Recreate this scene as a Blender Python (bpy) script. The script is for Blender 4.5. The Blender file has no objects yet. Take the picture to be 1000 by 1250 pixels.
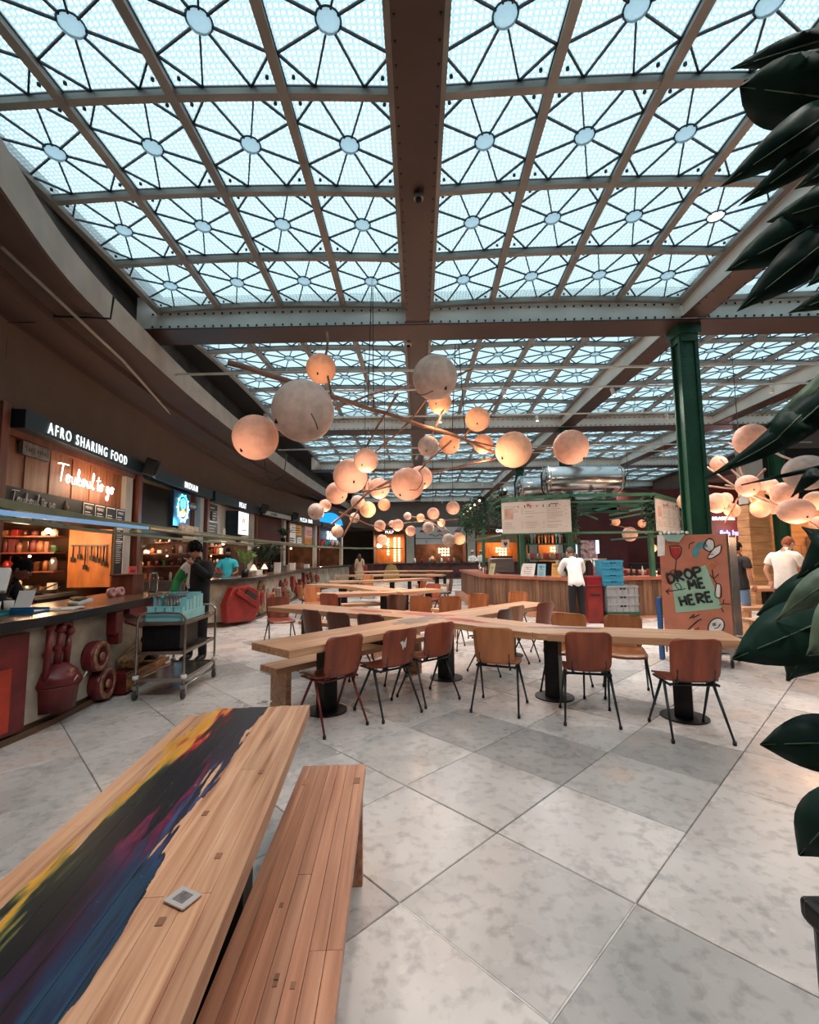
import bpy, bmesh, math, random
from math import radians as R, sin, cos, pi, sqrt, atan2
from mathutils import Vector, Matrix, Euler
random.seed(7)
C = bpy.context.scene.collection
sc = bpy.context.scene
# ------------------------------------------------------------------ camera
F, PITCH, YAW, ROLL, CH = 560.0, 5.4, 1.0, -0.6, 1.5
cd = bpy.data.cameras.new('camera'); cam = bpy.data.objects.new('camera', cd); C.objects.link(cam)
cd.sensor_fit = 'HORIZONTAL'; cd.sensor_width = 36.0; cd.lens = 36.0 * F / 1000.0
cd.clip_start = 0.05; cd.clip_end = 200
CAMR = Matrix.Rotation(R(YAW), 3, 'Z') @ Matrix.Rotation(R(90 + PITCH), 3, 'X') @ Matrix.Rotation(R(ROLL), 3, 'Z')
cam.matrix_world = Matrix.Translation((0, 0, CH)) @ CAMR.to_4x4()
sc.camera = cam
# ------------------------------------------------------------------ sky: an overcast dome, brighter towards the zenith
w = bpy.data.worlds.new('sky'); sc.world = w; w.use_nodes = True
wn = w.node_tree.nodes; wl = w.node_tree.links; wn.clear()
wo = wn.new('ShaderNodeOutputWorld'); wb = wn.new('ShaderNodeBackground'); wt = wn.new('ShaderNodeTexCoord')
wx = wn.new('ShaderNodeSeparateXYZ'); wr = wn.new('ShaderNodeMapRange'); wm = wn.new('ShaderNodeMix'); wm.data_type = 'RGBA'
wl.new(wt.outputs['Generated'], wx.inputs[0]); wl.new(wx.outputs['Z'], wr.inputs['Value'])
wr.inputs['From Min'].default_value = 0.0; wr.inputs['From Max'].default_value = 1.0
wl.new(wr.outputs[0], wm.inputs['Factor'])
wm.inputs['A'].default_value = (0.55, 0.66, 0.72, 1); wm.inputs['B'].default_value = (0.88, 1.0, 1.05, 1)
wl.new(wm.outputs['Result'], wb.inputs['Color']); wb.inputs['Strength'].default_value = 1.5
wl.new(wb.outputs[0], wo.inputs[0])
sc.view_settings.view_transform = 'Standard'; sc.view_settings.look = 'None'
sc.view_settings.gamma = 1.0; sc.view_settings.use_curve_mapping = False
sc.view_settings.exposure = 0.5
LIGHT_K = 1.45
sc.cycles.max_bounces = 7; sc.cycles.diffuse_bounces = 4; sc.cycles.glossy_bounces = 3
sc.cycles.transparent_max_bounces = 16; sc.cycles.transmission_bounces = 4
sc.cycles.sample_clamp_indirect = 4.0; sc.cycles.use_denoising = True
sc.cycles.caustics_reflective = False; sc.cycles.caustics_refractive = False

# ------------------------------------------------------------------ helpers
def at(u, v, X=None, Y=None, Z=None):
    """a point of the place seen in direction (u, v), on the plane X=, Y= or Z="""
    d = CAMR @ Vector(((u - 500) / F, -(v - 625) / F, -1))
    t = (Z - CH) / d.z if Z is not None else (Y / d.y if Y is not None else X / d.x)
    return Vector((0, 0, CH)) + d * t

def lin(c):
    c /= 255.0
    return c / 12.92 if c <= 0.04045 else ((c + 0.055) / 1.055) ** 2.4
def S(r, g, b): return (lin(r), lin(g), lin(b), 1)

MATS = {}
def mat(name, col, rough=0.6, metal=0.0, var=0.15, scale=6, bump=0.0, stretch=(1, 1, 1), rnd=0.0, emis=None, es=0.0,
        col2=None, spec=0.5, bscale=None, thresh=None, trans=0.0, detail=4):
    """procedural material: colour broken up by noise, fine relief, optional per-object tone"""
    if name in MATS: return MATS[name]
    m = bpy.data.materials.new(name); MATS[name] = m; m.use_nodes = True
    nt = m.node_tree; n = nt.nodes; l = nt.links; p = n['Principled BSDF']
    p.inputs['Roughness'].default_value = rough; p.inputs['Metallic'].default_value = metal
    p.inputs['Specular IOR Level'].default_value = spec
    if trans: p.inputs['Transmission Weight'].default_value = trans
    tc = n.new('ShaderNodeTexCoord'); mp = n.new('ShaderNodeMapping'); mp.inputs['Scale'].default_value = stretch
    l.new(tc.outputs['Object'], mp.inputs[0])
    no = n.new('ShaderNodeTexNoise'); no.inputs['Scale'].default_value = scale; no.inputs['Detail'].default_value = detail
    oi = n.new('ShaderNodeObjectInfo')
    ad = n.new('ShaderNodeVectorMath'); ad.operation = 'ADD'
    sc_ = n.new('ShaderNodeMath'); sc_.operation = 'MULTIPLY'; sc_.inputs[1].default_value = 37.0
    l.new(oi.outputs['Random'], sc_.inputs[0]); l.new(mp.outputs[0], ad.inputs[0]); l.new(sc_.outputs[0], ad.inputs[1])
    l.new(ad.outputs[0], no.inputs['Vector'])
    cr = n.new('ShaderNodeValToRGB')
    c2 = col2 if col2 else tuple(max(0, x * (1 - 2 * var)) for x in col[:3]) + (1,)
    c1 = col if col2 else tuple(min(1, x * (1 + var)) for x in col[:3]) + (1,)
    cr.color_ramp.elements[0].color = c2; cr.color_ramp.elements[1].color = c1
    a, b = thresh if thresh else (0.3, 0.7)
    cr.color_ramp.elements[0].position = a; cr.color_ramp.elements[1].position = b
    l.new(no.outputs['Fac'], cr.inputs[0]); out = cr.outputs[0]
    if rnd:
        hs = n.new('ShaderNodeHueSaturation'); mr = n.new('ShaderNodeMapRange')
        mr.inputs['To Min'].default_value = 1 - rnd; mr.inputs['To Max'].default_value = 1 + rnd
        l.new(oi.outputs['Random'], mr.inputs[0]); l.new(mr.outputs[0], hs.inputs['Value']); l.new(out, hs.inputs['Color']); out = hs.outputs[0]
    l.new(out, p.inputs['Base Color'])
    if bump:
        bn = n.new('ShaderNodeTexNoise'); bn.inputs['Scale'].default_value = bscale or scale * 5; bn.inputs['Detail'].default_value = 3
        l.new(ad.outputs[0], bn.inputs['Vector'])
        bu = n.new('ShaderNodeBump'); bu.inputs['Strength'].default_value = bump; bu.inputs['Distance'].default_value = 0.02
        l.new(bn.outputs['Fac'], bu.inputs['Height']); l.new(bu.outputs[0], p.inputs['Normal'])
    if emis:
        p.inputs['Emission Color'].default_value = emis; p.inputs['Emission Strength'].default_value = es
    return m

def emit(name, col, strength):
    if name in MATS: return MATS[name]
    m = bpy.data.materials.new(name); MATS[name] = m; m.use_nodes = True
    n = m.node_tree.nodes; n.clear()
    e = n.new('ShaderNodeEmission'); e.inputs[0].default_value = col; e.inputs[1].default_value = strength
    o = n.new('ShaderNodeOutputMaterial'); m.node_tree.links.new(e.outputs[0], o.inputs[0])
    return m

ORD = ['first', 'second', 'third', 'fourth', 'fifth', 'sixth', 'seventh', 'eighth', 'ninth', 'tenth', 'eleventh', 'twelfth', 'thirteenth', 'fourteenth', 'fifteenth', 'sixteenth']
class MB:
    """collects solids into one mesh"""
    def __init__(s): s.v = []; s.f = []; s.m = []; s.cm = 0; s.smooth = []
    def add(s, vs, fs, sm=False):
        o = len(s.v); s.v += [Vector(x) for x in vs]
        for f in fs: s.f.append([i + o for i in f]); s.m.append(s.cm); s.smooth.append(sm)
        return s
    def box(s, c, d, rz=0, rot=None):
        x, y, z = (k / 2 for k in d)
        vs = [Vector(p) for p in ((-x,-y,-z),(x,-y,-z),(x,y,-z),(-x,y,-z),(-x,-y,z),(x,-y,z),(x,y,z),(-x,y,z))]
        M = rot if rot is not None else Matrix.Rotation(rz, 3, 'Z')
        vs = [M @ p + Vector(c) for p in vs]
        return s.add(vs, [(0,3,2,1),(4,5,6,7),(0,1,5,4),(1,2,6,5),(2,3,7,6),(3,0,4,7)])
    def bbox(s, a, b):
        a, b = Vector(a), Vector(b)
        return s.box((a + b) / 2, [abs(k) for k in (b - a)])
    def beam(s, p0, p1, wd, h, up=(0, 0, 1)):
        """rectangular bar from p0 to p1"""
        p0, p1 = Vector(p0), Vector(p1); d = p1 - p0; L = d.length; d.normalize()
        u = Vector(up); sx = d.cross(u)
        if sx.length < 1e-4: sx = d.cross(Vector((0, 1, 0)))
        sx.normalize(); u = sx.cross(d)
        M = Matrix((sx, d, u)).transposed()
        return s.box((p0 + p1) / 2, (wd, L, h), rot=M)
    def prism(s, poly, z0, z1):
        n = len(poly)
        vs = [(x, y, z0) for x, y in poly] + [(x, y, z1) for x, y in poly]
        ar = sum(poly[i][0] * poly[(i + 1) % n][1] - poly[(i + 1) % n][0] * poly[i][1] for i in range(n))
        fs = [tuple(reversed(range(n))), tuple(range(n, 2 * n))] + [(i, (i + 1) % n, n + (i + 1) % n, n + i) for i in range(n)]
        if ar < 0: fs = [tuple(reversed(f)) for f in fs]
        return s.add(vs, fs)
    def plate(s, poly3, thick, nrm):
        """flat outline (3D points) given a thickness along nrm"""
        nv = Vector(nrm).normalized() * thick; n = len(poly3)
        vs = [Vector(p) for p in poly3] + [Vector(p) + nv for p in poly3]
        return s.add(vs, [tuple(reversed(range(n))), tuple(range(n, 2 * n))] + [(i, (i + 1) % n, n + (i + 1) % n, n + i) for i in range(n)])
    def tube(s, pts, r, seg=8, cap=True, r2=None):
        pts = [Vector(p) for p in pts]; n = len(pts); rings = []
        prev = None
        for i, p in enumerate(pts):
            d = (pts[min(i + 1, n - 1)] - pts[max(i - 1, 0)])
            if d.length < 1e-9: d = Vector((0, 0, 1))
            d.normalize()
            if prev is None:
                a = d.orthogonal().normalized()
            else:
                a = prev - d * prev.dot(d)
                a = a.normalized() if a.length > 1e-6 else d.orthogonal().normalized()
            prev = a; b = d.cross(a)
            rr = r if not hasattr(r, '__len__') else r[i]
            if r2 is not None: rr = r + (r2 - r) * i / max(1, n - 1)
            rings.append([p + (a * cos(2 * pi * k / seg) + b * sin(2 * pi * k / seg)) * rr for k in range(seg)])
        o = len(s.v); vs = [q for rg in rings for q in rg]; fs = []
        for i in range(n - 1):
            for k in range(seg):
                k2 = (k + 1) % seg
                fs.append((i * seg + k, i * seg + k2, (i + 1) * seg + k2, (i + 1) * seg + k))
        s.add(vs, fs, True)
        if cap:
            s.f.append([o + k for k in reversed(range(seg))]); s.m.append(s.cm); s.smooth.append(False)
            s.f.append([o + (n - 1) * seg + k for k in range(seg)]); s.m.append(s.cm); s.smooth.append(False)
        return s
    def lathe(s, prof, c=(0, 0, 0), seg=16, M=None, sm=True, cap=True):
        """prof: (radius, height) list turned about z; M turns the axis"""
        c = Vector(c); vs = []; n = len(prof)
        for r_, h in prof:
            for k in range(seg):
                p = Vector((r_ * cos(2 * pi * k / seg), r_ * sin(2 * pi * k / seg), h))
                vs.append((M @ p if M else p) + c)
        fs = []
        for i in range(n - 1):
            for k in range(seg):
                k2 = (k + 1) % seg
                fs.append((i * seg + k, i * seg + k2, (i + 1) * seg + k2, (i + 1) * seg + k))
        s.add(vs, fs, sm)
        o = len(s.v) - len(vs)
        if not cap: return s
        if prof[0][0] > 1e-5: s.f.append([o + k for k in reversed(range(seg))]); s.m.append(s.cm); s.smooth.append(False)
        if prof[-1][0] > 1e-5: s.f.append([o + (n - 1) * seg + k for k in range(seg)]); s.m.append(s.cm); s.smooth.append(False)
        return s
    def cyl(s, c, r, h, seg=16, r2=None, M=None): return s.lathe([(r, 0), (r if r2 is None else r2, h)], c, seg, M)
    def ball(s, c, r, seg=12, rings=8, sq=(1, 1, 1)):
        c = Vector(c); vs = [c + Vector((0, 0, -r * sq[2]))]
        for i in range(1, rings):
            t = -pi / 2 + pi * i / rings
            for k in range(seg):
                a = 2 * pi * k / seg
                vs.append(c + Vector((r * cos(t) * cos(a) * sq[0], r * cos(t) * sin(a) * sq[1], r * sin(t) * sq[2])))
        vs.append(c + Vector((0, 0, r * sq[2]))); fs = []; last = len(vs) - 1
        for k in range(seg):
            fs.append((0, 1 + (k + 1) % seg, 1 + k))
            fs.append((last, last - seg + k, last - seg + (k + 1) % seg))
        for i in range(rings - 2):
            for k in range(seg):
                a = 1 + i * seg + k; b = 1 + i * seg + (k + 1) % seg
                fs.append((a, b, b + seg, a + seg))
        return s.add(vs, fs, True)
    def data(s, name):
        me = bpy.data.meshes.new(name); me.from_pydata([tuple(v) for v in s.v], [], s.f)
        me.polygons.foreach_set('material_index', s.m); me.polygons.foreach_set('use_smooth', s.smooth)
        me.update(); return me
    def build(s, name, m, parent=None, loc=(0, 0, 0), rz=0, bevel=0, rot=None, **kw):
        me = s.data(name)
        for mm in (m if isinstance(m, (list, tuple)) else [m]): me.materials.append(mm)
        o = bpy.data.objects.new(name, me); C.objects.link(o)
        o.location = loc; o.rotation_euler = rot if rot else (0, 0, rz)
        if parent: o.parent = parent
        if bevel:
            b = o.modifiers.new('b', 'BEVEL'); b.width = bevel; b.segments = 2; b.limit_method = 'ANGLE'; b.angle_limit = R(40)
        return tag(o, **kw)

def tag(o, label=None, cat=None, group=None, kind=None):
    if label: o['label'] = label
    if cat: o['category'] = cat
    if group: o['group'] = group
    if kind: o['kind'] = kind
    return o
def thing(name, label, cat, loc=(0, 0, 0), rz=0, group=None, kind=None):
    o = bpy.data.objects.new(name, None); C.objects.link(o); o.location = loc; o.rotation_euler = (0, 0, rz)
    o.empty_display_size = 0.1
    return tag(o, label, cat, group, kind)
KIDS = {}
def dup(root, loc, rz=0, label=None, group=None, scale=None):
    r = root.copy(); C.objects.link(r); r.location = loc; r.rotation_euler = (0, 0, rz)
    if scale: r.scale = (scale,) * 3
    if label: r['label'] = label
    if group: r['group'] = group
    if root.name not in KIDS: KIDS[root.name] = [(c, list(c.children)) for c in root.children]
    for c0, gs in KIDS[root.name]:
        c = c0.copy(); C.objects.link(c); c.parent = r
        for g in gs:
            d = g.copy(); C.objects.link(d); d.parent = c
    return r
def inst(o, parent, loc, rot=(0, 0, 0), sc_=None):
    c = o.copy(); C.objects.link(c); c.parent = parent; c.location = loc; c.rotation_euler = rot
    if sc_: c.scale = sc_ if hasattr(sc_, '__len__') else (sc_,) * 3
    return c
def text(s, name, size, m, parent, loc, rot, extrude=0.01, align='LEFT', bold=False, sx=1.0, sp=1.0, label=None):
    cu = bpy.data.curves.new(name, 'FONT'); cu.body = s; cu.size = size; cu.extrude = extrude; cu.align_x = align
    cu.space_character = sp; cu.resolution_u = 3
    if bold: cu.offset = size * 0.02
    cu.materials.append(m)
    tmp = bpy.data.objects.new(name, cu); C.objects.link(tmp)
    me = bpy.data.meshes.new_from_object(tmp); C.objects.unlink(tmp); bpy.data.objects.remove(tmp); me.name = name
    if not me.materials: me.materials.append(m)
    o = bpy.data.objects.new(name, me); C.objects.link(o); o.parent = parent; o.location = loc; o.rotation_euler = rot
    o.scale = (sx, 1, 1)
    if label: o['label'] = label
    return o
def lamp(kind, loc, energy, col=(1, .75, .5), size=0.1, parent=None, spot=60, aim=None, blend=0.5):
    d = bpy.data.lights.new('lamp', kind); d.energy = energy * LIGHT_K; d.color = col
    if kind == 'AREA': d.size = size
    else: d.shadow_soft_size = size
    if kind == 'SPOT': d.spot_size = R(spot); d.spot_blend = blend
    o = bpy.data.objects.new('lamp_light', d); C.objects.link(o); o.location = loc
    if aim is not None: o.rotation_euler = (Vector(aim) - Vector(loc)).to_track_quat('-Z', 'Y').to_euler()
    if parent: o.parent = parent
    return o
def frame(o, ax, ay=None):
    pass
# ================================================================== THE SETTING
m_steel = mat('galvanised_steel', S(222, 222, 214), 0.45, 0.05, 0.12, 1.2, bump=0.05)
m_rust = mat('brown_painted_steel', S(66, 43, 35), 0.45, 0.1, 0.15, 1.0, bump=0.05)
m_bar = mat('bronze_glazing_bar', S(138, 132, 124), 0.45, 0.2, 0.12, 3)
m_came = mat('dark_lead_bar', S(42, 50, 58), 0.5, 0.3, 0.1, 5)
m_grout = mat('grout', S(150, 142, 132), 0.8)
m_plaster = mat('warm_grey_plaster', S(96, 77, 64), 0.85, 0, 0.05, 3, bump=0.5, bscale=60)
m_soffit = mat('mauve_brown_soffit', S(82, 62, 54), 0.8, 0, 0.05, 2, bump=0.1)
m_fascia = mat('pale_concrete_fascia', S(172, 166, 156), 0.75, 0, 0.08, 3, bump=0.1)
m_dark = mat('dark_void', S(26, 24, 24), 0.8)
m_green = mat('green_painted_steel', S(42, 84, 62), 0.4, 0.2, 0.12, 4)
m_white = mat('white_fitting', S(215, 212, 205), 0.5, 0, 0.03)
m_black = mat('black_metal', S(24, 25, 27), 0.4, 0.3, 0.1, 6)

# ---- stone tiles, laid at 45 degrees
def tile_mat():
    m = bpy.data.materials.new('limestone_tile'); m.use_nodes = True; nt = m.node_tree; n = nt.nodes; l = nt.links; p = n['Principled BSDF']
    geo = n.new('ShaderNodeNewGeometry'); oi = n.new('ShaderNodeObjectInfo')
    at_ = n.new('ShaderNodeAttribute'); at_.attribute_name = 'tone'
    tone = n.new('ShaderNodeMath'); tone.operation = 'ADD'; l.new(oi.outputs['Random'], tone.inputs[0]); l.new(at_.outputs['Fac'], tone.inputs[1])
    fr = n.new('ShaderNodeMath'); fr.operation = 'FRACT'; l.new(tone.outputs[0], fr.inputs[0])
    cr = n.new('ShaderNodeValToRGB'); e = cr.color_ramp.elements
    e[0].position = 0; e[0].color = S(194, 187, 182); e[1].position = 1; e[1].color = S(224, 215, 209)
    for pos, c in ((.3, S(218, 209, 203)), (.45, S(166, 161, 158)), (.6, S(228, 219, 213)), (.8, S(180, 174, 170))):
        x = e.new(pos); x.color = c
    l.new(fr.outputs[0], cr.inputs[0])
    ofs = n.new('ShaderNodeVectorMath'); ofs.operation = 'MULTIPLY_ADD'
    ofs.inputs[1].default_value = (1, 1, 1)
    k = n.new('ShaderNodeMath'); k.operation = 'MULTIPLY'; k.inputs[1].default_value = 53; l.new(fr.outputs[0], k.inputs[0])
    l.new(geo.outputs['Position'], ofs.inputs[0]); l.new(k.outputs[0], ofs.inputs[2])
    n1 = n.new('ShaderNodeTexNoise'); n1.inputs['Scale'].default_value = 2.2; n1.inputs['Detail'].default_value = 6; n1.inputs['Distortion'].default_value = .15
    n2 = n.new('ShaderNodeTexNoise'); n2.inputs['Scale'].default_value = 16; n2.inputs['Detail'].default_value = 5
    n3 = n.new('ShaderNodeTexNoise'); n3.inputs['Scale'].default_value = 1.1; n3.inputs['Detail'].default_value = 3
    for q in (n1, n2, n3): l.new(ofs.outputs[0], q.inputs['Vector'])
    r1 = n.new('ShaderNodeMapRange'); r1.inputs['From Min'].default_value = .3; r1.inputs['From Max'].default_value = .7
    r1.inputs['To Min'].default_value = .82; r1.inputs['To Max'].default_value = 1.1; l.new(n1.outputs['Fac'], r1.inputs[0])
    r2 = n.new('ShaderNodeMapRange'); r2.inputs['From Min'].default_value = .32; r2.inputs['From Max'].default_value = .50
    r2.inputs['To Min'].default_value = .72; r2.inputs['To Max'].default_value = 1.0; l.new(n2.outputs['Fac'], r2.inputs[0])
    mu = n.new('ShaderNodeMath'); mu.operation = 'MULTIPLY'; l.new(r1.outputs[0], mu.inputs[0]); l.new(r2.outputs[0], mu.inputs[1])
    hs = n.new('ShaderNodeHueSaturation'); l.new(cr.outputs[0], hs.inputs['Color']); l.new(mu.outputs[0], hs.inputs['Value'])
    # rusty bloom in a few stones
    r3 = n.new('ShaderNodeMapRange'); r3.inputs['From Min'].default_value = .62; r3.inputs['From Max'].default_value = .75; r3.inputs['To Max'].default_value = .55
    l.new(n3.outputs['Fac'], r3.inputs[0])
    mx = n.new('ShaderNodeMix'); mx.data_type = 'RGBA'; mx.inputs['B'].default_value = S(196, 150, 120)
    l.new(r3.outputs[0], mx.inputs['Factor']); l.new(hs.outputs[0], mx.inputs['A']); l.new(mx.outputs['Result'], p.inputs['Base Color'])
    rr = n.new('ShaderNodeMapRange'); rr.inputs['To Min'].default_value = .16; rr.inputs['To Max'].default_value = .42
    l.new(n1.outputs['Fac'], rr.inputs[0]); l.new(rr.outputs[0], p.inputs['Roughness'])
    bu = n.new('ShaderNodeBump'); bu.inputs['Strength'].default_value = .04; l.new(n2.outputs['Fac'], bu.inputs['Height']); l.new(bu.outputs[0], p.inputs['Normal'])
    return m
m_tile = tile_mat()
floor = MB().bbox((-14, -3, -0.12), (20, 40, -0.012)).build('floor', m_grout, kind='structure')
TS = 0.72; o0 = Vector((0.41, 1.63)); ax = Vector((sqrt(.5), sqrt(.5))); ay = Vector((-sqrt(.5), sqrt(.5)))
tiles = []
for i in range(-40, 60):
    for j in range(-40, 60):
        c = o0 + ax * TS * (i + .5) + ay * TS * (j + .5)
        if -1.5 < c.y < 33 and -8.5 < c.x < 15:
            q = cam.matrix_world.inverted() @ Vector((c.x, c.y, 0))
            vis = q.z < -0.3 and abs(q.x / q.z) < 1.05 and abs(q.y / q.z) < 1.35
            tiles.append((0 if vis else 1, c.length, c))
tiles.sort(key=lambda t: (t[0], t[1]))
def tile_mb(mb, cx, cy, rz, s=TS - 0.006):
    h = s / 2; b = 0.003
    M = Matrix.Rotation(rz, 3, 'Z'); vs = []
    for z, k in ((-0.02, h), (-b, h), (0, h - b)):
        for x, y in ((-k, -k), (k, -k), (k, k), (-k, k)): vs.append(M @ Vector((x, y, z)) + Vector((cx, cy, 0)))
    fs = [(8, 9, 10, 11)] + [(a + r, a + (r + 1) % 4, a + 4 + (r + 1) % 4, a + 4 + r) for a in (0, 4) for r in range(4)]
    mb.add(vs, fs)
t0 = MB(); tile_mb(t0, 0, 0, 0)
tile0 = t0.build('tile', m_tile, floor, (tiles[0][2].x, tiles[0][2].y, 0), R(45))
for t in tiles[1:300]:
    inst(tile0, floor, (t[2].x, t[2].y, random.uniform(-.0008, .0008)), (0, 0, R(45) + random.choice((0, pi / 2, pi, -pi / 2))))
tb = MB()
for t in tiles[300:]: tile_mb(tb, t[2].x, t[2].y, R(45))
ot = tb.build('tile_field', m_tile, floor, kind='stuff')
att = ot.data.attributes.new('tone', 'FLOAT', 'FACE')
vals = []
for _ in tiles[300:]:
    r_ = random.random(); vals += [r_] * 9
att.data.foreach_set('value', vals)

jm = mat('white_joint_filler', S(226, 220, 214), .7)
for k_, (ia, ib) in enumerate(((Vector((0, 0)), ay * TS), (Vector((0, 0)), ax * TS))):
    p_, q_ = o0 + ia, o0 + ib; MB().beam((p_.x, p_.y, -.004), (q_.x, q_.y, -.004), .0058, .006).build('joint_filler', jm, floor)

# ---- steel grid of the roof
YW = 31.7
XB = [0.04, 4.38, 8.72]; BW = 0.35; YN = [0.9, 7.0, 13.1, 19.2, 25.3, 31.3]; TB = 0.48
ZB, ZG = 5.14, 5.46
def rivets(mb, p0, p1, step, r=0.012):
    p0, p1 = Vector(p0), Vector(p1); n = int((p1 - p0).length / step)
    for i in range(n): mb.box(p0 + (p1 - p0) * (i + .5) / n, (r * 2, r * 2, r * 2))
for k, y in enumerate(YN):
    t = thing('cross_beam', None, None, kind='structure')
    b = MB().bbox((-4.5, y, ZB + .02), (14, y + .02, ZG + .25)).bbox((-4.5, y + TB - .02, ZB + .02), (14, y + TB, ZG + .25))
    b.build('web_plate', m_steel, t)
    MB().bbox((-4.5, y - .03, ZB), (14, y + TB + .03, ZB + .022)).build('flange_plate', m_rust, t)
    if k < 4:
        rv = MB(); rivets(rv, (-4.3, y - .005, ZB + .06), (13, y - .005, ZB + .06), .14); rivets(rv, (-4.3, y - .005, ZG - .05), (13, y - .005, ZG - .05), .14)
        rv.build('rivet_row', m_black, t, kind='stuff')
for k, x in enumerate(XB):
    for j in range(len(YN) - 1):
        y0 = YN[j] + TB + .03; y1 = YN[j + 1] - .03
        if j == 0: y0 = 1.4
        t = thing('ridge_beam', None, None, kind='structure')
        MB().bbox((x - BW / 2, y0, ZB + .05), (x - BW / 2 + .02, y1, ZG + .2)).bbox((x + BW / 2 - .02, y0, ZB + .05), (x + BW / 2, y1, ZG + .2)).build('web_plate', m_steel, t)
        MB().bbox((x - BW / 2 - .012, y0, ZB + .03), (x + BW / 2 + .012, y1, ZB + .052)).build('flange_plate', m_rust, t)
        if j < 2:
            rv = MB()
            for s_ in (-1, 1): rivets(rv, (x + s_ * (BW / 2 - .015), y0, ZB + .028), (x + s_ * (BW / 2 - .015), y1, ZB + .028), .16, .008)
            rv.build('rivet_row', m_black, t, kind='stuff')

# ---- patterned glass
def glass_mat(name, ring):
    m = bpy.data.materials.new(name); m.use_nodes = True; nt = m.node_tree; n = nt.nodes; l = nt.links; n.clear()
    o = n.new('ShaderNodeOutputMaterial'); tc = n.new('ShaderNodeTexCoord')
    vo = n.new('ShaderNodeTexVoronoi'); vo.inputs['Scale'].default_value = 21; vo.inputs['Randomness'].default_value = .12
    l.new(tc.outputs['Object'], vo.inputs['Vector'])
    cr = n.new('ShaderNodeValToRGB'); e = cr.color_ramp.elements
    e[0].position = 0; e[0].color = (.80, .88, .89, 1); e[1].position = 1; e[1].color = (.55, .61, .62, 1)
    for pos, c in ((.34, (.86, .94, .95, 1)), (.48, (.40, .50, .53, 1)), (.60, (.66, .75, .77, 1))):
        x = e.new(pos); x.color = c
    l.new(vo.outputs['Distance'], cr.inputs[0])
    if ring: cr.color_ramp.elements[0].color = (.9, .97, 1, 1)
    bu = n.new('ShaderNodeBump'); bu.inputs['Strength'].default_value = .6; bu.inputs['Distance'].default_value = .01
    l.new(vo.outputs['Distance'], bu.inputs['Height'])
    no = n.new('ShaderNodeTexNoise'); no.inputs['Scale'].default_value = 1.3; l.new(tc.outputs['Object'], no.inputs['Vector'])
    tr = n.new('ShaderNodeBsdfTransparent'); l.new(cr.outputs[0], tr.inputs[0])
    tl = n.new('ShaderNodeBsdfTranslucent'); tl.inputs[0].default_value = (.85, .93, .95, 1); l.new(bu.outputs[0], tl.inputs['Normal'])
    gl = n.new('ShaderNodeBsdfGlossy'); gl.inputs['Roughness'].default_value = .25; l.new(bu.outputs[0], gl.inputs['Normal'])
    m1 = n.new('ShaderNodeMixShader'); m1.inputs[0].default_value = .25; l.new(tr.outputs[0], m1.inputs[1]); l.new(tl.outputs[0], m1.inputs[2])
    m2 = n.new('ShaderNodeMixShader'); m2.inputs[0].default_value = .05; l.new(m1.outputs[0], m2.inputs[1]); l.new(gl.outputs[0], m2.inputs[2])
    l.new(m2.outputs[0], o.inputs[0]); return m
m_glass = glass_mat('dimpled_glass', 0); m_clear = glass_mat('corner_glass', 1)
m_hubg = glass_mat('smoked_hub_glass', 0)
for e_ in m_hubg.node_tree.nodes['Color Ramp'].color_ramp.elements: e_.color = (.46, .56, .60, 1)
m_hub = mat('frosted_dome', S(215, 225, 228), 0.3, 0, 0.05, 8, emis=None)
CW, CL = 1.0, 1.08           # a cell of the skylight, wide and long
HB = .098                    # hub radius
ow, ol = CW / 2 - .03, CL / 2 - .03
qx, qy = ow * .46, ol * .46  # where the spokes meet the frame
OCT = [(ow, -qy), (ow, qy), (qx, ol), (-qx, ol), (-ow, qy), (-ow, -qy), (-qx, -ol), (qx, -ol)]
def hubpt(k, r=HB): a = atan2(OCT[k][1], OCT[k][0]); return (r * cos(a), r * sin(a))
def cell_meshes():
    petals = []
    for k in range(8):
        a, b = OCT[k], OCT[(k + 1) % 8]; p, q = hubpt(k), hubpt((k + 1) % 8)
        cx = sum(v[0] for v in (a, b, p, q)) / 4; cy = sum(v[1] for v in (a, b, p, q)) / 4
        petals.append(MB().prism([p, a, b, q], 0, .008))
    cor = []
    for sx, sy in ((1, 1), (-1, 1), (-1, -1), (1, -1)):
        c = MB().prism([(sx * ow, sy * qy), (sx * ow, sy * ol), (sx * qx, sy * ol)], 0, .008)
        cor.append(c)
    lat = MB()
    for k in range(8):
        lat.beam((*hubpt(k, HB * .9), -.004), (*OCT[k], -.004), .015, .022)
        if k % 2 == 1: lat.beam((*OCT[k], -.004), (*OCT[(k + 1) % 8], -.004), .016, .022)
    for sx in (1, -1): lat.beam((sx * (ow + .0), -ol, 0), (sx * ow, ol, 0), .014, .02)
    for sy in (1, -1): lat.beam((-ow, sy * ol, 0), (ow, sy * ol, 0), .014, .02)
    for sx, sy in ((1, 1), (-1, 1), (-1, -1), (1, -1)): lat.cyl((sx * (ow - .085), sy * (ol - .085), -.02), .016, .02, 8)
    lat.lathe([(HB, -.012), (HB + .009, 0), (HB, .012), (HB - .009, 0), (HB, -.012)], (0, 0, 0), 16, cap=False)
    hub = MB().lathe([(HB - .005, 0), (HB * .85, -.03), (HB * .5, -.05), (0.001, -.055)], (0, 0, 0), 16)
    return petals, cor, lat, hub
petals, corners, lat, hub = cell_meshes()
def zg(x, y, x0, x1, y0, y1):      # every bay is a shallow cushion
    u = (x - (x0 + x1) / 2) / ((x1 - x0) / 2); v = (y - (y0 + y1) / 2) / ((y1 - y0) / 2)
    return ZG + .02 + .10 * (1 - u * u) * .6 + .12 * (1 - v * v)
protos = {}
BAYS = []
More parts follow.
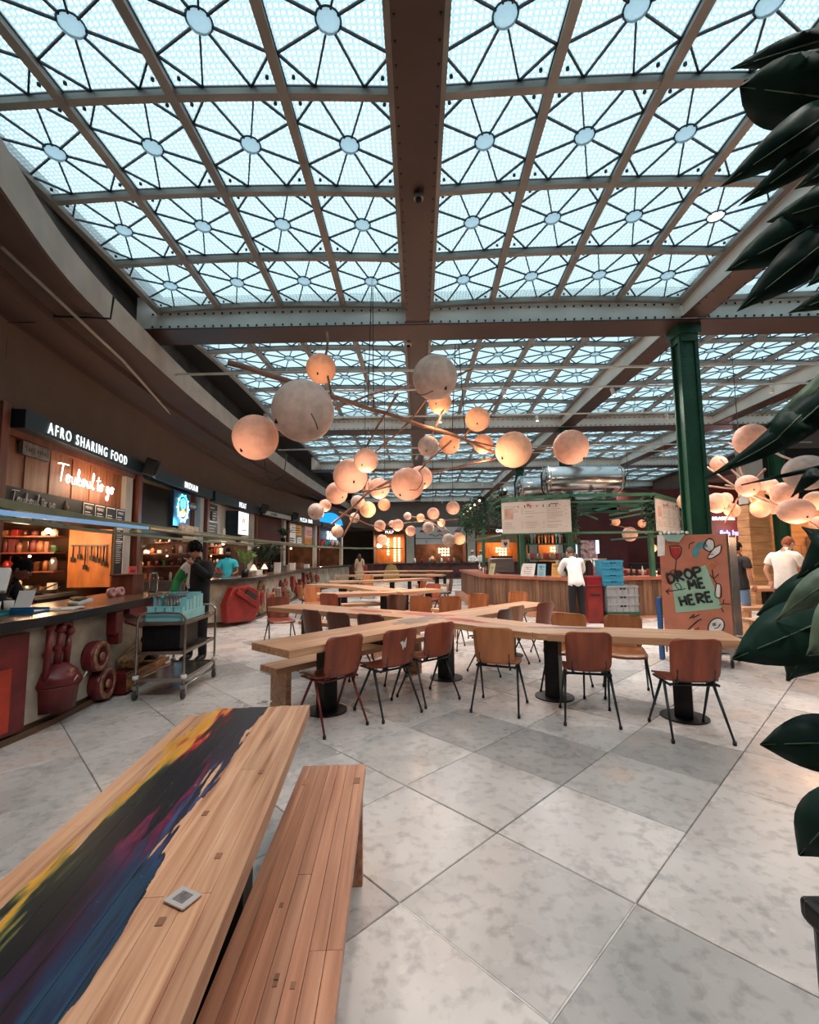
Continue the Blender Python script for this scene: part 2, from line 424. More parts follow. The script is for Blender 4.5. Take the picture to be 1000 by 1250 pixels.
for ci, (x0, x1) in enumerate(((-4.14, -.14), (.22, 4.2), (4.56, 8.54), (8.9, 12.9))):
    for j in range(5):
        if ci == 3 and j == 0: continue
        y0 = YN[j] + TB + .03; y1 = YN[j + 1] - .03
        if j == 0: y0 = 1.5
        BAYS.append((ci, j, x0, x1, y0, y1))
nw = 0
for ci, j, x0, x1, y0, y1 in BAYS:
    nw += 1
    W = thing('window_%d' % nw, None, None, kind='structure')
    nx, ny = 4, 5; dx = (x1 - x0) / nx; dy = (y1 - y0) / ny
    bars = MB(); z_ = lambda x, y: zg(x, y, x0, x1, y0, y1)
    for a in range(nx + 1):
        x = x0 + dx * a; x = min(max(x, x0 + .03), x1 - .03)
        for b in range(ny * 2):
            ya, yb = y0 + dy * b / 2, y0 + dy * (b + 1) / 2
            bars.beam((x, ya, z_(x, ya) - .03), (x, yb, z_(x, yb) - .03), .06, .09)
            bars.beam((x, ya, z_(x, ya) - .08), (x, yb, z_(x, yb) - .08), .085, .012)
    bars.build('long_bar', m_bar, W)
    bars = MB()
    for b in range(ny + 1):
        y = y0 + dy * b; y = min(max(y, y0 + .03), y1 - .03)
        for a in range(nx * 2):
            xa, xb = x0 + dx * a / 2, x0 + dx * (a + 1) / 2
            bars.beam((xa, y, z_(xa, y) - .04), (xb, y, z_(xb, y) - .04), .07, .08)
    bars.build('cross_bar', m_bar, W)
    fine = (j == 0 and ci < 3)
    for a in range(nx):
        for b in range(ny):
            x = x0 + dx * (a + .5); y = y0 + dy * (b + .5)
            if j == 0 and b == 0: continue
            zc = z_(x, y) - .01
            tx = -(z_(x + .3, y) - z_(x - .3, y)) / .6; ty = (z_(x, y + .3) - z_(x, y - .3)) / .6
            rot = (ty, tx, 0); scl = (dx / CW, dy / CL, 1)
            def put(key, mb, name, m):
                if key in protos: return inst(protos[key], W, (x, y, zc), rot, scl)
                o = mb.build(name, m, W, (x, y, zc)); o.rotation_euler = rot; o.scale = scl; protos[key] = o; return o
            if fine:
                for k in range(8): put('p%d' % k, petals[k], 'glass_pane', m_glass)
                for k in range(4): put('c%d' % k, corners[k], 'corner_pane', m_clear)
            elif 'cell' not in protos:
                mb = MB()
                for q in petals: mb.add(q.v, q.f)
                mb.cm = 1
                for q in corners: mb.add(q.v, q.f)
                put('cell', mb, 'glass_pane', [m_glass, m_clear])
            else: put('cell', None, 'glass_pane', None)
            put('lat', lat, 'glazing_lattice', m_came)
            if random.random() < .07 and fine:
                continue
            put('hub', hub, 'hub_dome', m_hubg)

# ---- left side: fascia, soffit, wall curving along the stalls
def pcurve(pts, n=8):
    """smooth curve through plan points"""
    out = []; P = [Vector(p) for p in pts]; P = [P[0] * 2 - P[1]] + P + [P[-1] * 2 - P[-2]]
    for i in range(1, len(P) - 2):
        for k in range(n):
            t = k / n; a, b, c, d = P[i - 1:i + 3]
            out.append(.5 * ((2 * b) + (c - a) * t + (2 * a - 5 * b + 4 * c - d) * t * t + (3 * b - a - 3 * c + d) * t ** 3))
    out.append(P[-2]); return out
def strip(a, b, flip=False):
    mb = MB(); n = len(a)
    mb.add(list(a) + list(b), [((i, i + 1, n + i + 1, n + i) if not flip else (i, n + i, n + i + 1, i + 1)) for i in range(n - 1)], True)
    return mb
FP = pcurve([(-2.1, .4), (-2.95, 2.2), (-3.5, 3.6), (-3.93, 5), (-4.22, 7), (-4.45, 9.3), (-4.66, 13), (-4.83, 17.2), (-4.8, 23), (-4.6, 31.6)])
SP = pcurve([(-3.9, 1.0), (-4.45, 3.2), (-4.9, 5.2), (-5.42, 8.7), (-5.8, 12.4), (-6.05, 16.6), (-5.8, 20.2), (-5.25, 23.9), (-4.5, 28.2), (-3.3, 31.6)])
def off(P, d):
    r_ = []
    for i, p in enumerate(P):
        t = (P[min(i + 1, len(P) - 1)] - P[max(i - 1, 0)]).normalized(); r_.append(p + Vector((-t.y, t.x)) * d)
    return r_
def z3(P, z): return [Vector((p.x, p.y, z)) for p in P]
fa = MB()
for A, B in ((z3(FP, 4.62), z3(FP, 5.02)), (z3(FP, 5.02), z3(off(FP, .14), 5.02)), (z3(off(FP, .14), 5.02), z3(off(FP, .16), 5.12)), (z3(off(FP, .16), 5.12), z3(off(FP, .34), 5.2))):
    q = strip(A, B); fa.add(q.v, q.f, True)
fa.build('trim_1', m_fascia, kind='structure')
q = MB()
for A, B in ((z3(off(FP, .34), 5.2), z3(off(FP, .42), 5.75)), ):
    k = strip(A, B); q.add(k.v, k.f)
q.build('trim_2', mat('sooty_steel', S(70, 64, 60), .6, .3, .4, 2), kind='structure')
sf = MB()
for A, B in ((z3(off(FP, .02), 4.6), z3(FP, 4.62)), (z3(off(FP, .55), 4.6), z3(off(FP, .02), 4.6)), (z3(off(FP, .55), 4.5), z3(off(FP, .55), 4.6)), (z3(off(FP, .62), 4.5), z3(off(FP, .55), 4.5)),
             (z3(off(FP, .95), 4.42), z3(off(FP, .62), 4.5)), (z3(off(FP, .98), 4.3), z3(off(FP, .95), 4.42)), (z3(off(FP, 4.4), 4.2), z3(off(FP, .98), 4.3))):
    k = strip(A, B); sf.add(k.v, k.f)
sf.build('ceiling', m_soffit, kind='structure')
wall = MB()
k = strip(z3(SP, 3.34), z3(SP, 3.9)); wall.add(k.v, k.f, True)
k = strip(z3(SP, 3.9), z3(off(SP, -.05), 4.32)); wall.add(k.v, k.f, True)
wall.build('wall_left', m_plaster, kind='structure')
MB().bbox((-9, -3, 5.72), (-4.17, YW + 4, 5.8)).bbox((12.93, -3, 5.5), (17.5, YW + 4, 5.6)).bbox((-9, 31.8, 5.3), (17.5, YW + 4, 5.72)).build('ceiling_leak_cover', m_dark, kind='structure')  # opaque roof plates added to stop sky light leaking in beside the glass
# far wall, right side, behind the camera
bw = MB().bbox((-8, YW, 3.35), (14, YW + .2, 5.4)); bw.bbox((-8.2, YW + 4, 0), (14.2, YW + 4.2, 5.4)); bw.bbox((-8, YW, 3.3), (14, YW + 4, 3.42)).bbox((12, YW, 0), (14.2, YW + .2, 5.4))
bw.build('wall_back', mat('taupe_plaster', S(118, 106, 98), .85, 0, .06, 2), kind='structure')
MB().bbox((13.0, -3, 4.7), (13.2, YW, 5.5)).bbox((13.2, -3, 4.7), (17.5, YW, 4.8)).build('trim_3', m_soffit, kind='structure')
MB().bbox((17.3, -3, 0), (17.5, YW + 4, 4.8)).build('wall_right', mat('brown_wall', S(92, 70, 60), .8, 0, .1, 2), kind='structure')
MB().bbox((-9, -3.2, 0), (17.5, -3, 6)).build('wall_rear', m_plaster, kind='structure')
MB().bbox((-4.5, -3, 5.2), (13, 1.45, 5.9)).build('ceiling_rear', m_soffit, kind='structure')
MB().bbox((-9, -3, 0), (-8.8, YW + 4, 4.4)).build('wall_service', m_dark, kind='structure')

# green columns
def column(x, y, lbl):
    t = thing('steel_column', lbl, 'column', (x, y, 0), group=None)
    b = MB(); w_ = .15
    for sx in (-1, 1): b.box((sx * .10, 0, ZB / 2), (.012, .26, ZB - .3))
    b.box((0, 0, ZB / 2), (.2, .012, ZB - .3))
    for sx in (-1, 1):
        for sy in (-1, 1): b.box((sx * .125, sy * .11, ZB / 2), (.05, .03, ZB - .3))
    b.box((0, .09, ZB / 2), (.2, .02, ZB - .3)); b.box((0, -.09, ZB / 2), (.18, .02, ZB - .3))
    b.build('shaft', m_green, t)
    rv = MB()
    for k in range(30):
        for sx in (-1, 1): rv.box((sx * .05, -.102, .3 + k * .16), (.018, .01, .018)).box((sx * .125, -.128, .3 + k * .16), (.018, .01, .018))
    rv.build('rivet_row', m_green, t, kind='stuff')
    MB().box((0, 0, .03), (.45, .45, .06)).box((0, 0, .12), (.3, .32, .12)).build('foot_plate', m_green, t)
    MB().box((0, 0, ZB - .08), (.36, .36, .16)).box((0, 0, ZB - .22), (.28, .3, .12)).build('capital', m_green, t)
    return t
column(4.36, 7.24, 'tall riveted green steel column behind the drop-me-here board')
column(4.36, 13.34, 'green steel column rising through the middle of the bar')
column(4.36, 19.44, 'green steel column behind the steel tanks')
column(10.42, 13.3, 'green steel column between the timber-clad pillar and the orange timber wall')
# ================================================================== TABLES, BENCHES, CHAIRS
m_wood = mat('pine_strip', S(206, 160, 124), .45, 0, .14, 2.2, bump=.06, bscale=14, stretch=(.7, 9, 9), rnd=.10, col2=S(176, 126, 92))
m_wood_x = m_wood
m_woodend = mat('pine_end_grain', S(170, 118, 82), .6, 0, .2, 14, rnd=.08)
m_bench = mat('pine_bench', S(194, 140, 110), .45, 0, .14, 2.4, bump=.06, bscale=14, stretch=(.6, 14, 14), rnd=.14, col2=S(146, 92, 66), detail=7)
m_oak = mat('beech_top', S(206, 160, 122), .42, 0, .12, 2.0, bump=.04, stretch=(.7, 12, 12), rnd=.08, col2=S(164, 114, 80), detail=6)
m_knot = mat('dark_knot', S(140, 96, 68), .6)
m_ply = mat('red_brown_plywood', S(150, 74, 48), .35, 0, .2, 2.0, bump=.03, stretch=(6, 6, .8), rnd=.16, col2=S(110, 50, 34))
m_ply2 = mat('honey_plywood', S(184, 118, 72), .35, 0, .2, 2.0, bump=.03, stretch=(6, 6, .8), rnd=.12, col2=S(150, 88, 52))
m_ply3 = mat('dark_plywood', S(104, 62, 48), .35, 0, .2, 2.0, bump=.03, stretch=(6, 6, .8), rnd=.14, col2=S(74, 42, 34))
m_leg = mat('dark_green_grey_tube', S(44, 52, 54), .4, .5, .1, 5)
m_ped = mat('black_steel_post', S(32, 31, 33), .45, .5, .25, 6)
m_card = mat('metal_card', S(196, 188, 184), .35, .3, .05, 8)

def paint_wood(root, L, Wd):
    """pine with a band of poured paint running down the table; x runs along it from the far end, y across"""
    m = bpy.data.materials.new('painted_pine'); m.use_nodes = True; nt = m.node_tree; n = nt.nodes; l = nt.links; p = n['Principled BSDF']
    tc = n.new('ShaderNodeTexCoord'); tc.object = root; sx = n.new('ShaderNodeSeparateXYZ'); l.new(tc.outputs['Object'], sx.inputs[0])
    def math_(op, a, b=None, c=None, clamp=False):
        q = n.new('ShaderNodeMath'); q.operation = op; q.use_clamp = clamp
        for i, z in enumerate((a, b, c)):
            if z is None: continue
            if hasattr(z, 'links') or hasattr(z, 'is_linked'): l.new(z, q.inputs[i])
            else: q.inputs[i].default_value = z
        return q.outputs[0]
    def noise(scale, st, det=4, dist=0):
        mp = n.new('ShaderNodeMapping'); mp.inputs['Scale'].default_value = st; l.new(tc.outputs['Object'], mp.inputs[0])
        q = n.new('ShaderNodeTexNoise'); q.inputs['Scale'].default_value = scale; q.inputs['Detail'].default_value = det; q.inputs['Distortion'].default_value = dist
        l.new(mp.outputs[0], q.inputs['Vector']); return q
    def ramp(f, stops):
        q = n.new('ShaderNodeValToRGB'); e = q.color_ramp.elements; e[0].position, e[0].color = stops[0]; e[1].position, e[1].color = stops[-1]
        for a, b in stops[1:-1]:
            z = e.new(a); z.color = b
        l.new(f, q.inputs[0]); return q.outputs[0]
    def mix(f, a, b):
        q = n.new('ShaderNodeMix'); q.data_type = 'RGBA'
        if hasattr(f, 'is_linked'): l.new(f, q.inputs['Factor'])
        else: q.inputs['Factor'].default_value = f
        l.new(a, q.inputs['A']) if hasattr(a, 'is_linked') else setattr(q.inputs['A'], 'default_value', a)
        l.new(b, q.inputs['B']) if hasattr(b, 'is_linked') else setattr(q.inputs['B'], 'default_value', b)
        return q.outputs['Result']
    oi = n.new('ShaderNodeObjectInfo')
    g = noise(2.6, (.8, 16, 16), 8, .6)
    wood = ramp(g.outputs['Fac'], [(.28, S(152, 100, 70)), (.42, S(188, 138, 104)), (.55, S(200, 152, 118)), (.74, S(216, 172, 138))])
    hs = n.new('ShaderNodeHueSaturation'); mr = n.new('ShaderNodeMapRange'); mr.inputs['To Min'].default_value = .86; mr.inputs['To Max'].default_value = 1.12
    l.new(oi.outputs['Random'], mr.inputs[0]); l.new(mr.outputs[0], hs.inputs['Value']); l.new(wood, hs.inputs['Color']); wood = hs.outputs[0]
    X, Y = sx.outputs[0], sx.outputs[1]
    e1 = noise(3.2, (1, 8, 1), 7, .5); e2 = noise(6.0, (.8, 6, 1), 6, .3)
    # jagged edges of the band
    wob = math_('MULTIPLY', math_('SUBTRACT', e1.outputs['Fac'], .5), .24)
    drift = math_('MULTIPLY', math_('SINE', math_('MULTIPLY', X, 2.6)), .016)
    yy = math_('ADD', math_('ADD', Y, wob), drift)
    t = n.new('ShaderNodeMapRange'); t.inputs['From Min'].default_value = -.19; t.inputs['From Max'].default_value = .065; t.clamp = False
    l.new(yy, t.inputs[0]); t = t.outputs[0]     # 0 = left edge of the paint, 1 = right edge
    inside = math_('MULTIPLY', math_('GREATER_THAN', t, 0.0), math_('LESS_THAN', t, 1.0))
    tw = math_('ADD', t, math_('MULTIPLY', math_('SUBTRACT', e2.outputs['Fac'], .5), .9))
    far = ramp(tw, [(0, S(214, 150, 52)), (.16, S(208, 150, 60)), (.26, S(186, 44, 34)), (.36, S(70, 22, 28)), (.44, S(30, 27, 33)), (1, S(40, 38, 48))])
    mid = ramp(tw, [(0, S(206, 140, 44)), (.10, S(140, 132, 58)), (.2, S(40, 52, 38)), (.34, S(16, 18, 24)), (.6, S(22, 22, 30)), (.70, S(128, 22, 66)), (.80, S(46, 30, 54)), (.92, S(66, 74, 120)), (1, S(34, 36, 52))])
    near = ramp(tw, [(0, S(200, 146, 50)), (.08, S(110, 108, 56)), (.17, S(16, 28, 30)), (.46, S(11, 14, 20)), (.58, S(48, 18, 44)), (.72, S(24, 36, 70)), (.9, S(26, 58, 84)), (1, S(20, 34, 52))])
    near2 = ramp(tw, [(0, S(20, 44, 60)), (.3, S(12, 18, 26)), (.5, S(60, 20, 38)), (.7, S(18, 50, 70)), (1, S(40, 84, 100))])
    e3 = noise(2.6, (1, 2, 1), 3)
    xx = math_('ADD', X, math_('MULTIPLY', math_('SUBTRACT', e3.outputs['Fac'], .5), .5))
    def sm(a, b):
        q = n.new('ShaderNodeMapRange'); q.inputs['From Min'].default_value = a; q.inputs['From Max'].default_value = b; l.new(xx, q.inputs[0]); return q.outputs[0]
    paint = mix(sm(.5, .7), far, mid); paint = mix(sm(1.0, 1.25), paint, near); paint = mix(sm(1.5, 1.8), paint, near2)
    fl = noise(26, (.5, 2.2, 1), 4)
    fle = n.new('ShaderNodeMapRange'); fle.inputs['From Min'].default_value = .70; fle.inputs['From Max'].default_value = .74; l.new(fl.outputs['Fac'], fle.inputs[0])
    paint = mix(math_('MULTIPLY', fle.outputs[0], .35), paint, S(200, 200, 214))
    br = noise(9, (.7, 6, 1), 3)
    hs2 = n.new('ShaderNodeHueSaturation'); mr2 = n.new('ShaderNodeMapRange'); mr2.inputs['To Min'].default_value = .55; mr2.inputs['To Max'].default_value = 1.4
    l.new(br.outputs['Fac'], mr2.inputs[0]); l.new(mr2.outputs[0], hs2.inputs['Value']); l.new(paint, hs2.inputs['Color'])
    l.new(mix(inside, wood, hs2.outputs[0]), p.inputs['Base Color'])
    rg = n.new('ShaderNodeMapRange'); rg.inputs['To Min'].default_value = .45; rg.inputs['To Max'].default_value = .3; l.new(inside, rg.inputs[0]); l.new(rg.outputs[0], p.inputs['Roughness'])
    bu = n.new('ShaderNodeBump'); bu.inputs['Strength'].default_value = .08; l.new(g.outputs['Fac'], bu.inputs['Height']); l.new(bu.outputs[0], p.inputs['Normal'])
    return m

# ---- the painted table in front. Local x: from far end towards the viewer, y: across (right = +y ... seen from the far end)
def frame_from(p_far, p_near):
    d = Vector((p_near[0] - p_far[0], p_near[1] - p_far[1])); return atan2(d.y, d.x), d.length
ang, _ = frame_from((-.835, 2.36), (-.665, .72))
tb1 = thing('painted_table', 'long pine table in front with a streak of multicoloured paint along its top', 'table', (-.835, 2.36, 0), ang)
mp_ = paint_wood(tb1, 3.2, .56)
NP = 11; pw = .56 / NP
for k in range(NP):
    y = -.28 + pw * (k + .5); x = -random.uniform(0, .02) + (.10 if k == 0 else (.04 if k == 1 else 0)); n_ = 0
    while x < 2.95:
        L = min(random.choice((.9, 1.3, 1.7, .7)), 3.0 - x)
        if 3.0 - x - L < .35: L = 3.0 - x
        h = .052 + random.uniform(-.0006, .0006)
        mb = MB().box((L / 2, 0, 0), (L - .0012, pw - .0007, h))
        mb.build('plank', mp_, tb1, (x, y, .75 - .026), bevel=.0008)
        x += L; n_ += 1
for k in range(9):
    MB().box((0, 0, 0), (random.uniform(.018, .03), pw * .3, .002)).build('wood_plug', m_knot, tb1, (random.uniform(.5, 2.2), .28 - pw * random.choice((1.5, 2.5, .5, 3.5)), .7505))
MB().box((1.5, 0, .67), (2.6, .12, .06)).build('rail', m_ped, tb1)
for x in (.55, 2.4):
    ped = MB().box((x, 0, .35), (.14, .26, .66)).build('pedestal', m_ped, tb1, bevel=.004)
    MB().cyl((x, 0, 0), .24, .012, 32).build('base_plate', m_ped, ped)
# little cards on the table
def card(u, v, z, s_, rz, lbl):
    p = at(u, v, Z=z); b = MB().box((0, 0, .002), (s_, s_ * .8, .004))
    o = b.build('table_card', m_card, None, (p.x, p.y, z + .0012), rz, bevel=.001, label=lbl, cat='card')
    b = MB().box((0, 0, .0045), (s_ * .5, s_ * .45, .001)); b.build('printed_panel', mat('grey_print', S(120, 112, 112), .6, 0, .3, 60), o)
    return o
card(223, 1098, .752, .062, R(-25), 'small pale metal square card lying on the painted table, near the bench')
card(323, 858, .752, .06, R(-8), 'small pale square card at the far end of the painted table')
card(905, 777, .752, .07, R(-10), 'small white card on the right tip of the long branching table')
# bench beside it
angb, _ = frame_from((-.435, 2.42), (-.36, 1.13))
bn = thing('pine_bench', 'pale pine plank bench beside the painted table, empty, in front', 'bench', (-.435, 2.42, 0), angb)
BWd = .315; nb = 7; pw = BWd / nb
for k in range(nb):
    y = -BWd / 2 + pw * (k + .5); x = 0
    while x < 2.6:
        L = min(random.choice((1.1, 1.6, .8, 2.0)), 2.7 - x)
        if 2.7 - x - L < .35: L = 2.7 - x
        MB().box((L / 2, 0, 0), (L - .0012, pw - .0012, .048)).build('plank', m_bench, bn, (x, y, .45 - .024 + random.uniform(-.0006, .0006)), bevel=.0015)
        x += L
for x in (.17, 2.2):
    MB().box((x, 0, .2), (.05, BWd - .01, .402)).build('leg', m_bench, bn, bevel=.002)
    for y in (-.11, .125): MB().box((x, y, .4502), (.055, .03, .0025)).build('tenon', m_knot if y > 0 else m_woodend, bn)
for k in range(6):
    MB().box((0, 0, 0), (.02, .012, .002)).build('wood_plug', m_knot, bn, (random.uniform(.4, 1.8), random.choice((-1, 0, 1, 2)) * pw, .4505))

# ---- the branching table: arms meeting at a joint
def arm_poly(p, q, w0):
    d = (Vector(q) - Vector(p)).normalized(); nn = Vector((-d.y, d.x)) * w0 / 2
    return [Vector(p) - nn, Vector(q) - nn, Vector(q) + nn, Vector(p) + nn]
def table_top(mb, p, q, w0, z=.75, th=.055):
    mb.prism([(v.x, v.y) for v in arm_poly(p, q, w0)], z - th, z)
def strip_top(parent, p, q, w0, m, z=.75, th=.065, n=4, name='plank'):
    p, q = Vector(p), Vector(q); d = q - p; L = d.length; a = atan2(d.y, d.x)
    for k in range(n):
        y = -w0 / 2 + w0 / n * (k + .5)
        MB().box((L / 2, 0, 0), (L, w0 / n - .002, th)).build(name, m, parent, (p.x - sin(a) * y, p.y + cos(a) * y, z - th / 2), a, bevel=.003)
def pedestal(parent, x, y, rz=0, z=.69, r=.2):
    o = MB().box((0, 0, z / 2), (.15, .15, z)).build('pedestal', m_ped, parent, (x, y, 0), rz, bevel=.004)
    MB().cyl((0, 0, .001), r, .012, 32).build('base_plate', m_ped, o)
    MB().box((0, 0, z - .01), (.3, .3, .012)).build('mounting_plate', m_ped, o)
    return o
J = (.27, 5.72)
bt = thing('branching_table', 'long zigzag pale wood table whose arms cross at a red paint splash', 'table', (0, 0, 0))
A_, B_, K_, C_, D_ = (-1.26, 3.93), (-2.12, 7.22), (1.28, 4.70), (2.84, 4.28), (1.86, 7.3)
strip_top(bt, J, A_, .58, m_oak); strip_top(bt, J, B_, .58, m_oak, z=.7495); strip_top(bt, J, K_, .6, m_oak, z=.7505); strip_top(bt, K_, C_, .55, m_oak, z=.7485); strip_top(bt, J, D_, .56, m_oak, z=.749)
MB().prism([(J[0] + .36 * cos(a * pi / 4 + .3), J[1] + .36 * sin(a * pi / 4 + .3)) for a in range(8)], .69, .7509).build('joint_plate', m_oak, bt)
MB().prism([(K_[0] + .3 * cos(a * pi / 3), K_[1] + .3 * sin(a * pi / 3)) for a in range(6)], .69, .7507).build('joint_plate', m_oak, bt)
m_redp = mat('red_paint', S(176, 44, 40), .35, 0, .2, 8); m_greyp = mat('grey_paint', S(120, 112, 104), .4, 0, .2, 6)
m_purp = mat('purple_paint', S(110, 80, 110), .4, 0, .2, 6)
def splash(cx, cy, dx, dy, L, w0, m, sd, name='paint_splash', z=.7512):
    rd = random.Random(sd); pts = []; d = Vector((dx, dy)).normalized(); nn = Vector((-d.y, d.x))
    N = 26
    for k in range(N):
        a = 2 * pi * k / N; r_ = 1 + rd.uniform(-.35, .25) * (1.4 if k % 2 else -.6)
        v = Vector((cx, cy)) + d * cos(a) * L * r_ + nn * sin(a) * w0 * r_; pts.append((v.x, v.y))
    MB().prism(pts, z, z + .0008).build(name, m, bt)
splash(.10, 5.93, -1, .62, .38, .13, m_redp, 1); splash(.48, 5.42, .7, -.7, .30, .10, m_redp, 2, z=.7514); splash(-.02, 5.42, 1.5, 1.8, .45, .15, m_greyp, 3, z=.7516)
splash(1.5, 4.78, 1, -.2, .35, .05, m_purp, 4, z=.7514); splash(-.65, 6.35, -1, .62, .35, .07, m_redp, 5, z=.7509)
for (x, y) in ((-.91, 4.62), (.33, 5.8), (1.42, 5.02), (2.42, 4.40), (-1.75, 7.35), (1.35, 7.05)): pedestal(bt, x, y, atan2(y - J[1], x - J[0]), r=.2 if x != -1.75 else .05)
# paint run down the joint's post
MB().prism([(J[0] + .16, J[1] - .42), (J[0] + .34, J[1] - .24), (J[0] + .30, J[1] - .2), (J[0] + .12, J[1] - .38)], .69, .7).build('paint_drip', m_redp, bt)
def bench(p, q, lbl, group=None, w0=.3, h=.45, m=None, legs=2):
    p, q = Vector(p), Vector(q); d = q - p; L = d.length; a = atan2(d.y, d.x); m = m or m_oak
    t = thing('wooden_bench', lbl, 'bench', (p.x, p.y, 0), a, group)
    for k in range(2): MB().box((L / 2, (k - .5) * w0 / 2, h - .03), (L, w0 / 2 - .002, .06)).build('plank', m, t, bevel=.003)
    for x in ([.14, L - .14] if legs == 2 else [.14, L / 2, L - .14]): MB().box((x, 0, (h - .06) / 2), (.06, w0 - .03, h - .06)).build('leg', m, t, bevel=.002)
    return t
bench((-1.45, 4.50), (.0, 6.2), 'pale wooden bench under the left front arm of the branching table')
bench((-1.9, 7.75), (-.5, 6.95), 'pale wooden bench behind the left rear arm of the branching table')

# ---- plywood chair
def curved_panel(w0, h, cx, cz, tilt, y0, bend, th=.011, corner=.06, nx=8, nz=8, waist=.0):
    """moulded ply: width w0, height h, curving round the sitter by bend"""
    VL = [0, .025, .06, .11, .18, .34, .5, .66, .82, .89, .94, .975, 1]; nz = len(VL) - 1; vs = []; N = nx
    def pt(u, v, o):
        # rounded corners by squeezing the width near top and bottom
        e = min(v, 1 - v) * h; k = 1.0
        if e < corner: k = 1 - (corner - sqrt(max(0, corner ** 2 - (corner - e) ** 2))) / (w0 / 2)
        k *= 1 - waist * (1 - v)
        x = (u - .5) * w0 * k; z = v * h
        y = y0 - bend * (1 - (2 * (u - .5)) ** 2) + z * tilt + o
        return Vector((cx + x, y, cz + z))
    for o in (0, th):
        for i in range(nz + 1):
            for j in range(nx + 1): vs.append(pt(j / nx, VL[i], o))
    fs = []; S1 = (nx + 1) * (nz + 1)
    for i in range(nz):
        for j in range(nx):
            a = i * (nx + 1) + j; fs.append((a, a + 1, a + nx + 2, a + nx + 1)); fs.append((S1 + a, S1 + a + nx + 1, S1 + a + nx + 2, S1 + a + 1))
    ring = [j for j in range(nx + 1)] + [i * (nx + 1) + nx for i in range(1, nz + 1)] + [nz * (nx + 1) + j for j in range(nx - 1, -1, -1)] + [i * (nx + 1) for i in range(nz - 1, 0, -1)]
    for k in range(len(ring)):
        a, b = ring[k], ring[(k + 1) % len(ring)]; fs.append((b, a, S1 + a, S1 + b))
    mb = MB(); mb.add(vs, fs, True); return mb
def seat_panel():
    vs = []; nx, ny = 8, 9; w0, d = .40, .42
    prof = [(-.21, .475, .86), (-.17, .455, .95), (-.10, .442, 1), (0, .440, 1), (.08, .446, 1), (.15, .45, 1), (.19, .442, .97), (.215, .428, .9)]
    for o in (0, -.012):
        for y, z, k in prof:
            for j in range(nx + 1):
                u = j / nx - .5; vs.append(Vector((u * w0 * k, y, z + o + .015 * (2 * u) ** 2)))
    ny = len(prof) - 1; S1 = (nx + 1) * (ny + 1); fs = []
    for i in range(ny):
        for j in range(nx):
            a = i * (nx + 1) + j; fs.append((a, a + 1, a + nx + 2, a + nx + 1)); fs.append((S1 + a, S1 + a + nx + 1, S1 + a + nx + 2, S1 + a + 1))
    ring = [j for j in range(nx + 1)] + [i * (nx + 1) + nx for i in range(1, ny + 1)] + [ny * (nx + 1) + j for j in range(nx - 1, -1, -1)] + [i * (nx + 1) for i in range(ny - 1, 0, -1)]
    for k in range(len(ring)):
        a, b = ring[k], ring[(k + 1) % len(ring)]; fs.append((b, a, S1 + a, S1 + b))
    mb = MB(); mb.add(vs, fs, True); return mb
CHAIRM = {}
def make_chair(mw, ml, key):
    """sitter looks along +y; the backrest stands at -y"""
    t = thing('plywood_chair', 'x', 'chair')
    seat_panel().build('seat', mw, t)
    curved_panel(.40, .34, 0, .47, -.16, -.20, .035, waist=.06).build('backrest', mw, t)
    b = MB()
    for sx in (-1, 1): b.tube([(sx * .185, -.18, .425), (sx * .185, .16, .425)], .011)
    b.tube([(-.185, -.16, .425), (.185, -.16, .425)], .011); b.tube([(-.185, .14, .425), (.185, .14, .425)], .011)
    b.build('seat_frame', ml, t)
    for sx in (-1, 1): MB().tube([(sx * .12, -.12, .43), (sx * .14, -.2, .45), (sx * .14, -.225, .56)], .009).build('back_bracket', ml, t)
    for sx in (-1, 1):
        for top, foot in ((-.07, -.27), (-.02, .21)):
            l = MB().tube([(sx * .19, top, .43), (sx * .225, foot, .025)], .013, r2=.009).build('leg', ml, t)
            MB().cyl((sx * .226, foot, 0), .014, .03, 10).build('rubber_foot', m_black, l)
    return t
m_legr = mat('red_enamel_tube', S(110, 40, 36), .4, .3)
protoA = make_chair(m_ply, m_leg, 'a'); protoB = make_chair(m_ply2, m_leg, 'b'); protoC = make_chair(m_ply3, m_leg, 'c'); protoD = make_chair(m_ply, m_legr, 'd')
PR = dict(a=protoA, b=protoB, c=protoC, d=protoD); used = set()
def chair(k, x, y, face, lbl, group):
    """face: heading in degrees the sitter looks (0 = +x)"""
    rz = R(face - 90)
    if k not in used:
        used.add(k); o = PR[k]; o.location = (x, y, 0); o.rotation_euler = (0, 0, rz); o['label'] = lbl; o['group'] = group; return o
    return dup(PR[k], (x, y, 0), rz, lbl, group)
GR = 'plywood chairs round the branching table'
c = chair('d', -.82, 4.27, 135, 'red-brown plywood chair with red legs, leftmost of the front chairs', GR)
c = chair('a', -.33, 4.62, 130, 'red-brown plywood chair with a white scar on its back', GR)
scarred = c
chair('a', .07, 5.02, 128, 'red-brown plywood chair just left of the black post at the joint', GR)
chair('b', .80, 4.72, 68, 'honey-coloured plywood chair right of the joint, front side', GR)
chair('a', 1.55, 4.42, 78, 'red-brown plywood chair between the honey chair and the rightmost chair', GR)
chair('a', 2.25, 4.06, 84, 'rightmost red-brown plywood chair at the front of the branching table', GR)
chair('b', 2.2, 5.05, 250, 'honey plywood chair seen from the front beyond the right arm', GR)
chair('b', 1.62, 5.25, 240, 'honey plywood chair behind the kink of the right arm', GR)
chair('c', .93, 6.15, 140, 'dark plywood chair tucked under the right rear arm, nearest the joint', GR)
chair('b', 1.15, 6.5, 135, 'brown plywood chair second along the near side of the right rear arm', GR)
chair('a', 1.68, 6.95, 130, 'red-brown plywood chair at the tip of the right rear arm', GR)
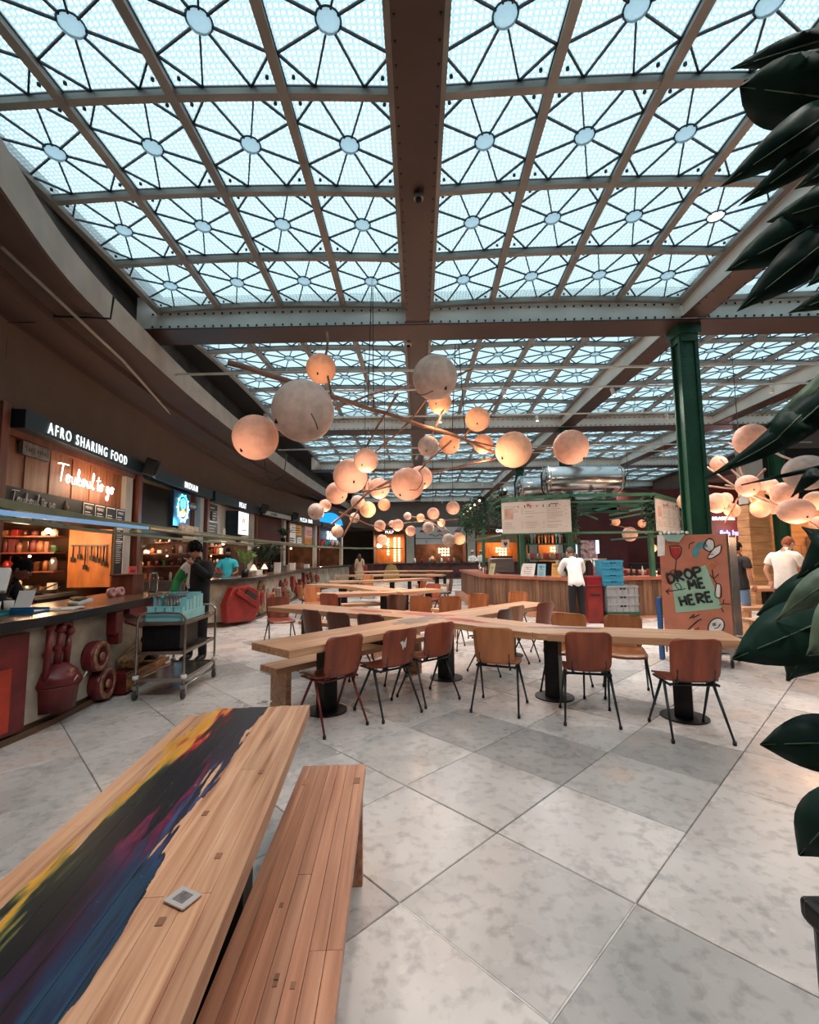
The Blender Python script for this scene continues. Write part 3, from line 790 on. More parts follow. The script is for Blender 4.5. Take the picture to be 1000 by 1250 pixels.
chair('a', -2.3, 7.75, 300, 'red-brown plywood chair at the end of the left rear arm, facing us', GR)
chair('c', -1.25, 6.25, 50, 'dark brown plywood chair on the left rear arm, nearest its end', GR)
chair('c', -.87, 5.98, 55, 'dark brown plywood chair in the middle of the left rear arm', GR)
chair('c', -.46, 5.78, 60, 'dark brown plywood chair on the left rear arm nearest the joint', GR)
chair('c', -.5, 8.0, 240, 'dark plywood chair beyond the left rear arm, left of the pair', GR)
chair('b', -.05, 7.6, 250, 'brown plywood chair beyond the left rear arm, right of the pair', GR)
chair('b', .45, 7.6, 250, 'honey plywood chair standing behind the joint in line with the aisle', GR)
chair('b', .95, 8.1, 240, 'honey plywood chair at the far side of the right rear arm', GR)
chair('b', 1.7, 8.5, 230, 'pale honey plywood chair right against the bar front', GR)

# ---- tables further back
def plain_table(pts, lbl, w0=.58, peds=None, z=.75):
    t = thing('long_table', lbl, 'table', (0, 0, 0))
    for i in range(len(pts) - 1):
        strip_top(t, pts[i], pts[i + 1], w0, m_oak, n=3, z=z - .0006 * (i % 2))
    for (x, y) in peds or [(Vector(pts[i]) * .75 + Vector(pts[i + 1]) * .25) for i in range(len(pts) - 1)] + [Vector(pts[-1]) * .85 + Vector(pts[-2]) * .15]: pedestal(t, x, y, r=.2)
    return t
plain_table([(-2.05, 9.35), (-.5, 9.75), (.35, 10.5)], 'second long table, running left to right behind the branching table')
plain_table([(-.5, 9.9), (-1.6, 11.8), (-2.9, 12.6)], 'third table, slanting away to the left behind the second')
plain_table([(-2.7, 13.9), (-1.2, 14.3), (.3, 15.4)], 'fourth long table, half way down the hall')
plain_table([(-3.3, 18.2), (-.8, 18.6), (1.0, 18.0)], 'fifth long table, towards the far stalls')
plain_table([(-3.1, 22.5), (-.5, 23.2), (1.6, 22.4)], 'last long table before the far wall')
bench((-1.9, 10.2), (-.5, 10.6), 'bench on the far side of the second long table')
bench((-1.1, 8.6), (.1, 8.9), 'bench on the near side of the second long table')
bench((.35, 8.9), (.62, 8.4), 'short bench end-on between the branching table and the second table', h=.5)
bench((-2.5, 14.8), (-.9, 15.4), 'bench behind the fourth long table')
bench((-1.0, 13.0), (.6, 14.3), 'bench in front of the fourth long table, right half')
bench((-.2, 17.0), (1.2, 16.8), 'bench in front of the fifth long table')
GB = 'chairs round the tables further back'
for (x, y, a, k, l_) in ((-1.6, 8.9, 70, 'a', 'red-brown chair at the left half of the second table'), (-2.3, 10.3, 300, 'b', 'yellowish chair behind the left end of the second table'),
                         (.25, 11.1, 240, 'a', 'red-brown chair behind the right end of the second table'), (-.1, 12.3, 200, 'a', 'reddish chair right of the slanting third table'),
                         (-2.7, 11.4, 30, 'b', 'honey chair left of the slanting third table'), (.7, 13.2, 190, 'c', 'dark chair in the aisle by the fourth table'),
                         (-1.8, 16.4, 270, 'b', 'honey chair between the fourth and fifth tables'), (.5, 19.4, 260, 'a', 'red-brown chair behind the fifth table')):
    chair(k, x, y, a, l_, GB)
# right-hand tables and benches
plain_table([(6.75, 10.0), (9.6, 10.3)], 'table top at the right behind the man in the white T-shirt', w0=.8)
bench((5.8, 8.7), (8.2, 8.9), 'pale bench right of the drop-me-here board, farther of two', w0=.45, h=.5)
bench((4.9, 7.0), (7.0, 6.9), 'pale bench right of the drop-me-here board, nearer of two', w0=.45, h=.5)
bench((5.7, 8.0), (8.0, 8.1), 'low bench between the two pale benches at the right', w0=.3, h=.35)
chair('b', 4.55, 5.4, 100, 'honey chair at the right, half hidden by the plant leaves', 'chairs at the right-hand tables')

MB().plate([(-.045, 0, .09), (-.015, 0, .10), (.0, 0, .08), (.03, 0, .13), (.028, 0, .06), (.02, 0, .03), (.005, 0, .04), (-.005, 0, .01), (-.02, 0, .05)], .002, (0, -1, 0)).build('torn_sticker', m_white, scarred, (0.02, -.255, .6), rot=(R(9), 0, 0))
# ================================================================== FOOD STALLS ALONG THE LEFT
m_ctop = mat('polished_wood_worktop', S(150, 108, 80), .22, 0, .3, 3, col2=S(96, 62, 44))
m_edge = mat('black_metal_edge', S(46, 50, 56), .35, .5, .12, 5)
m_cfront = mat('distressed_white_front', S(176, 166, 150), .7, 0, .3, 3.5, bump=.25, col2=S(120, 108, 94))
m_oxblood = mat('oxblood_paint', S(104, 28, 32), .38, 0, .25, 5, bump=.1)
m_redbox = mat('bright_red_paint', S(132, 30, 26), .4, 0, .2, 4)
m_gold = mat('worn_gold', S(184, 140, 100), .5, .2, .4, 18, col2=S(110, 50, 44))
m_plinth = mat('brown_plinth', S(96, 72, 52), .6, 0, .2, 3)
m_driftwood = mat('driftwood', S(140, 104, 70), .7, 0, .5, 5, bump=.3, stretch=(1, 5, 5))
m_post = mat('red_brown_timber', S(118, 62, 44), .5, 0, .2, 2, stretch=(6, 6, .6), rnd=.08)
m_plank = mat('orange_timber_plank', S(158, 98, 62), .55, 0, .2, 2.4, bump=.1, stretch=(6, 6, .6), rnd=.2, col2=S(112, 62, 38))
m_sign = mat('black_teal_sign_box', S(20, 34, 38), .4, 0, .1, 4)
m_board = mat('chalkboard', S(38, 34, 34), .6, 0, .15, 12)
m_lit = emit('white_lit_lettering', (.92, 1, 1, 1), 1.5)
m_neonw = emit('warm_white_neon', (1, .80, .66, 1), 5.0)
m_neonb = emit('cyan_neon', (.12, .75, 1, 1), 2.6)
m_chalk = mat('chalk_lettering', S(222, 216, 208), .8, 0, .05)
m_maroon = mat('maroon_panel', S(84, 32, 32), .6, 0, .15, 2)
m_orangewall = mat('orange_timber_wall', S(172, 102, 48), .5, 0, .2, 2, stretch=(4, 4, 1), rnd=.1)
m_inner = mat('dark_kitchen_wall', S(92, 60, 46), .7, 0, .35, 2.5)
m_inox = mat('brushed_steel', S(176, 172, 168), .28, .85, .12, 3, stretch=(1, 1, 12))
m_tilew = mat('cream_tile', S(206, 196, 184), .3, 0, .04, 3)
m_warm = emit('warm_bulb', (1, .62, .32, 1), 9)
m_pink = mat('pink_poster', S(196, 70, 80), .6, 0, .12, 8)
m_paper = mat('white_paper', S(222, 216, 210), .7, 0, .04, 9)
m_teal = mat('teal_plastic', S(40, 160, 170), .4, 0, .08, 5)
m_blue = mat('blue_plastic', S(34, 104, 150), .4, 0, .1, 5)
m_brown = mat('brown_kitchen_stuff', S(120, 74, 52), .6, 0, .3, 8)
m_pier = mat('pale_pier', S(176, 170, 160), .8, 0, .06, 3, bump=.1)
m_bottle = mat('brown_glass', S(70, 40, 26), .15, 0, .2, 4, rnd=.4)
m_bottleg = mat('green_glass', S(44, 70, 44), .15, 0, .2, 4, rnd=.4)

def script_strokes(word):
    """joined-up hand lettering as polylines, one unit = x-height"""
    G = {'T': ([[(-.2, 2.1), (.3, 2.2), (1.5, 2.25)], [(.6, 2.2), (.45, 1.2), (.3, 0)]], 1.0),
         'o': ([[(0, .3), (.35, 1), (.05, .9), (-.05, .35), (.2, 0), (.5, .3), (.4, .95), (.75, .8)]], .75),
         'u': ([[(0, .9), (0, .2), (.2, 0), (.5, .3), (.55, .95), (.5, .1), (.75, .15)]], .75),
         'k': ([[(0, .3), (.35, 1.6), (.2, 2.1), (.05, 1.2), (0, 0), (.1, .7), (.4, 1), (.45, .6), (.1, .5), (.5, 0), (.75, .2)]], .75),
         'l': ([[(0, .3), (.4, 1.7), (.25, 2.2), (.1, 1.2), (.2, 0), (.5, .2)]], .5),
         't': ([[(.1, .2), (.3, 1.9), (.15, .2), (.3, 0), (.55, .2)], [(-.1, 1.3), (.7, 1.45)]], .55),
         'g': ([[(.5, .9), (.1, .9), (0, .3), (.3, 0), (.5, .8), (.5, -.7), (.2, -1.1), (0, -.7), (.4, -.2), (.8, .3)]], .8),
         'e': ([[(0, .4), (.4, .7), (.25, 1), (0, .6), (.15, 0), (.5, .2)]], .5), ' ': ([], .35)}
    out = []; x = 0
    for ch in word:
        st, w_ = G[ch]
        for q in st: out.append([(x + a, b) for a, b in q])
        x += w_ * 1.22
    return out, x
def smooth2(pts, n=4):
    P = pcurve([Vector((a, b)) for a, b in pts], n) if len(pts) > 2 else [Vector(p) for p in pts]
    return P
def script(word, width, r, m, parent, x0, y, z, name='script_lettering', slope=0, seg=5):
    st, tot = script_strokes(word); k = width / tot; mb = MB()
    for q in st:
        mb.tube([(x0 + p.x * k, y, z + p.y * k * .8 + slope * p.x * k) for p in smooth2(q)], r, seg)
    return mb.build(name, m, parent)

def spx(y):
    for i in range(len(SP) - 1):
        if SP[i].y <= y <= SP[i + 1].y:
            t = (y - SP[i].y) / (SP[i + 1].y - SP[i].y); return SP[i].x + t * (SP[i + 1].x - SP[i].x)
    return SP[-1].x
def stall(y0, y1, lbl, post=True):
    p, q = Vector((spx(y0), y0)), Vector((spx(y1), y1)); d = q - p; L = d.length
    t = thing('food_stall', lbl, 'stall', (p.x, p.y, 0), atan2(d.y, d.x)); dep = 2.2
    MB().bbox((0, dep, 0), (L, dep + .06, 3.3)).build('back_wall', m_inner, t)
    MB().bbox((-.02, .05, 0), (.03, dep, 3.3)).build('side_wall', m_inner, t)
    MB().bbox((L - .03, .05, 0), (L + .02, dep, 3.3)).build('side_wall', m_inner, t)
    MB().bbox((0, .0, 3.26), (L, dep + 1.2, 3.34)).build('canopy', m_dark, t)
    MB().bbox((0, .1, 0.0), (L, .9, .02)).build('floor_mat', m_black, t)
    MB().bbox((-.02, -.06, 0), (.11, .10, 3.36)).build('post', m_post, t, bevel=.006)
    MB().bbox((L - .40, -.02, 0), (L - .14, .12, 3.1)).build('pier', m_pier, t)
    return t, L
def sign_box(t, x0, x1, word, size, tx, sx=1.0, m=None, z0=3.08, z1=3.31):
    b = MB().bbox((x0, -.2, z0), (x1, .02, z1)).build('sign_box', m_sign, t, bevel=.005)
    if word: text(word, 'lettering', size, m or m_lit, b, (tx, -.208, z0 + .045), (R(90), 0, 0), .003, bold=False, sx=sx, sp=1.4)
    return b
def wlight(t, x, y, z, e, col=(1, .6, .3)):
    o = MB().ball((0, 0, 0), .045, 10, 6).build('bulb', m_warm, t, (x, y, z)); lamp('POINT', (0, 0, -.06), e, col, .08, o); return o
def bottles(t, x0, x1, y, z, n, name='bottle', s=1.0):
    for k in range(n):
        x = x0 + (x1 - x0) * (k + .5) / n
        mb = MB().lathe([(.0, 0), (.038 * s, 0), (.038 * s, .17 * s), (.014 * s, .22 * s), (.014 * s, .29 * s), (0, .29 * s)], (0, 0, 0), 8)
        mb.build(name, random.choice((m_bottle, m_bottleg, m_bottle)), t, (x, y, z))
# ---------- stall 1
t, L = stall(5.15, 8.62, 'nearest food stall, timber planks and glowing handwritten sign under AFRO SHARING FOOD')
sign_box(t, .14, L, 'AFRO SHARING FOOD', .215, .55, .74)
MB().bbox((.09, -.03, 3.0), (L - .1, .06, 3.09)).build('lintel', m_post, t)
x = .11; k = 0
while x < L - .42:
    w_ = random.uniform(.19, .27); w_ = min(w_, L - .42 - x + .001)
    if w_ < .06: break
    MB().bbox((x, .05 + .012 * (k % 2), 2.38), (x + w_ - .006, .085 + .012 * (k % 2), 3.02)).build('plank', m_plank, t); x += w_; k += 1
script('Toukoul to go', 1.55, .0075, m_neonw, t, 1.15, -.02, 2.6, 'neon_script', slope=.0)
for k in range(3): lamp('POINT', (1.7 + .4 * k, -.25, 2.62), 4, (1, .7, .45), .1, t)
b = MB().bbox((.42, -.01, 2.82), (.95, .04, 2.99)).build('name_plate', mat('weathered_plate', S(120, 112, 104), .6, 0, .25, 10), t)
text('TAKE AWAY', 'lettering', .09, m_board, b, (.46, -.012, 2.87), (R(90), 0, 0), .001, sx=.9)
b = MB().bbox((.12, -.03, 2.08), (L - .42, .03, 2.38)).build('menu_band', m_board, t)
script('Toukoul to go', .85, .006, m_chalk, b, .25, -.037, 2.2, 'chalk_script')
MB().lathe([(0, 0), (.035, .02), (.04, .06), (.02, .1), (.012, .15), (0, .15)], (0, 0, 0), 10).build('calabash_motif', mat('tan_paint', S(176, 140, 110), .7), b, (1.32, -.035, 2.18))
for k, x in enumerate((1.75, 2.08, 2.42, 2.76)):
    c_ = MB().bbox((x, -.04, 2.10), (x + .29, -.031, 2.36)).build('menu_card', m_board, b)
    MB().bbox((x, -.043, 2.345), (x + .29, -.04, 2.36)).bbox((x, -.043, 2.10), (x + .29, -.04, 2.11)).bbox((x, -.043, 2.10), (x + .012, -.04, 2.36)).build('chalk_frame', m_chalk, c_, kind='stuff')
    if k != 2: text('MENU', 'lettering', .07, m_chalk, c_, (x + .05, -.044, 2.27), (R(90), 0, 0), .001)
    for q in range(3): MB().bbox((x + .05, -.044, 2.135 + .04 * q), (x + .05 + random.uniform(.1, .2), -.04, 2.15 + .04 * q)).build('chalk_line', m_chalk, c_)
c_ = MB().bbox((2.74, -.05, 1.06), (3.02, -.02, 2.06)).build('menu_column', m_board, t)
for q in range(16): MB().bbox((2.78, -.054, 1.42 + .037 * q), (2.78 + random.uniform(.1, .2), -.05, 1.432 + .037 * q)).build('chalk_line', m_chalk, c_)
MB().bbox((2.77, -.056, 2.0), (2.99, -.05, 2.04)).bbox((2.77, -.056, 1.78), (2.99, -.05, 1.81)).build('white_heading', m_chalk, c_, kind='stuff')
c_ = MB().bbox((2.76, -.3, 1.0), (3.03, -.27, 1.36)).build('pink_poster', m_pink, t)
text('MENU', 'lettering', .07, m_maroon, c_, (2.79, -.303, 1.25), (R(90), 0, 0), .001)
MB().bbox((L - .52, .12, 1.0), (L - .47, .82, 2.02)).build('orange_panel', m_orangewall, t)
r_ = MB().bbox((L - .56, .18, 1.72), (L - .54, .76, 1.745)).build('utensil_rail', m_black, t)
for k, h in enumerate((.28, .22, .18, .34, .15, .2)):
    MB().tube([(0, 0, 0), (0, 0, -h)], .012).box((0, 0, -h - .03), (.02, .06, .08)).build('utensil', m_black, r_, (L - .57, .22 + .1 * k, 1.72))
MB().bbox((.2, 1.5, 1.45), (1.6, 1.8, 1.48)).build('shelf', m_post, t)
bottles(t, .7, 1.55, 1.6, 1.48, 7, s=.9)
MB().bbox((.1, 1.0, 0), (1.6, 1.8, .95)).build('back_counter', m_brown, t)
MB().bbox((1.75, .7, 0), (L - .5, 1.5, .88)).build('hob_unit', m_black, t)
MB().bbox((1.7, .65, .88), (L - .45, 1.5, .93)).build('steel_worktop', m_inox, t)
for k, (x, rr) in enumerate(((1.95, .12), (2.35, .15), (2.75, .13))):
    o = MB().lathe([(0, 0), (rr * .8, 0), (rr, .06), (rr - .01, .06), (rr * .8, .01), (0, .01)], (0, 0, 0), 16).build('frying_pan', m_black, t, (x, .95, .93))
    MB().tube([(rr * .9, 0, .05), (rr + .25, -.12, .16)], .012).build('handle', m_black, o)
for k in range(4): MB().bbox((.2 + .35 * k, .1, 2.0), (.5 + .35 * k, .5, 2.04)).build('hood_panel', m_inox, t)
wlight(t, .9, 1.0, 1.95, 26); wlight(t, 2.2, .7, 1.95, 30); wlight(t, 1.5, 1.3, 1.9, 14)
rdk = random.Random(21)
def clutter(t, x0, x1, y, z, n, seed=0):
    """pots, tins and boxes standing on a kitchen shelf"""
    r_ = random.Random(seed); x = x0
    for k in range(n):
        w_ = (x1 - x0) / n * r_.uniform(.6, .9); h = r_.uniform(.1, .3); m = r_.choice((m_inox, m_brown, m_paper, m_plank, m_redbox, m_inox, m_black, m_maroon, m_cloth))
        c_ = (x0 + (x1 - x0) * (k + .5) / n, y + r_.uniform(-.05, .05), z)
        if r_.random() < .5: MB().lathe([(0, 0), (w_ * .45, 0), (w_ * .48, h * .9), (w_ * .3, h), (0, h)], (0, 0, 0), 10).build('pot', m, t, c_)
        else: MB().bbox((-w_ / 2, -.1, 0), (w_ / 2, .1, h)).build('container', m, t, c_, bevel=.008)
m_cloth = mat('cream_cloth', S(190, 176, 156), .8)
clutter(t, .2, 1.5, 1.35, .95, 7, 1); clutter(t, .3, 1.5, 1.65, 1.48, 4, 2); clutter(t, 1.8, 2.9, 1.35, .93, 5, 3)
MB().bbox((.15, 1.95, 1.95), (1.55, 2.15, 1.98)).build('shelf', m_post, t); clutter(t, .2, 1.5, 2.0, 1.98, 8, 4)
def side_kitchen(t, L, seed, y0=.2, warm=8):
    """shelving on the far side wall of a stall, the side one sees from the aisle"""
    r_ = random.Random(seed)
    MB().bbox((L - 1.0, y0, 0), (L - .5, 2.15, .93)).build('side_counter', r_.choice((m_inox, m_brown)), t)
    for z, n in ((.93, 9), (1.30, 10), (1.62, 11), (1.9, 8)):
        if z > 1: MB().bbox((L - .78, y0, z - .025), (L - .46, 2.15, z)).build('side_shelf', m_post, t)
        for k in range(n):
            y = y0 + (2.1 - y0) * (k + .5) / n; h = r_.uniform(.08, .26) if z < 1.9 else r_.uniform(.06, .12); w_ = r_.uniform(.06, .12)
            m = r_.choice((m_inox, m_brown, m_paper, m_plank, m_redbox, m_bottle, m_bottleg, m_maroon, m_cloth, m_bottle))
            if r_.random() < .6: MB().lathe([(0, 0), (w_ * .5, 0), (w_ * .52, h * .7), (w_ * .25, h), (0, h)], (0, 0, 0), 9).build('jar', m, t, (L - .68, y, z))
            else: MB().bbox((-.06, -w_ / 2, 0), (.06, w_ / 2, h)).build('container', m, t, (L - .66, y, z), bevel=.006)
    for k in range(3): MB().ball((0, 0, 0), .022, 8, 6).build('small_bulb', m_warm, t, (L - .82, y0 + .35 + .6 * k, 1.55 + .2 * (k % 2)))
    lamp('POINT', (L - 1.1, 1.2, 1.85), warm, (1, .62, .36), .12, t)
side_kitchen(t, L, 31, .9, 10)
# ---------- stall 2
t, L = stall(8.68, 12.35, 'second food stall with a glowing blue neon emblem under the INDIAN sign')
sign_box(t, .12, L - .02, 'INDIAN', .21, 1.75, .85)
MB().bbox((.1, .3, 2.0), (L - .4, .34, 3.1)).build('upper_panel', mat('black_panel', S(34, 24, 26), .5), t)
MB().bbox((L - 1.25, .2, 2.05), (L - .42, .25, 2.95)).build('maroon_panel', m_maroon, t)
pn = MB().bbox((1.35, -.14, 2.22), (2.30, -.06, 3.02)).build('neon_panel', mat('dark_blue_panel', S(20, 52, 78), .35), t)
def ring(cx, cz, r0, m, name, a0=0, a1=360, rr=.013, y=-.16, sq=1.0, n=24):
    MB().tube([(cx + r0 * cos(R(a0 + (a1 - a0) * k / n)), y, cz + r0 * sq * sin(R(a0 + (a1 - a0) * k / n))) for k in range(n + 1)], rr, 6).build(name, m, pn)
ring(1.82, 2.64, .30, m_neonb, 'neon_tube', sq=1.0); ring(1.82, 2.64, .26, m_lit, 'neon_tube', 160, 380, sq=1.0); ring(1.82, 2.74, .12, m_neonb, 'neon_tube')
ring(1.82, 2.74, .06, m_neonb, 'neon_tube'); ring(1.82, 2.56, .10, m_neonw, 'neon_tube', 180, 360)
for k in range(10):
    a = 2 * pi * k / 10; MB().tube([(1.82 + .28 * cos(a), -.165, 2.64 + .28 * sin(a)), (1.82 + .34 * cos(a), -.165, 2.64 + .34 * sin(a))], .018, 6).build('neon_ray', m_neonb if 1 < k < 4 else m_lit, pn)
MB().tube([(1.75, -.165, 2.56), (1.82, -.165, 2.5), (1.89, -.165, 2.56), (1.82, -.165, 2.6), (1.75, -.165, 2.56)], .02, 6).build('orange_neon', emit('orange_neon', (1, .35, .05, 1), 4), pn)
text('Indian Street Food', 'blue_lettering', .15, emit('blue_letters', (.05, .65, 1, 1), 3.5), t, (1.3, -.16, 2.06), (R(90), 0, 0), .006, sx=.72)
lamp('POINT', (1.8, -.4, 2.3), 12, (.1, .6, 1), .15, t)
c_ = MB().bbox((2.45, -.02, 2.72), (3.05, .03, 2.88)).build('small_sign', mat('dim_sign', S(96, 96, 92), .6, 0, .3, 20), t)
text('TAKE AWAY', 'lettering', .1, m_chalk, c_, (2.5, -.03, 2.755), (R(90), 0, 0), .002, sx=.85)
c_ = MB().bbox((.2, -.75, 1.98), (1.2, -.72, 2.16)).build('carved_word_sign', mat('raw_ply', S(176, 160, 140), .7), t)
text('bollibox', 'lettering', .2, mat('pale_wood_letters', S(196, 178, 156), .7), c_, (.25, -.76, 2.03), (R(90), 0, 0), .01, bold=True, sx=.95)
MB().bbox((.35, -.76, 1.82), (1.1, -.74, 1.94)).build('lower_plaque', mat('raw_ply', None), c_)
st = []
for k in range(16): a = pi * k / 8; r_ = .14 if k % 2 else .09; st.append((2.95 + r_ * cos(a), -.74, 2.12 + r_ * sin(a)))
MB().plate(st, .02, (0, -1, 0)).build('star_ornament', mat('pale_wood_letters', None), t)
MB().bbox((.15, 1.0, 1.0), (.7, 1.3, 1.75)).build('coffee_machine', m_brown, t)
o = MB().bbox((1.1, .75, 1.0), (1.95, 1.3, 1.75)).build('cardboard_box', mat('cardboard', S(150, 100, 66), .8, 0, .1, 4), t)
MB().bbox((1.15, .73, 1.45), (1.75, .75, 1.7)).build('paper_notice', m_paper, o)
MB().tube([(.85, .8, .9), (.85, .8, 2.1)], .16, 14).build('copper_flue', mat('copper', S(190, 110, 80), .25, .8, .1, 3), t)
MB().plate([(1.4, .5, 2.1), (2.6, .5, 2.1), (2.5, 1.1, 1.6), (1.9, 1.1, 1.75)], .03, (0, 0, 1)).build('extractor_hood', m_inox, t)
MB().bbox((.1, 1.1, 0), (L - .3, 1.9, .98)).build('back_counter', m_brown, t)
bottles(t, 2.1, 3.0, 1.4, .98, 7)
MB().bbox((.1, 1.9, 1.4), (3.2, 2.15, 1.43)).build('shelf', m_inox, t); clutter(t, .2, 3.1, 2.0, 1.43, 12, 6); clutter(t, 2.0, 3.1, 1.6, .98, 6, 7); side_kitchen(t, L, 32, .25, 12)
for k in range(6): MB().ball((0, 0, 0), .03, 8, 6).build('fairy_bulb', m_warm, t, (.25 + .5 * k, 1.0, 1.9 - .25 * (k % 2)))
wlight(t, .5, .8, 1.9, 16, (1, .5, .25)); wlight(t, 2.3, .9, 1.95, 24); wlight(t, 1.3, 1.2, 1.9, 10)
# ---------- stall 3
t, L = stall(12.42, 16.9, 'third food stall, pale wall with chalkboards and square light box under the MEAT sign')
sign_box(t, .12, L, 'MEAT', .24, 2.1, .9, z0=3.06, z1=3.34)
MB().bbox((.12, .1, 1.98), (L - .4, .14, 3.08)).build('upper_panel', m_tilew, t)
lb = MB().bbox((1.75, -.3, 2.2), (2.75, .08, 2.95)).build('light_box', m_sign, t, bevel=.01)
MB().bbox((1.78, -.312, 2.22), (2.72, -.3, 2.93)).build('lit_face', emit('lit_face', (1, .98, .96, 1), 1.35), lb)
text('W', 'red_logo', .3, mat('red_print', S(196, 60, 60), .5), lb, (2.05, -.318, 2.55), (R(90), 0, 0), .002, bold=True)
MB().bbox((1.95, -.318, 2.34), (2.5, -.313, 2.38)).bbox((2.1, -.318, 2.44), (2.14, -.313, 2.52)).bbox((2.32, -.318, 2.44), (2.36, -.313, 2.52)).build('grey_print', m_inox, lb, kind='stuff')
lamp('POINT', (2.2, -.6, 2.5), 10, (1, .95, .9), .2, t)
for (a, b_, c0, c1) in ((.35, .95, 2.85, 3.02), (.55, .95, 2.55, 2.82), (.3, 1.0, 2.02, 2.5), (3.0, 3.35, 2.62, 2.9), (2.75, 3.1, 2.0, 2.45)):
    c_ = MB().bbox((a, .05, c0), (b_, .1, c1)).build('chalkboard', m_board, t)
    n = int((c1 - c0) / .085)
    for q in range(n): MB().bbox((a + .07, .044, c0 + .05 + .08 * q), (a + .07 + (b_ - a) * random.uniform(.4, .75), .05, c0 + .075 + .08 * q)).build('chalk_line', m_chalk, c_)
MB().ball((0, 0, 0), .1, 10, 6, (1, .2, 1.5)).build('red_badge', m_pink, t, (3.25, .06, 2.35)); MB().ball((0, 0, 0), .08, 10, 6, (.8, .2, 1.3)).build('black_badge', m_black, t, (.38, .06, 2.68))
MB().bbox((.3, 1.2, .9), (2.1, 1.3, 1.95)).build('tiled_splashback', m_tilew, t)
g = MB()
for k in range(8): g.bbox((.3, 1.19, 1.0 + .12 * k), (2.1, 1.2, 1.008 + .12 * k))
for k in range(14): g.bbox((.34 + .13 * k, 1.19, .9), (.348 + .13 * k, 1.2, 1.95))
g.build('tile_joints', m_grout, t, kind='stuff')
MB().bbox((2.4, .8, 0), (4.0, 1.6, 1.0)).build('back_counter', m_inox, t)
clutter(t, 2.4, 4.0, 1.2, 1.0, 7, 9); side_kitchen(t, L, 33, .9, 8)
wlight(t, 1.0, .6, 1.95, 16, (1, .85, .7)); wlight(t, 3.0, .6, 1.95, 16, (1, .8, .6))
# ---------- stall 4
t, L = stall(16.95, 20.2, 'fourth stall, plain maroon front with a pale strip on top, plants before it')
sign_box(t, .12, L, None, 0, 0); b = MB().bbox((.2, -.22, 3.1), (L - .1, -.2, 3.27)).build('pale_strip', m_pier, t)
text('LA PIAZZA', 'lettering', .14, m_board, b, (.9, -.225, 3.13), (R(90), 0, 0), .002)
MB().bbox((.12, .1, 1.95), (L - .4, .14, 3.08)).build('upper_panel', m_maroon, t)
rk = MB()
for z in (1.05, 1.25, 1.45, 1.65, 1.85): rk.bbox((1.6, .4, z), (2.6, .8, z + .025))
for x in (1.6, 2.58): rk.bbox((x, .4, 0), (x + .02, .42, 2.0))
rk.build('plate_rack', m_inox, t)
wlight(t, 1.0, .9, 1.9, 14)
# ---------- stall 5
t, L = stall(20.3, 23.95, 'fifth stall with orange and pink posters over its opening')
sign_box(t, .12, L, 'PIZZA BAR', .26, .9, .9)
MB().bbox((.12, .1, 1.95), (L - .4, .14, 3.08)).build('upper_panel', mat('grey_panel', S(110, 106, 100), .6), t)
for a, b_, c0, c1, m in ((.2, .95, 2.0, 3.0, m_paper), (.4, 1.6, 2.5, 2.98, mat('orange_poster', S(206, 140, 60), .6, 0, .15, 3)), (.25, .8, 2.02, 2.45, mat('pale_pink_poster', S(216, 160, 160), .6, 0, .1, 8)),
                        (1.15, 1.65, 2.0, 2.4, m_paper), (2.1, 3.0, 2.45, 2.98, mat('pale_pink_poster', None)), (2.05, 2.95, 2.0, 2.45, mat('orange_poster', None))):
    c_ = MB().bbox((a, .03 + a * .002, c0), (b_, .1, c1)).build('poster', m, t)
    for q in range(3): MB().bbox((a + .1, .02, c0 + .1 + .1 * q), (b_ - .1, .03, c0 + .13 + .1 * q)).build('print_line', m_board if q else m_maroon, c_)
MB().bbox((.2, 1.2, 0), (3.2, 1.8, 1.0)).build('back_counter', m_brown, t); clutter(t, .3, 3.1, 1.4, 1.0, 9, 12)
wlight(t, 1.0, .9, 1.9, 22); wlight(t, 2.4, .9, 1.9, 12)
# ---------- stall 6
t, L = stall(24.0, 28.0, 'sixth stall with a bright blue half-round top and blue SHAKE boards')
sign_box(t, .12, L, 'SUSHI', .3, 2.0, .9)
MB().bbox((.12, .1, 1.95), (L - .4, .14, 3.08)).build('upper_panel', mat('deep_blue_panel', S(24, 76, 116), .5, 0, .35, 4), t)
text('SHAKE', 'lettering', .62, m_lit, t, (1.2, -.02, 2.45), (R(90), 0, 0), .01, bold=True, sx=.85)
for k in range(9): MB().lathe([(0, 0), (.1, 0), (.13, .28), (.0, .28)], (0, 0, 0), 8).build('painted_cup', random.choice((m_paper, m_pink, m_plank, m_teal)), t, (.5 + .33 * k, .02, 2.02 + .1 * (k % 2)))
ar = [(1.9 + 1.75 * cos(pi * k / 14), -.1, 3.32 + .62 * sin(pi * k / 14)) for k in range(15)]
MB().plate(ar, .12, (0, 1, 0)).build('blue_dome_sign', emit('blue_light_dome', (.02, .32, .95, 1), 1.1), t)
MB().bbox((.2, 1.2, 0), (3.2, 1.8, 1.0)).build('back_counter', m_brown, t); clutter(t, .3, 3.1, 1.4, 1.0, 9, 13)
wlight(t, 2.4, .9, 1.9, 24)
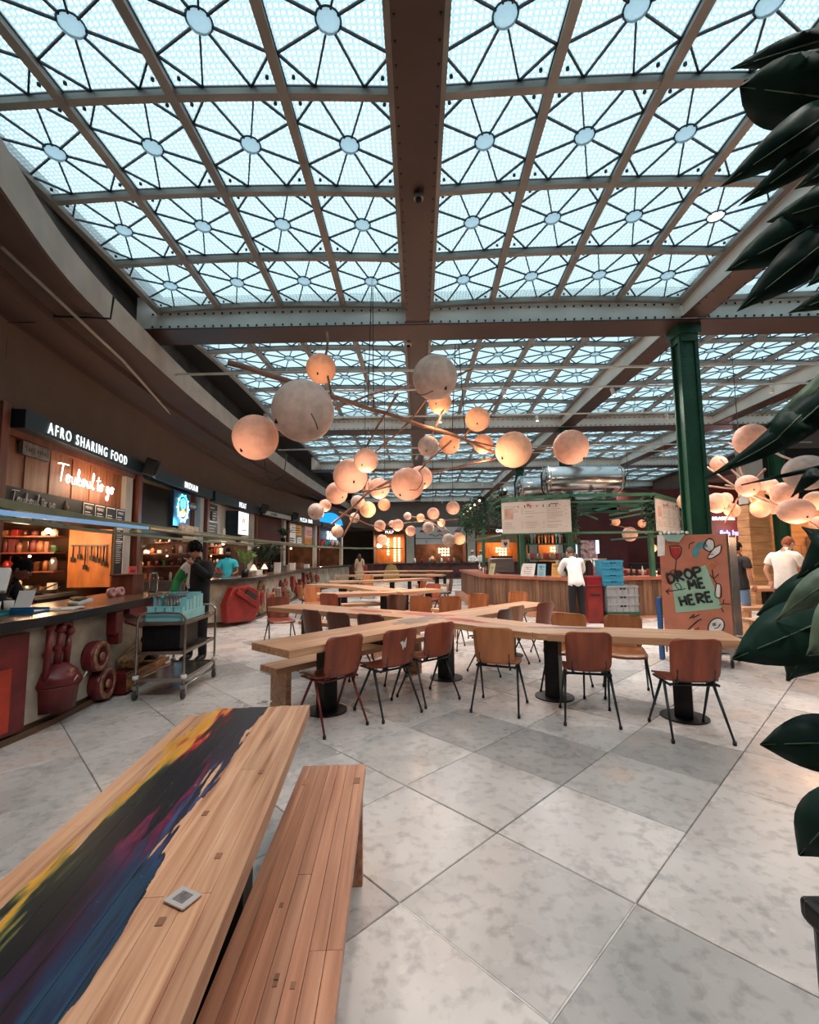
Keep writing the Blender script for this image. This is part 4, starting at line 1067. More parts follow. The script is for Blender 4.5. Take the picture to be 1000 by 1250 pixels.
# ---------- far wall stalls
def back_stall(x0, x1, lbl, word, wsize, kind):
    t = thing('food_stall', lbl, 'stall', (x0, YW, 0)); L = x1 - x0
    MB().bbox((0, 2.4, 0), (L, 2.46, 3.3)).build('back_wall', m_orangewall if kind in 'ac' else m_inner, t)
    MB().bbox((-.0, 0, 0), (.06, 2.4, 3.3)).build('side_wall', m_inner, t); MB().bbox((L - .06, 0, 0), (L, 2.4, 3.3)).build('side_wall', m_inner, t)
    MB().bbox((0, .6, 0), (L, 1.1, 1.0)).build('back_counter', m_dark, t)
    if word:
        b = MB().bbox((.1, -.1, 2.95), (L - .1, .0, 3.25)).build('sign_box', m_inner, t); text(word, 'lettering', wsize, m_lit, b, (L * .38, -.11, 3.02), (R(90), 0, 0), .004, bold=True)
    if kind in 'a':
        for i in range(2):
            for j in range(9): MB().ball((0, 0, 0), .075, 8, 5).build('wall_bulb', m_warm, t, (L * .62 + .32 * i, 2.3, 1.15 + .2 * j))
        for j in range(6): MB().ball((0, 0, 0), .075, 8, 5).build('wall_bulb', m_warm, t, (L * .4, 2.3, 1.6 + .22 * j))
        for k, x in enumerate((.4, .9)): MB().ball((0, 0, 0), .18, 12, 8).build('pendant_globe', mat('lit_parchment', None) if 'lit_parchment' in MATS else m_warm, t, (x, .5, 2.2 + .25 * k))
    if kind in 'bc':
        for i in range(4):
            for j in range(3):
                if (i, j) != (0, 0): MB().ball((0, 0, 0), .07, 8, 5).build('wall_bulb', m_warm, t, (L * .5 + .22 * i, 2.3, 1.5 + .22 * j))
    lamp('AREA', (L / 2, 1.2, 2.9), 60, (1, .62, .34), 1.5, t, aim=None)
    return t, L
back_stall(-3.1, -.85, 'far stall with strings of glowing bulbs on an orange wall under PULP', 'PULP', .26, 'a')
t, L = back_stall(-.75, 0.05, 'broad grey pier stall front', None, 0, 'd') if False else (None, 0)
for i, (a, b_) in enumerate(((-.85, -.2), (3.35, 4.0), (7.6, 8.2), (11.4, 12.0))):
    MB().bbox((a + .05, YW - .12, 0), (b_ - .05, YW + .3, 3.35)).build('trim_%d' % (10 + i), m_pier, kind='structure')
t, L = back_stall(-.2, 3.35, 'far stall with a wide white banner sign above its counter', None, 0, 'b')
b = MB().bbox((.05, -.14, 2.25), (L - .05, -.06, 3.42)).build('white_banner', mat('banner_white', S(206, 202, 198), .6, 0, .03), t)
MB().bbox((.05, -.15, 2.62), (L - .05, -.14, 2.66)).build('banner_line', m_board, b)
MB().tube([(1.0 + .12 * k, -.15, 2.85 + .07 * sin(k * 1.3)) for k in range(12)], .022, 5).build('banner_script', m_board, b)
for k, (x, m) in enumerate(((.5, m_maroon), (1.7, m_pink), (2.9, m_pink))): MB().plate([(x - .22, -.15, 3.1), (x, -.15, 3.25), (x + .24, -.15, 3.02), (x + .05, -.15, 3.08)], .01, (0, -1, 0)).build('banner_motif', m, b)
for k in range(3): MB().tube([(.8 + 1.1 * k, -.15, 2.55), (.7 + 1.1 * k, -.15, 2.45), (.85 + 1.1 * k, -.15, 2.4), (.75 + 1.1 * k, -.15, 2.3)], .015, 5).build('banner_squiggle', m_board, b)
t, L = back_stall(4.0, 7.6, 'far stall with a tan awning board, cooks behind its counter', 'GRILL', .28, 'c')
MB().bbox((.0, -.3, 2.3), (L - .6, -.2, 2.85)).build('tan_fascia', mat('tan_board', S(150, 126, 92), .7, 0, .1, 3), t)
MB().bbox((.1, .5, 1.0), (1.6, .6, 1.25)).build('steel_pass', m_inox, t)
back_stall(8.2, 11.4, 'far stall at the right end of the back wall', None, 0, 'c')

# ================================================================== COUNTERS
def counter(name, lbl, line, depth, h, m_top, m_front, over=.13, th=.075):
    """counter following a plan line; body depth to the left of the line"""
    P = [Vector(p) for p in line]
    t = thing(name, lbl, 'counter', (0, 0, 0)); n = len(P)
    def ribbon(a, b, z0, z1): return [(p.x, p.y) for p in a] + [(p.x, p.y) for p in reversed(b)]
    def solid(d0, d1, z0, z1, nm, m, **kw):
        A, B = off(P, d0), off(P, d1); mb = MB()
        for i in range(n - 1): mb.prism([(A[i].x, A[i].y), (A[i + 1].x, A[i + 1].y), (B[i + 1].x, B[i + 1].y), (B[i].x, B[i].y)], z0, z1)
        return mb.build(nm, m, t, **kw)
    solid(0, depth - .1, .1, h - th, 'body', m_front); solid(.03, depth - .1, 0, .1, 'plinth', m_plinth)
    solid(-.02, 0, .0, .055, 'kick_strip', m_plinth)
    solid(-over + .03, depth, h - th + .01, h, 'worktop', m_top); solid(-over, -over + .035, h - th, h + .004, 'edge_band', m_edge)
    return t
N1 = pcurve([(-3.9, 2.0), (-3.52, 2.9), (-3.36, 3.9), (-3.38, 4.6), (-3.5, 5.6), (-3.72, 6.9)], 5)
c1 = counter('near_counter', 'near left counter with oxblood painted scrap reliefs on its front', N1, .85, 1.0, m_ctop, m_cfront)
def onface(line, s, z, out=.0):
    """point and heading on the counter face at world y = s"""
    for i in range(len(line) - 1):
        if line[i].y <= s <= line[i + 1].y:
            t = (s - line[i].y) / (line[i + 1].y - line[i].y); p = line[i].lerp(line[i + 1], t); d = (line[i + 1] - line[i]).normalized()
            return (p.x + d.y * out, p.y - d.x * out, z), atan2(d.y, d.x)
    return (line[-1].x, line[-1].y, z), R(90)
def wheel(parent, line, s, z, r, out=.1):
    p, a = onface(line, s, z, .0)
    o = MB().lathe([(0, 0), (r * .94, 0), (r, .03), (r, .09), (r * .93, .12), (r * .62, .125), (r * .58, .07), (r * .3, .07), (r * .28, .10), (r * .14, .10), (r * .12, .12), (0, .12)], (0, 0, 0), 28, Matrix.Rotation(R(90), 3, 'X')).build('wheel', m_oxblood, parent, p, a)
    MB().lathe([(r * .64, .124), (r * .95, .120), (r * .95, .130), (r * .64, .134), (r * .64, .124)], (0, 0, 0), 28, Matrix.Rotation(R(90), 3, 'X'), cap=False).build('gilt_rim', m_gold, o)
    MB().lathe([(0, .12), (r * .27, .12), (r * .25, .135), (0, .14)], (0, 0, 0), 16, Matrix.Rotation(R(90), 3, 'X')).build('hub_cap', m_gold, o)
wheel(c1, N1, 4.78, .50, .155); wheel(c1, N1, 4.92, .19, .165)
p, a = onface(N1, 4.28, .14)
o = MB().lathe([(0, 0), (.17, 0), (.19, .2), (.21, .22), (.0, .22)], (0, 0, 0), 20).build('cauldron', m_oxblood, c1, p, a)
MB().lathe([(.2, .22), (.22, .24), (.17, .34), (.09, .40), (0, .42)], (0, 0, 0), 20).build('lid', m_oxblood, o); MB().box((-.02, -.16, .33), (.06, .02, .05)).build('gilt_patch', m_gold, o)
for x in (-.04, .09): MB().tube([(x, -.2, .25), (x + .02, -.22, .3)], .006, 5).build('clip', m_chalk, o)
for k, (s_, z0, z1) in enumerate(((4.12, .40, .90), (4.24, .52, .86), (4.36, .50, .82))):
    p, a = onface(N1, s_, 0, .04)
    MB().tube([(0, 0, z0), (0, -.02, z1)], .028, 8).ball((0, -.02, z1), .045, 8, 6).ball((0, 0, z0), .04, 8, 6).ball((0, 0, (z0 + z1) / 2), .036, 8, 6).build('pipe_relief', m_oxblood, c1, p, a)
p, a = onface(N1, 4.3, 0, .04); MB().tube([(-.06, 0, .86), (-.03, -.02, .91), (.06, -.02, .9), (.09, 0, .82)], .026, 8).build('bent_pipe', m_oxblood, c1, p, a)
p, a = onface(N1, 3.72, 0, .0); MB().bbox((-.34, -.035, .08), (.22, .0, .88)).build('oxblood_panel', m_oxblood, c1, p, a); MB().bbox((-.34, -.06, .12), (.06, -.035, .62)).build('red_panel', mat('orange_red_paint', S(176, 52, 30), .4, 0, .2, 5), c1, p, a)
p, a = onface(N1, 5.12, 0); MB().bbox((-.06, -.10, .66), (.10, 0, .92)).build('oxblood_block', m_oxblood, c1, p, a, bevel=.01); MB().bbox((-.03, -.12, .56), (.05, 0, .68)).build('oxblood_block', m_oxblood, c1, p, a)
p, a = onface(N1, 5.75, 0)
MB().plate([(-.45, 0, .86), (-.2, 0, .78), (.1, 0, .76), (.3, 0, .92), (-.45, 0, .92)], .12, (0, -1, 0)).build('scoop_relief', m_oxblood, c1, p, a, bevel=.01)
MB().tube([(-.5, -.1, .78), (-.2, -.14, .68), (.1, -.14, .64), (.35, -.1, .84)], .018, 6).build('curved_rod', m_oxblood, c1, p, a)
p, a = onface(N1, 5.5, 0)
MB().box((0, -.12, .36), (.5, .2, .13), rot=Matrix.Rotation(R(-14), 3, 'Y')).build('driftwood_log', m_driftwood, c1, p, a, bevel=.03)
MB().box((.32, -.15, .38), (.26, .2, .26), rot=Matrix.Rotation(R(30), 3, 'Y')).build('dark_rock', mat('black_stone', S(40, 38, 36), .5, 0, .4, 6), c1, p, a, bevel=.05)
MB().box((.36, -.26, .36), (.10, .02, .16), rot=Matrix.Rotation(R(25), 3, 'Y')).build('white_shard', m_chalk, c1, p, a)
MB().bbox((-.38, -.22, .03), (.65, -.0, .2)).build('old_crate', mat('amber_wood', S(150, 100, 52), .6, 0, .4, 5, stretch=(1, 5, 5)), c1, p, a, bevel=.01)
MB().bbox((-.40, -.20, .02), (-.2, -.0, .24)).build('oxblood_block', m_oxblood, c1, p, a)
p, a = onface(N1, 6.45, 0)
MB().bbox((-.2, -.06, .06), (.16, 0, .9)).build('weathered_board', m_cfront, c1, p, a)
for z in (.3, .62): MB().cyl((0, 0, 0), .04, .02, 10, M=Matrix.Rotation(R(90), 3, 'X')).build('bolt_head', m_dark, c1, (p[0] + .08, p[1], z), a)
MB().plate([(-.15, 0, .3), (.15, 0, .3), (.2, 0, .75), (-.1, 0, .85)], .1, (0, -1, 0)).build('red_relief', m_redbox, c1, *onface(N1, 6.75, 0))
# middle counter
N2 = pcurve([(-4.9, 9.7), (-4.3, 10.1), (-3.95, 10.8), (-3.98, 12.4), (-4.14, 14.1), (-4.42, 17.6), (-4.35, 20.8), (-3.6, 24.0)], 5)
c2 = counter('curved_counter', 'curving left counter beyond the trolley, with a big red relief and wooden ovals', N2, .8, 1.02, m_ctop, m_cfront)
p, a = onface(N2, 10.45, 0)
MB().plate([(-.55, 0, .1), (.3, 0, .04), (.5, 0, .4), (.42, 0, .74), (.1, 0, .86), (-.4, 0, .84), (-.6, 0, .5)], .18, (0, -1, 0)).build('big_red_relief', m_redbox, c2, p, a, bevel=.03)
MB().box((.0, -.2, .58), (.75, .08, .12), rot=Matrix.Rotation(R(28), 3, 'Y')).build('red_bar', m_redbox, c2, p, a, bevel=.02)
MB().box((.12, -.21, .62), (.36, .05, .16), rot=Matrix.Rotation(R(28), 3, 'Y')).build('dark_window', m_dark, c2, p, a)
for (s_, z, rr, m) in ((11.45, .5, .30, m_driftwood), (11.85, .5, .2, m_cfront)):
    p, a = onface(N2, s_, z)
    o = MB().lathe([(0, 0), (rr, 0), (rr, .06), (rr * .75, .07), (rr * .72, .03), (0, .03)], (0, 0, 0), 24, Matrix.Diagonal((1, 1, 1.4)) @ Matrix.Rotation(R(90), 3, 'X')).build('oval_relief', m, c2, p, a)
    MB().ball((0, -.06, 0), rr * .5, 10, 8, (.9, .3, 1.3)).build('orange_inlay', m_redbox if s_ < 11.6 else m_brown, o)
rd = random.Random(4)
for k in range(34):
    s_ = 12.2 + k * .24; p, a = onface(N2, s_, 0); m = rd.choice((m_oxblood, m_redbox, m_driftwood, m_oxblood, m_cfront, m_gold, m_redbox))
    z = rd.uniform(.2, .75)
    if k % 3 == 0: MB().lathe([(0, 0), (.16, 0), (.16, .07), (.1, .08), (.09, .03), (0, .03)], (0, 0, z), 14, Matrix.Rotation(R(90), 3, 'X')).build('round_relief', m, c2, p, a)
    elif k % 3 == 1: MB().box((0, -.06, z), (.14, .12, rd.uniform(.2, .45)), rot=Matrix.Rotation(rd.uniform(-.4, .4), 3, 'Y')).build('bar_relief', m, c2, p, a)
    else: MB().ball((0, -.04, z), .12, 10, 7, (1, .6, rd.uniform(1, 1.7))).build('knob_relief', m, c2, p, a)
N3 = pcurve([(-3.5, 24.6), (-2.6, 27.2), (-.5, 28.6), (2.5, 29.0), (6.5, 29.0), (10.5, 29.0)], 4)
c3 = counter('far_counter', 'dark counter running in front of the far stalls', N3, .7, 1.02, m_black, mat('dark_red_front', S(74, 30, 28), .5, 0, .4, 3), over=.06)
MB().ball((0, 0, 0), .35, 14, 8, (1, .5, .9)).build('red_bell_relief', m_redbox, c3, (-3.1, 25.0, .45))
MB().plate([(-.5, 0, 0), (.5, 0, 0), (.45, 0, .5), (.25, 0, .9), (0, 0, 1.0), (-.25, 0, .9), (-.45, 0, .5)], .1, (0, -1, 0)).build('straw_arch_relief', mat('straw', S(176, 140, 84), .8, 0, .2, 12), c3, (-1.6, 27.4, .02), .3)

# steel rails in front of the stalls
m_olive = mat('olive_steel', S(112, 122, 96), .5, .1, .1, 3)
def rail(name, lbl, pts, w0, h, m, hang=None):
    t = thing(name, lbl, 'rail', (0, 0, 0)); P = [Vector(p) for p in pts]
    for i in range(len(P) - 1): MB().beam(P[i], P[i + 1], w0, h).build('rail_bar', m, t)
    for k in (hang or []): MB().tube([P[k], (P[k].x, P[k].y, 4.35)], .012, 6).build('hanger', m_black, t)
    return t
RP = [(-3.75, 2.6, 2.1), (-4.2, 4.51, 2.06), (-4.45, 5.91, 2.04), (-4.62, 7.27, 2.03), (-4.85, 10, 2.02), (-4.9, 13, 2.0), (-4.9, 16.1, 1.97), (-4.85, 20, 1.95), (-4.5, 24, 1.95), (-3.6, 27.5, 1.95), (-1, 29.5, 1.95)]
rl_ = rail('steel_rail', 'olive green steel rail running along the front of the left stalls', RP, .14, .09, m_olive)
for y_ in (8.45, 12.25, 16.75, 20.05, 23.8):
    xr = next((RP[i][0] + (RP[i + 1][0] - RP[i][0]) * (y_ - RP[i][1]) / (RP[i + 1][1] - RP[i][1])) for i in range(len(RP) - 1) if RP[i][1] <= y_ <= RP[i + 1][1])
    MB().beam((spx(y_) + .02, y_, 2.0), (xr, y_, 2.0), .05, .05).build('bracket_arm', m_olive, rl_)
rail('steel_rail', 'thin second green rail just under the olive rail', [(p[0] + .1, p[1], p[2] - .16) for p in RP[:7]], .05, .04, m_olive)
rail('light_bar', 'pale blue light bar crossing in front of the near left stall', [(-3.0, 2.9, 1.87), (-3.2, 3.44, 1.86), (-3.9, 6.54, 1.93)], .045, .04, mat('pale_blue_bar', S(120, 176, 214), .3, 0, .05, 3, emis=S(90, 160, 220), es=.3))
MB().beam((-3.0, 2.95, 1.9), (-3.8, 2.75, 2.05), .04, .04).build('bracket_arm', m_olive, bpy.data.objects['light_bar'])
rail('thin_cable_rail', 'thin cable carrying on from the light bar towards the far stalls', [(-3.9, 6.6, 1.93), (-4.1, 10, 1.93), (-4.0, 16, 1.93)], .02, .02, m_inox)
# speakers between the stalls
for i, (y, z, l_) in enumerate(((8.6, 3.22, 'black speaker between the AFRO SHARING FOOD and INDIAN signs'), (17.0, 3.3, 'black speaker right of the MEAT sign'), (20.3, 3.3, 'small black speaker left of the poster stall'), (28.2, 3.2, 'small black speaker right of the blue dome sign'))):
    t = thing('wall_speaker', l_, 'speaker', (spx(y) + .3, y, z), R(20))
    MB().box((0, 0, 0), (.22, .26, .34), rot=Matrix.Rotation(R(18), 3, 'Y')).build('cabinet', m_black, t, bevel=.02)
    MB().box((.13, 0, -.02), (.02, .2, .26), rot=Matrix.Rotation(R(18), 3, 'Y')).build('grille', m_dark, t); MB().tube([(-.3, 0, .05), (-.08, 0, 0)], .02, 6).build('bracket', m_black, t)
# conduits on the plaster and soffit
def conduit(pts, lbl, r=.013, m=None):
    o = MB().tube(pts, r, 6).build('conduit', m or m_black, None); tag(o, lbl, 'conduit'); return o
p_ = [at(4, 500, X=-5.0), at(8, 394, X=-4.85), at(60, 394, X=-4.75), at(63, 386, X=-4.6), at(135, 389, Z=4.57), at(139, 362, Z=4.75)]
conduit(p_, 'thin black cable stepping over the left wall and soffit')
conduit([at(0, 300, Z=4.5), at(150, 440, Z=4.5), at(230, 530, Z=4.5), at(300, 590, Z=4.45)], 'pale painted pipe running under the left soffit', .02, m_fascia)
sp_ = [at(150, 436, Y=7.8), at(152, 434.5, Y=7.8)] + [(x, 7.8, 4.72) for x in (-4.2, -2, 0, 4, 9)]
conduit([Vector((-4.4, 7.9, 4.78)), Vector((12, 7.9, 4.78))], 'long thin grey pipe under the roof just behind the first cross beam', .022, m_steel)
conduit([Vector((-4.3, 13.9, 4.8)), Vector((12, 13.9, 4.8))], 'second long grey pipe under the roof, behind the second cross beam', .022, m_steel)
# ================================================================== THE CENTRAL BAR
m_barplank = mat('reclaimed_bar_plank', S(128, 92, 66), .55, 0, .3, 2.2, bump=.15, stretch=(8, 8, .8), rnd=.34, col2=S(84, 56, 40))
m_bartop = mat('red_brown_bar_top', S(164, 96, 74), .35, 0, .15, 3)
m_steelp = mat('polished_tank_steel', S(200, 200, 200), .2, .95, .04, 1.5)
m_gsteel = mat('sage_green_steel', S(50, 96, 70), .45, .1, .12, 4)
m_menu = mat('off_white_menu_board', S(186, 172, 160), .6, 0, .04, 3)
m_print = mat('grey_menu_print', S(150, 136, 126), .7, 0, .1, 30)
m_leafy = mat('hanging_foliage', S(62, 92, 52), .7, 0, .4, 6, rnd=.35)
m_leafy2 = mat('dark_foliage', S(40, 62, 40), .7, 0, .4, 6, rnd=.35)
BH = .95
BL = [Vector(p) for p in ((1.62, 17.5), (1.76, 12.75), (3.5, 10.62), (4.85, 10.8), (6.15, 11.05), (7.3, 12.6), (7.3, 17.5))]
bar = thing('bar_counter', 'central island bar with dark reclaimed timber front and red-brown top', 'bar', (0, 0, 0))
inn = []
n = len(BL)
def inset(P, d):
    out = []
    for i, p in enumerate(P):
        a = (P[i] - P[i - 1]).normalized() if i else None; b = (P[i + 1] - P[i]).normalized() if i < len(P) - 1 else None
        nn = [Vector((-t.y, t.x)) for t in (a, b) if t is not None]; m = sum(nn, Vector((0, 0))).normalized()
        out.append(p + m * d / max(.4, m.dot(nn[0])))
    return out
B0, B1, Bo = inset(BL, .03), inset(BL, .6), inset(BL, -.07)
body = MB(); top = MB()
for i in range(n - 1):
    body.prism([tuple(B0[i]), tuple(B0[i + 1]), tuple(B1[i + 1]), tuple(B1[i])], 0, BH - .07)
    top.prism([tuple(Bo[i]), tuple(Bo[i + 1]), tuple(B1[i + 1]), tuple(B1[i])], BH - .07, BH)
body.build('body', m_dark, bar); top.build('worktop', m_bartop, bar)
rd = random.Random(3)
for i in range(n - 1):
    p, q = BL[i], BL[i + 1]; d = q - p; L = d.length; a = atan2(d.y, d.x); x = 0
    while x < L - .01:
        w0 = min(rd.uniform(.08, .15), L - x)
        if L - x - w0 < .05: w0 = L - x
        MB().bbox((x, rd.uniform(-.012, .004), .06), (x + w0 - .006, .03, BH - .07)).build('plank', m_barplank, bar, (p.x, p.y, 0), a); x += w0
    MB().bbox((0, -.25 if i < 3 else -.06, 0), (L, .03, .06 if i > 1 else .16)).build('foot_step', m_bench, bar, (p.x, p.y, 0), a)
# canopy
CT = 2.86
CPn = [Vector(p) for p in ((1.75, 16.5), (2.08, 11.35), (3.56, 10.72), (5.52, 10.72), (6.9, 12.2), (6.9, 16.5))]
can = thing('bar_canopy', 'green steel canopy frame over the island bar', 'canopy', (0, 0, 0))
for i in range(len(CPn) - 1):
    p, q = CPn[i], CPn[i + 1]
    for z, h in ((CT, .07), (CT - .16, .04)): MB().beam((p.x, p.y, z), (q.x, q.y, z), .07, h).build('ring_beam', m_gsteel, can)
    if i not in (1, 3):
        MB().beam((p.x, p.y, 1.98), (q.x, q.y, 1.98), .05, .05).build('lower_beam', m_gsteel, can)
for (x, y) in ((2.7, 12.0), (3.62, 10.95), (5.5, 10.95), (6.7, 12.6), (2.3, 16.2)):
    MB().bbox((x - .05, y - .05, BH), (x + .05, y + .05, CT)).build('post', m_gsteel, can)
for y in (11.6, 12.6, 14.2): MB().beam((2.3, y + .2, CT - .05), (6.6, y + .2, CT - .05), .08, .08).build('cross_member', m_gsteel, can)
for x in (3.2, 4.4, 5.6): MB().beam((x, 11, CT - .02), (x, 16, CT - .02), .07, .06).build('cross_member', m_gsteel, can)
MB().beam((3.62, 11.0, CT - .25), (4.3, 11.0, CT - .55), .04, .04).build('brace', m_gsteel, can)
# menu boards
def menu_board(p, q, z0, z1, lbl, seed):
    d = Vector(q) - Vector(p); L = d.length; a = atan2(d.y, d.x)
    t = thing('menu_board', lbl, 'menu', (p[0], p[1], z0), a, 'menu boards on the bar canopy'); H = z1 - z0; rd = random.Random(seed)
    MB().bbox((0, 0, 0), (L, .03, H)).build('panel', m_menu, t); MB().bbox((-.02, -.01, -.03), (L + .02, .04, 0)).bbox((-.02, -.01, H), (L + .02, .04, H + .03)).build('edge_trim', m_gsteel, t, kind='stuff')
    pr = MB(); ncol = 5 if L > 1.7 else 3
    for c_ in range(ncol):
        x0 = .06 + c_ * (L - .1) / ncol
        for r_ in range(13):
            z = H - .12 - r_ * (H - .2) / 13
            if rd.random() < .8:
                x1 = x0 + (L / ncol - .1) * rd.uniform(.3, .9); pr.bbox((x0, -.004, z), (x1, 0, z + .012))
                if rd.random() < .5: pr.bbox((x0 + (L / ncol - .1) * .93, -.004, z), (x0 + (L / ncol - .08), 0, z + .012))
    pr.build('menu_lines', m_print, t, kind='stuff')
    MB().tube([(L * .72 + .03 * q, -.006, H - .09 + .018 * (q % 2)) for q in range(7)], .008, 5).build('scrawled_heading', m_board, t); MB().cyl((L * .40, -.002, H - .09), .04, .006, 18, M=Matrix.Rotation(R(90), 3, 'X')).build('round_mark', m_pink, t)
    MB().bbox((.07, -.006, H * .45), (.07 + L * .13, -.003, H * .78)).build('printed_block', mat('pinkish_block', S(176, 140, 124), .7), t)
    for k in range(7): MB().plate([(L * (.25 + .09 * k), -.006, H * .8), (L * (.25 + .09 * k) + .02, -.006, H * .8), (L * (.25 + .09 * k) + .02, -.006, H * .88), (L * (.25 + .09 * k), -.006, H * .88)], .002, (0, -1, 0)).build('glass_icon', m_board if k % 3 else m_pink, t)
menu_board((2.06, 11.22), (3.55, 10.64), 2.0, 2.76, 'large off-white drinks menu board on the left face of the bar canopy', 1)
menu_board((5.52, 10.64), (6.95, 12.12), 2.0, 2.76, 'smaller off-white menu board on the right face of the bar canopy', 2)
# steel tanks on top
def tank(x0, x1, y, z, r, lbl):
    t = thing('steel_tank', lbl, 'tank', (x0, y, z), 0, 'horizontal steel tanks on the bar canopy'); L = x1 - x0
    Mx = Matrix.Rotation(R(90), 3, 'Y')
    MB().lathe([(0, -.10), (r * .6, -.06), (r * .9, -.02), (r, .04), (r, L - .04), (r * .9, L + .03), (r * .6, L + .08), (0, L + .1)], (0, 0, 0), 32, Mx).build('vessel', m_steelp, t)
    for x in (.03, L - .06): MB().lathe([(r + .006, x - .02), (r + .014, x), (r + .006, x + .02)], (0, 0, 0), 32, Mx, cap=False).build('band', m_inox, t)
    MB().tube([(-.09, -.12, r * .9), (-.16, -.18, .1), (-.14, -.12, -r * .8), (-.05, -.05, -r - .1)], .022, 6).build('hose', m_black, t)
    for x in (.25, L - .25): MB().bbox((x - .04, -.2, -(z - CT)), (x + .04, .2, -r * .92)).build('cradle', m_inox, t)
tank(3.25, 5.1, 11.5, 3.36, .335, 'nearest and longest horizontal steel tank on the bar canopy')
tank(2.9, 4.1, 13.0, 3.38, .34, 'middle horizontal steel tank on the bar canopy, behind the nearest')
tank(2.85, 3.8, 15.0, 3.44, .27, 'smallest, farthest steel tank on the bar canopy')
# foliage hanging from the canopy: strings of leaves
def foliage(name, lbl, boxes, n, m, sz=.05, seed=1):
    rd = random.Random(seed); mb = MB()
    for (a, b, k) in boxes:
        a, b = Vector(a), Vector(b)
        for _ in range(int(n * k)):
            c = Vector([a[i] + (b[i] - a[i]) * rd.random() for i in range(3)])
            u = Vector((rd.uniform(-1, 1), rd.uniform(-1, 1), rd.uniform(-1.6, .2))).normalized() * sz * rd.uniform(.6, 1.5)
            v = u.orthogonal().normalized() * sz * .35
            mb.add([c, c + u * .5 + v, c + u, c + u * .5 - v], [(0, 1, 2, 3)])
    o = mb.build(name, m, None); return tag(o, lbl, 'plant', None, None)
def hang(x, y, z1, z0, r, seed, lbl, m=None):
    """a hanging plant: pot, trailing strands of leaves"""
    rd = random.Random(seed); t = thing('hanging_plant', lbl, 'plant', (x, y, z1), 0, 'trailing plants hanging along the left edge of the bar canopy')
    MB().lathe([(0, 0), (.09, 0), (.12, .12), (.10, .12), (.0, .1)], (0, 0, 0), 12).build('pot', m_black, t)
    mb = MB(); H = z1 - z0
    for s_ in range(26):
        a = rd.uniform(0, 2 * pi); rr = rd.uniform(.05, r); hh = H * rd.uniform(.5, 1); px_, py_ = rr * cos(a), rr * sin(a)
        for k in range(int(hh / .04)):
            c = Vector((px_ + rd.uniform(-.03, .03), py_ + rd.uniform(-.03, .03), .12 - .04 * k))
            u = Vector((rd.uniform(-1, 1), rd.uniform(-1, 1), rd.uniform(-1, .1))).normalized() * rd.uniform(.05, .085); v = u.orthogonal().normalized() * .024
            mb.add([c, c + u * .5 + v, c + u, c + u * .5 - v], [(0, 1, 2, 3)])
    mb.build('trailing_foliage', m or (m_leafy if rd.random() < .6 else m_leafy2), t, kind='stuff')
for k in range(9):
    f = k / 8
    hang(1.72 + .12 * f + (.35 if k > 6 else 0), 16.6 - 4.9 * f, 3.0, 1.95 + .1 * (k % 2), .3, k, ('trailing plant hanging from the bar canopy, ' + ('nearest to the menu board', 'second from the menu board', 'third from the menu board', 'fourth from the menu board', 'middle of the row', 'fourth from the far end', 'third from the far end', 'second from the far end', 'at the far end of the row')[8 - k]))
hang(3.62, 10.85, 2.7, 1.7, .15, 31, 'ivy strands hanging right beside the large menu board on the green post')
hang(5.45, 10.85, 2.7, 1.75, .16, 32, 'ivy strands hanging left of the smaller menu board')
hang(6.9, 12.0, 2.6, 1.7, .2, 33, 'ivy strands hanging right of the smaller menu board')
hang(4.6, 14.5, 2.4, 1.9, .2, 34, 'small trailing plant hanging inside the bar frame', m_leafy2)
# pennants and lights along the left of the canopy
for k, (x, y) in enumerate(((1.95, 11.9), (1.7, 13.2), (1.65, 14.2), (1.6, 15.4))):
    o = MB().plate([(0, 0, 0), (.32 if k == 0 else .12, -.05, 0), (.16 if k == 0 else .06, -.02, -.42)], .008, (0, 1, 0)).build('pennant', m_menu, None, (x, y, 3.05), label=('large triangular pennant beside the menu board', 'narrow pennant behind the large one', 'narrow pennant, third back', 'narrow pennant, farthest back')[k], cat='pennant')
for k in range(5):
    y = 11.9 + k * 1.0; t = thing('string_bulb', ORD[k] + ' small bulb from the menu board along the left canopy edge', 'bulb', (1.62, y, 2.95), 0, 'small bulbs along the bar canopy')
    MB().ball((0, 0, -.05), .03, 8, 6).build('bulb', emit('small_warm_bulb', (1, .7, .42, 1), 4), t); MB().tube([(0, 0, 0), (.14, 0, -.06)], .008, 5).build('holder', m_black, t)
t = thing('small_hanging_sign', 'small white square sign with a heart, below the menu board', 'sign', (2.2, 11.6, 1.62))
MB().box((0, 0, .14), (.19, .02, .22)).build('plate', m_menu, t); MB().plate([(0, -.012, .08), (.05, -.012, .14), (.03, -.012, .2), (0, -.012, .17), (-.03, -.012, .2), (-.05, -.012, .14)], .003, (0, -1, 0)).build('heart', m_maroon, t); MB().tube([(0, 0, .25), (0, 0, .36)], .006, 5).build('cord', m_black, t)
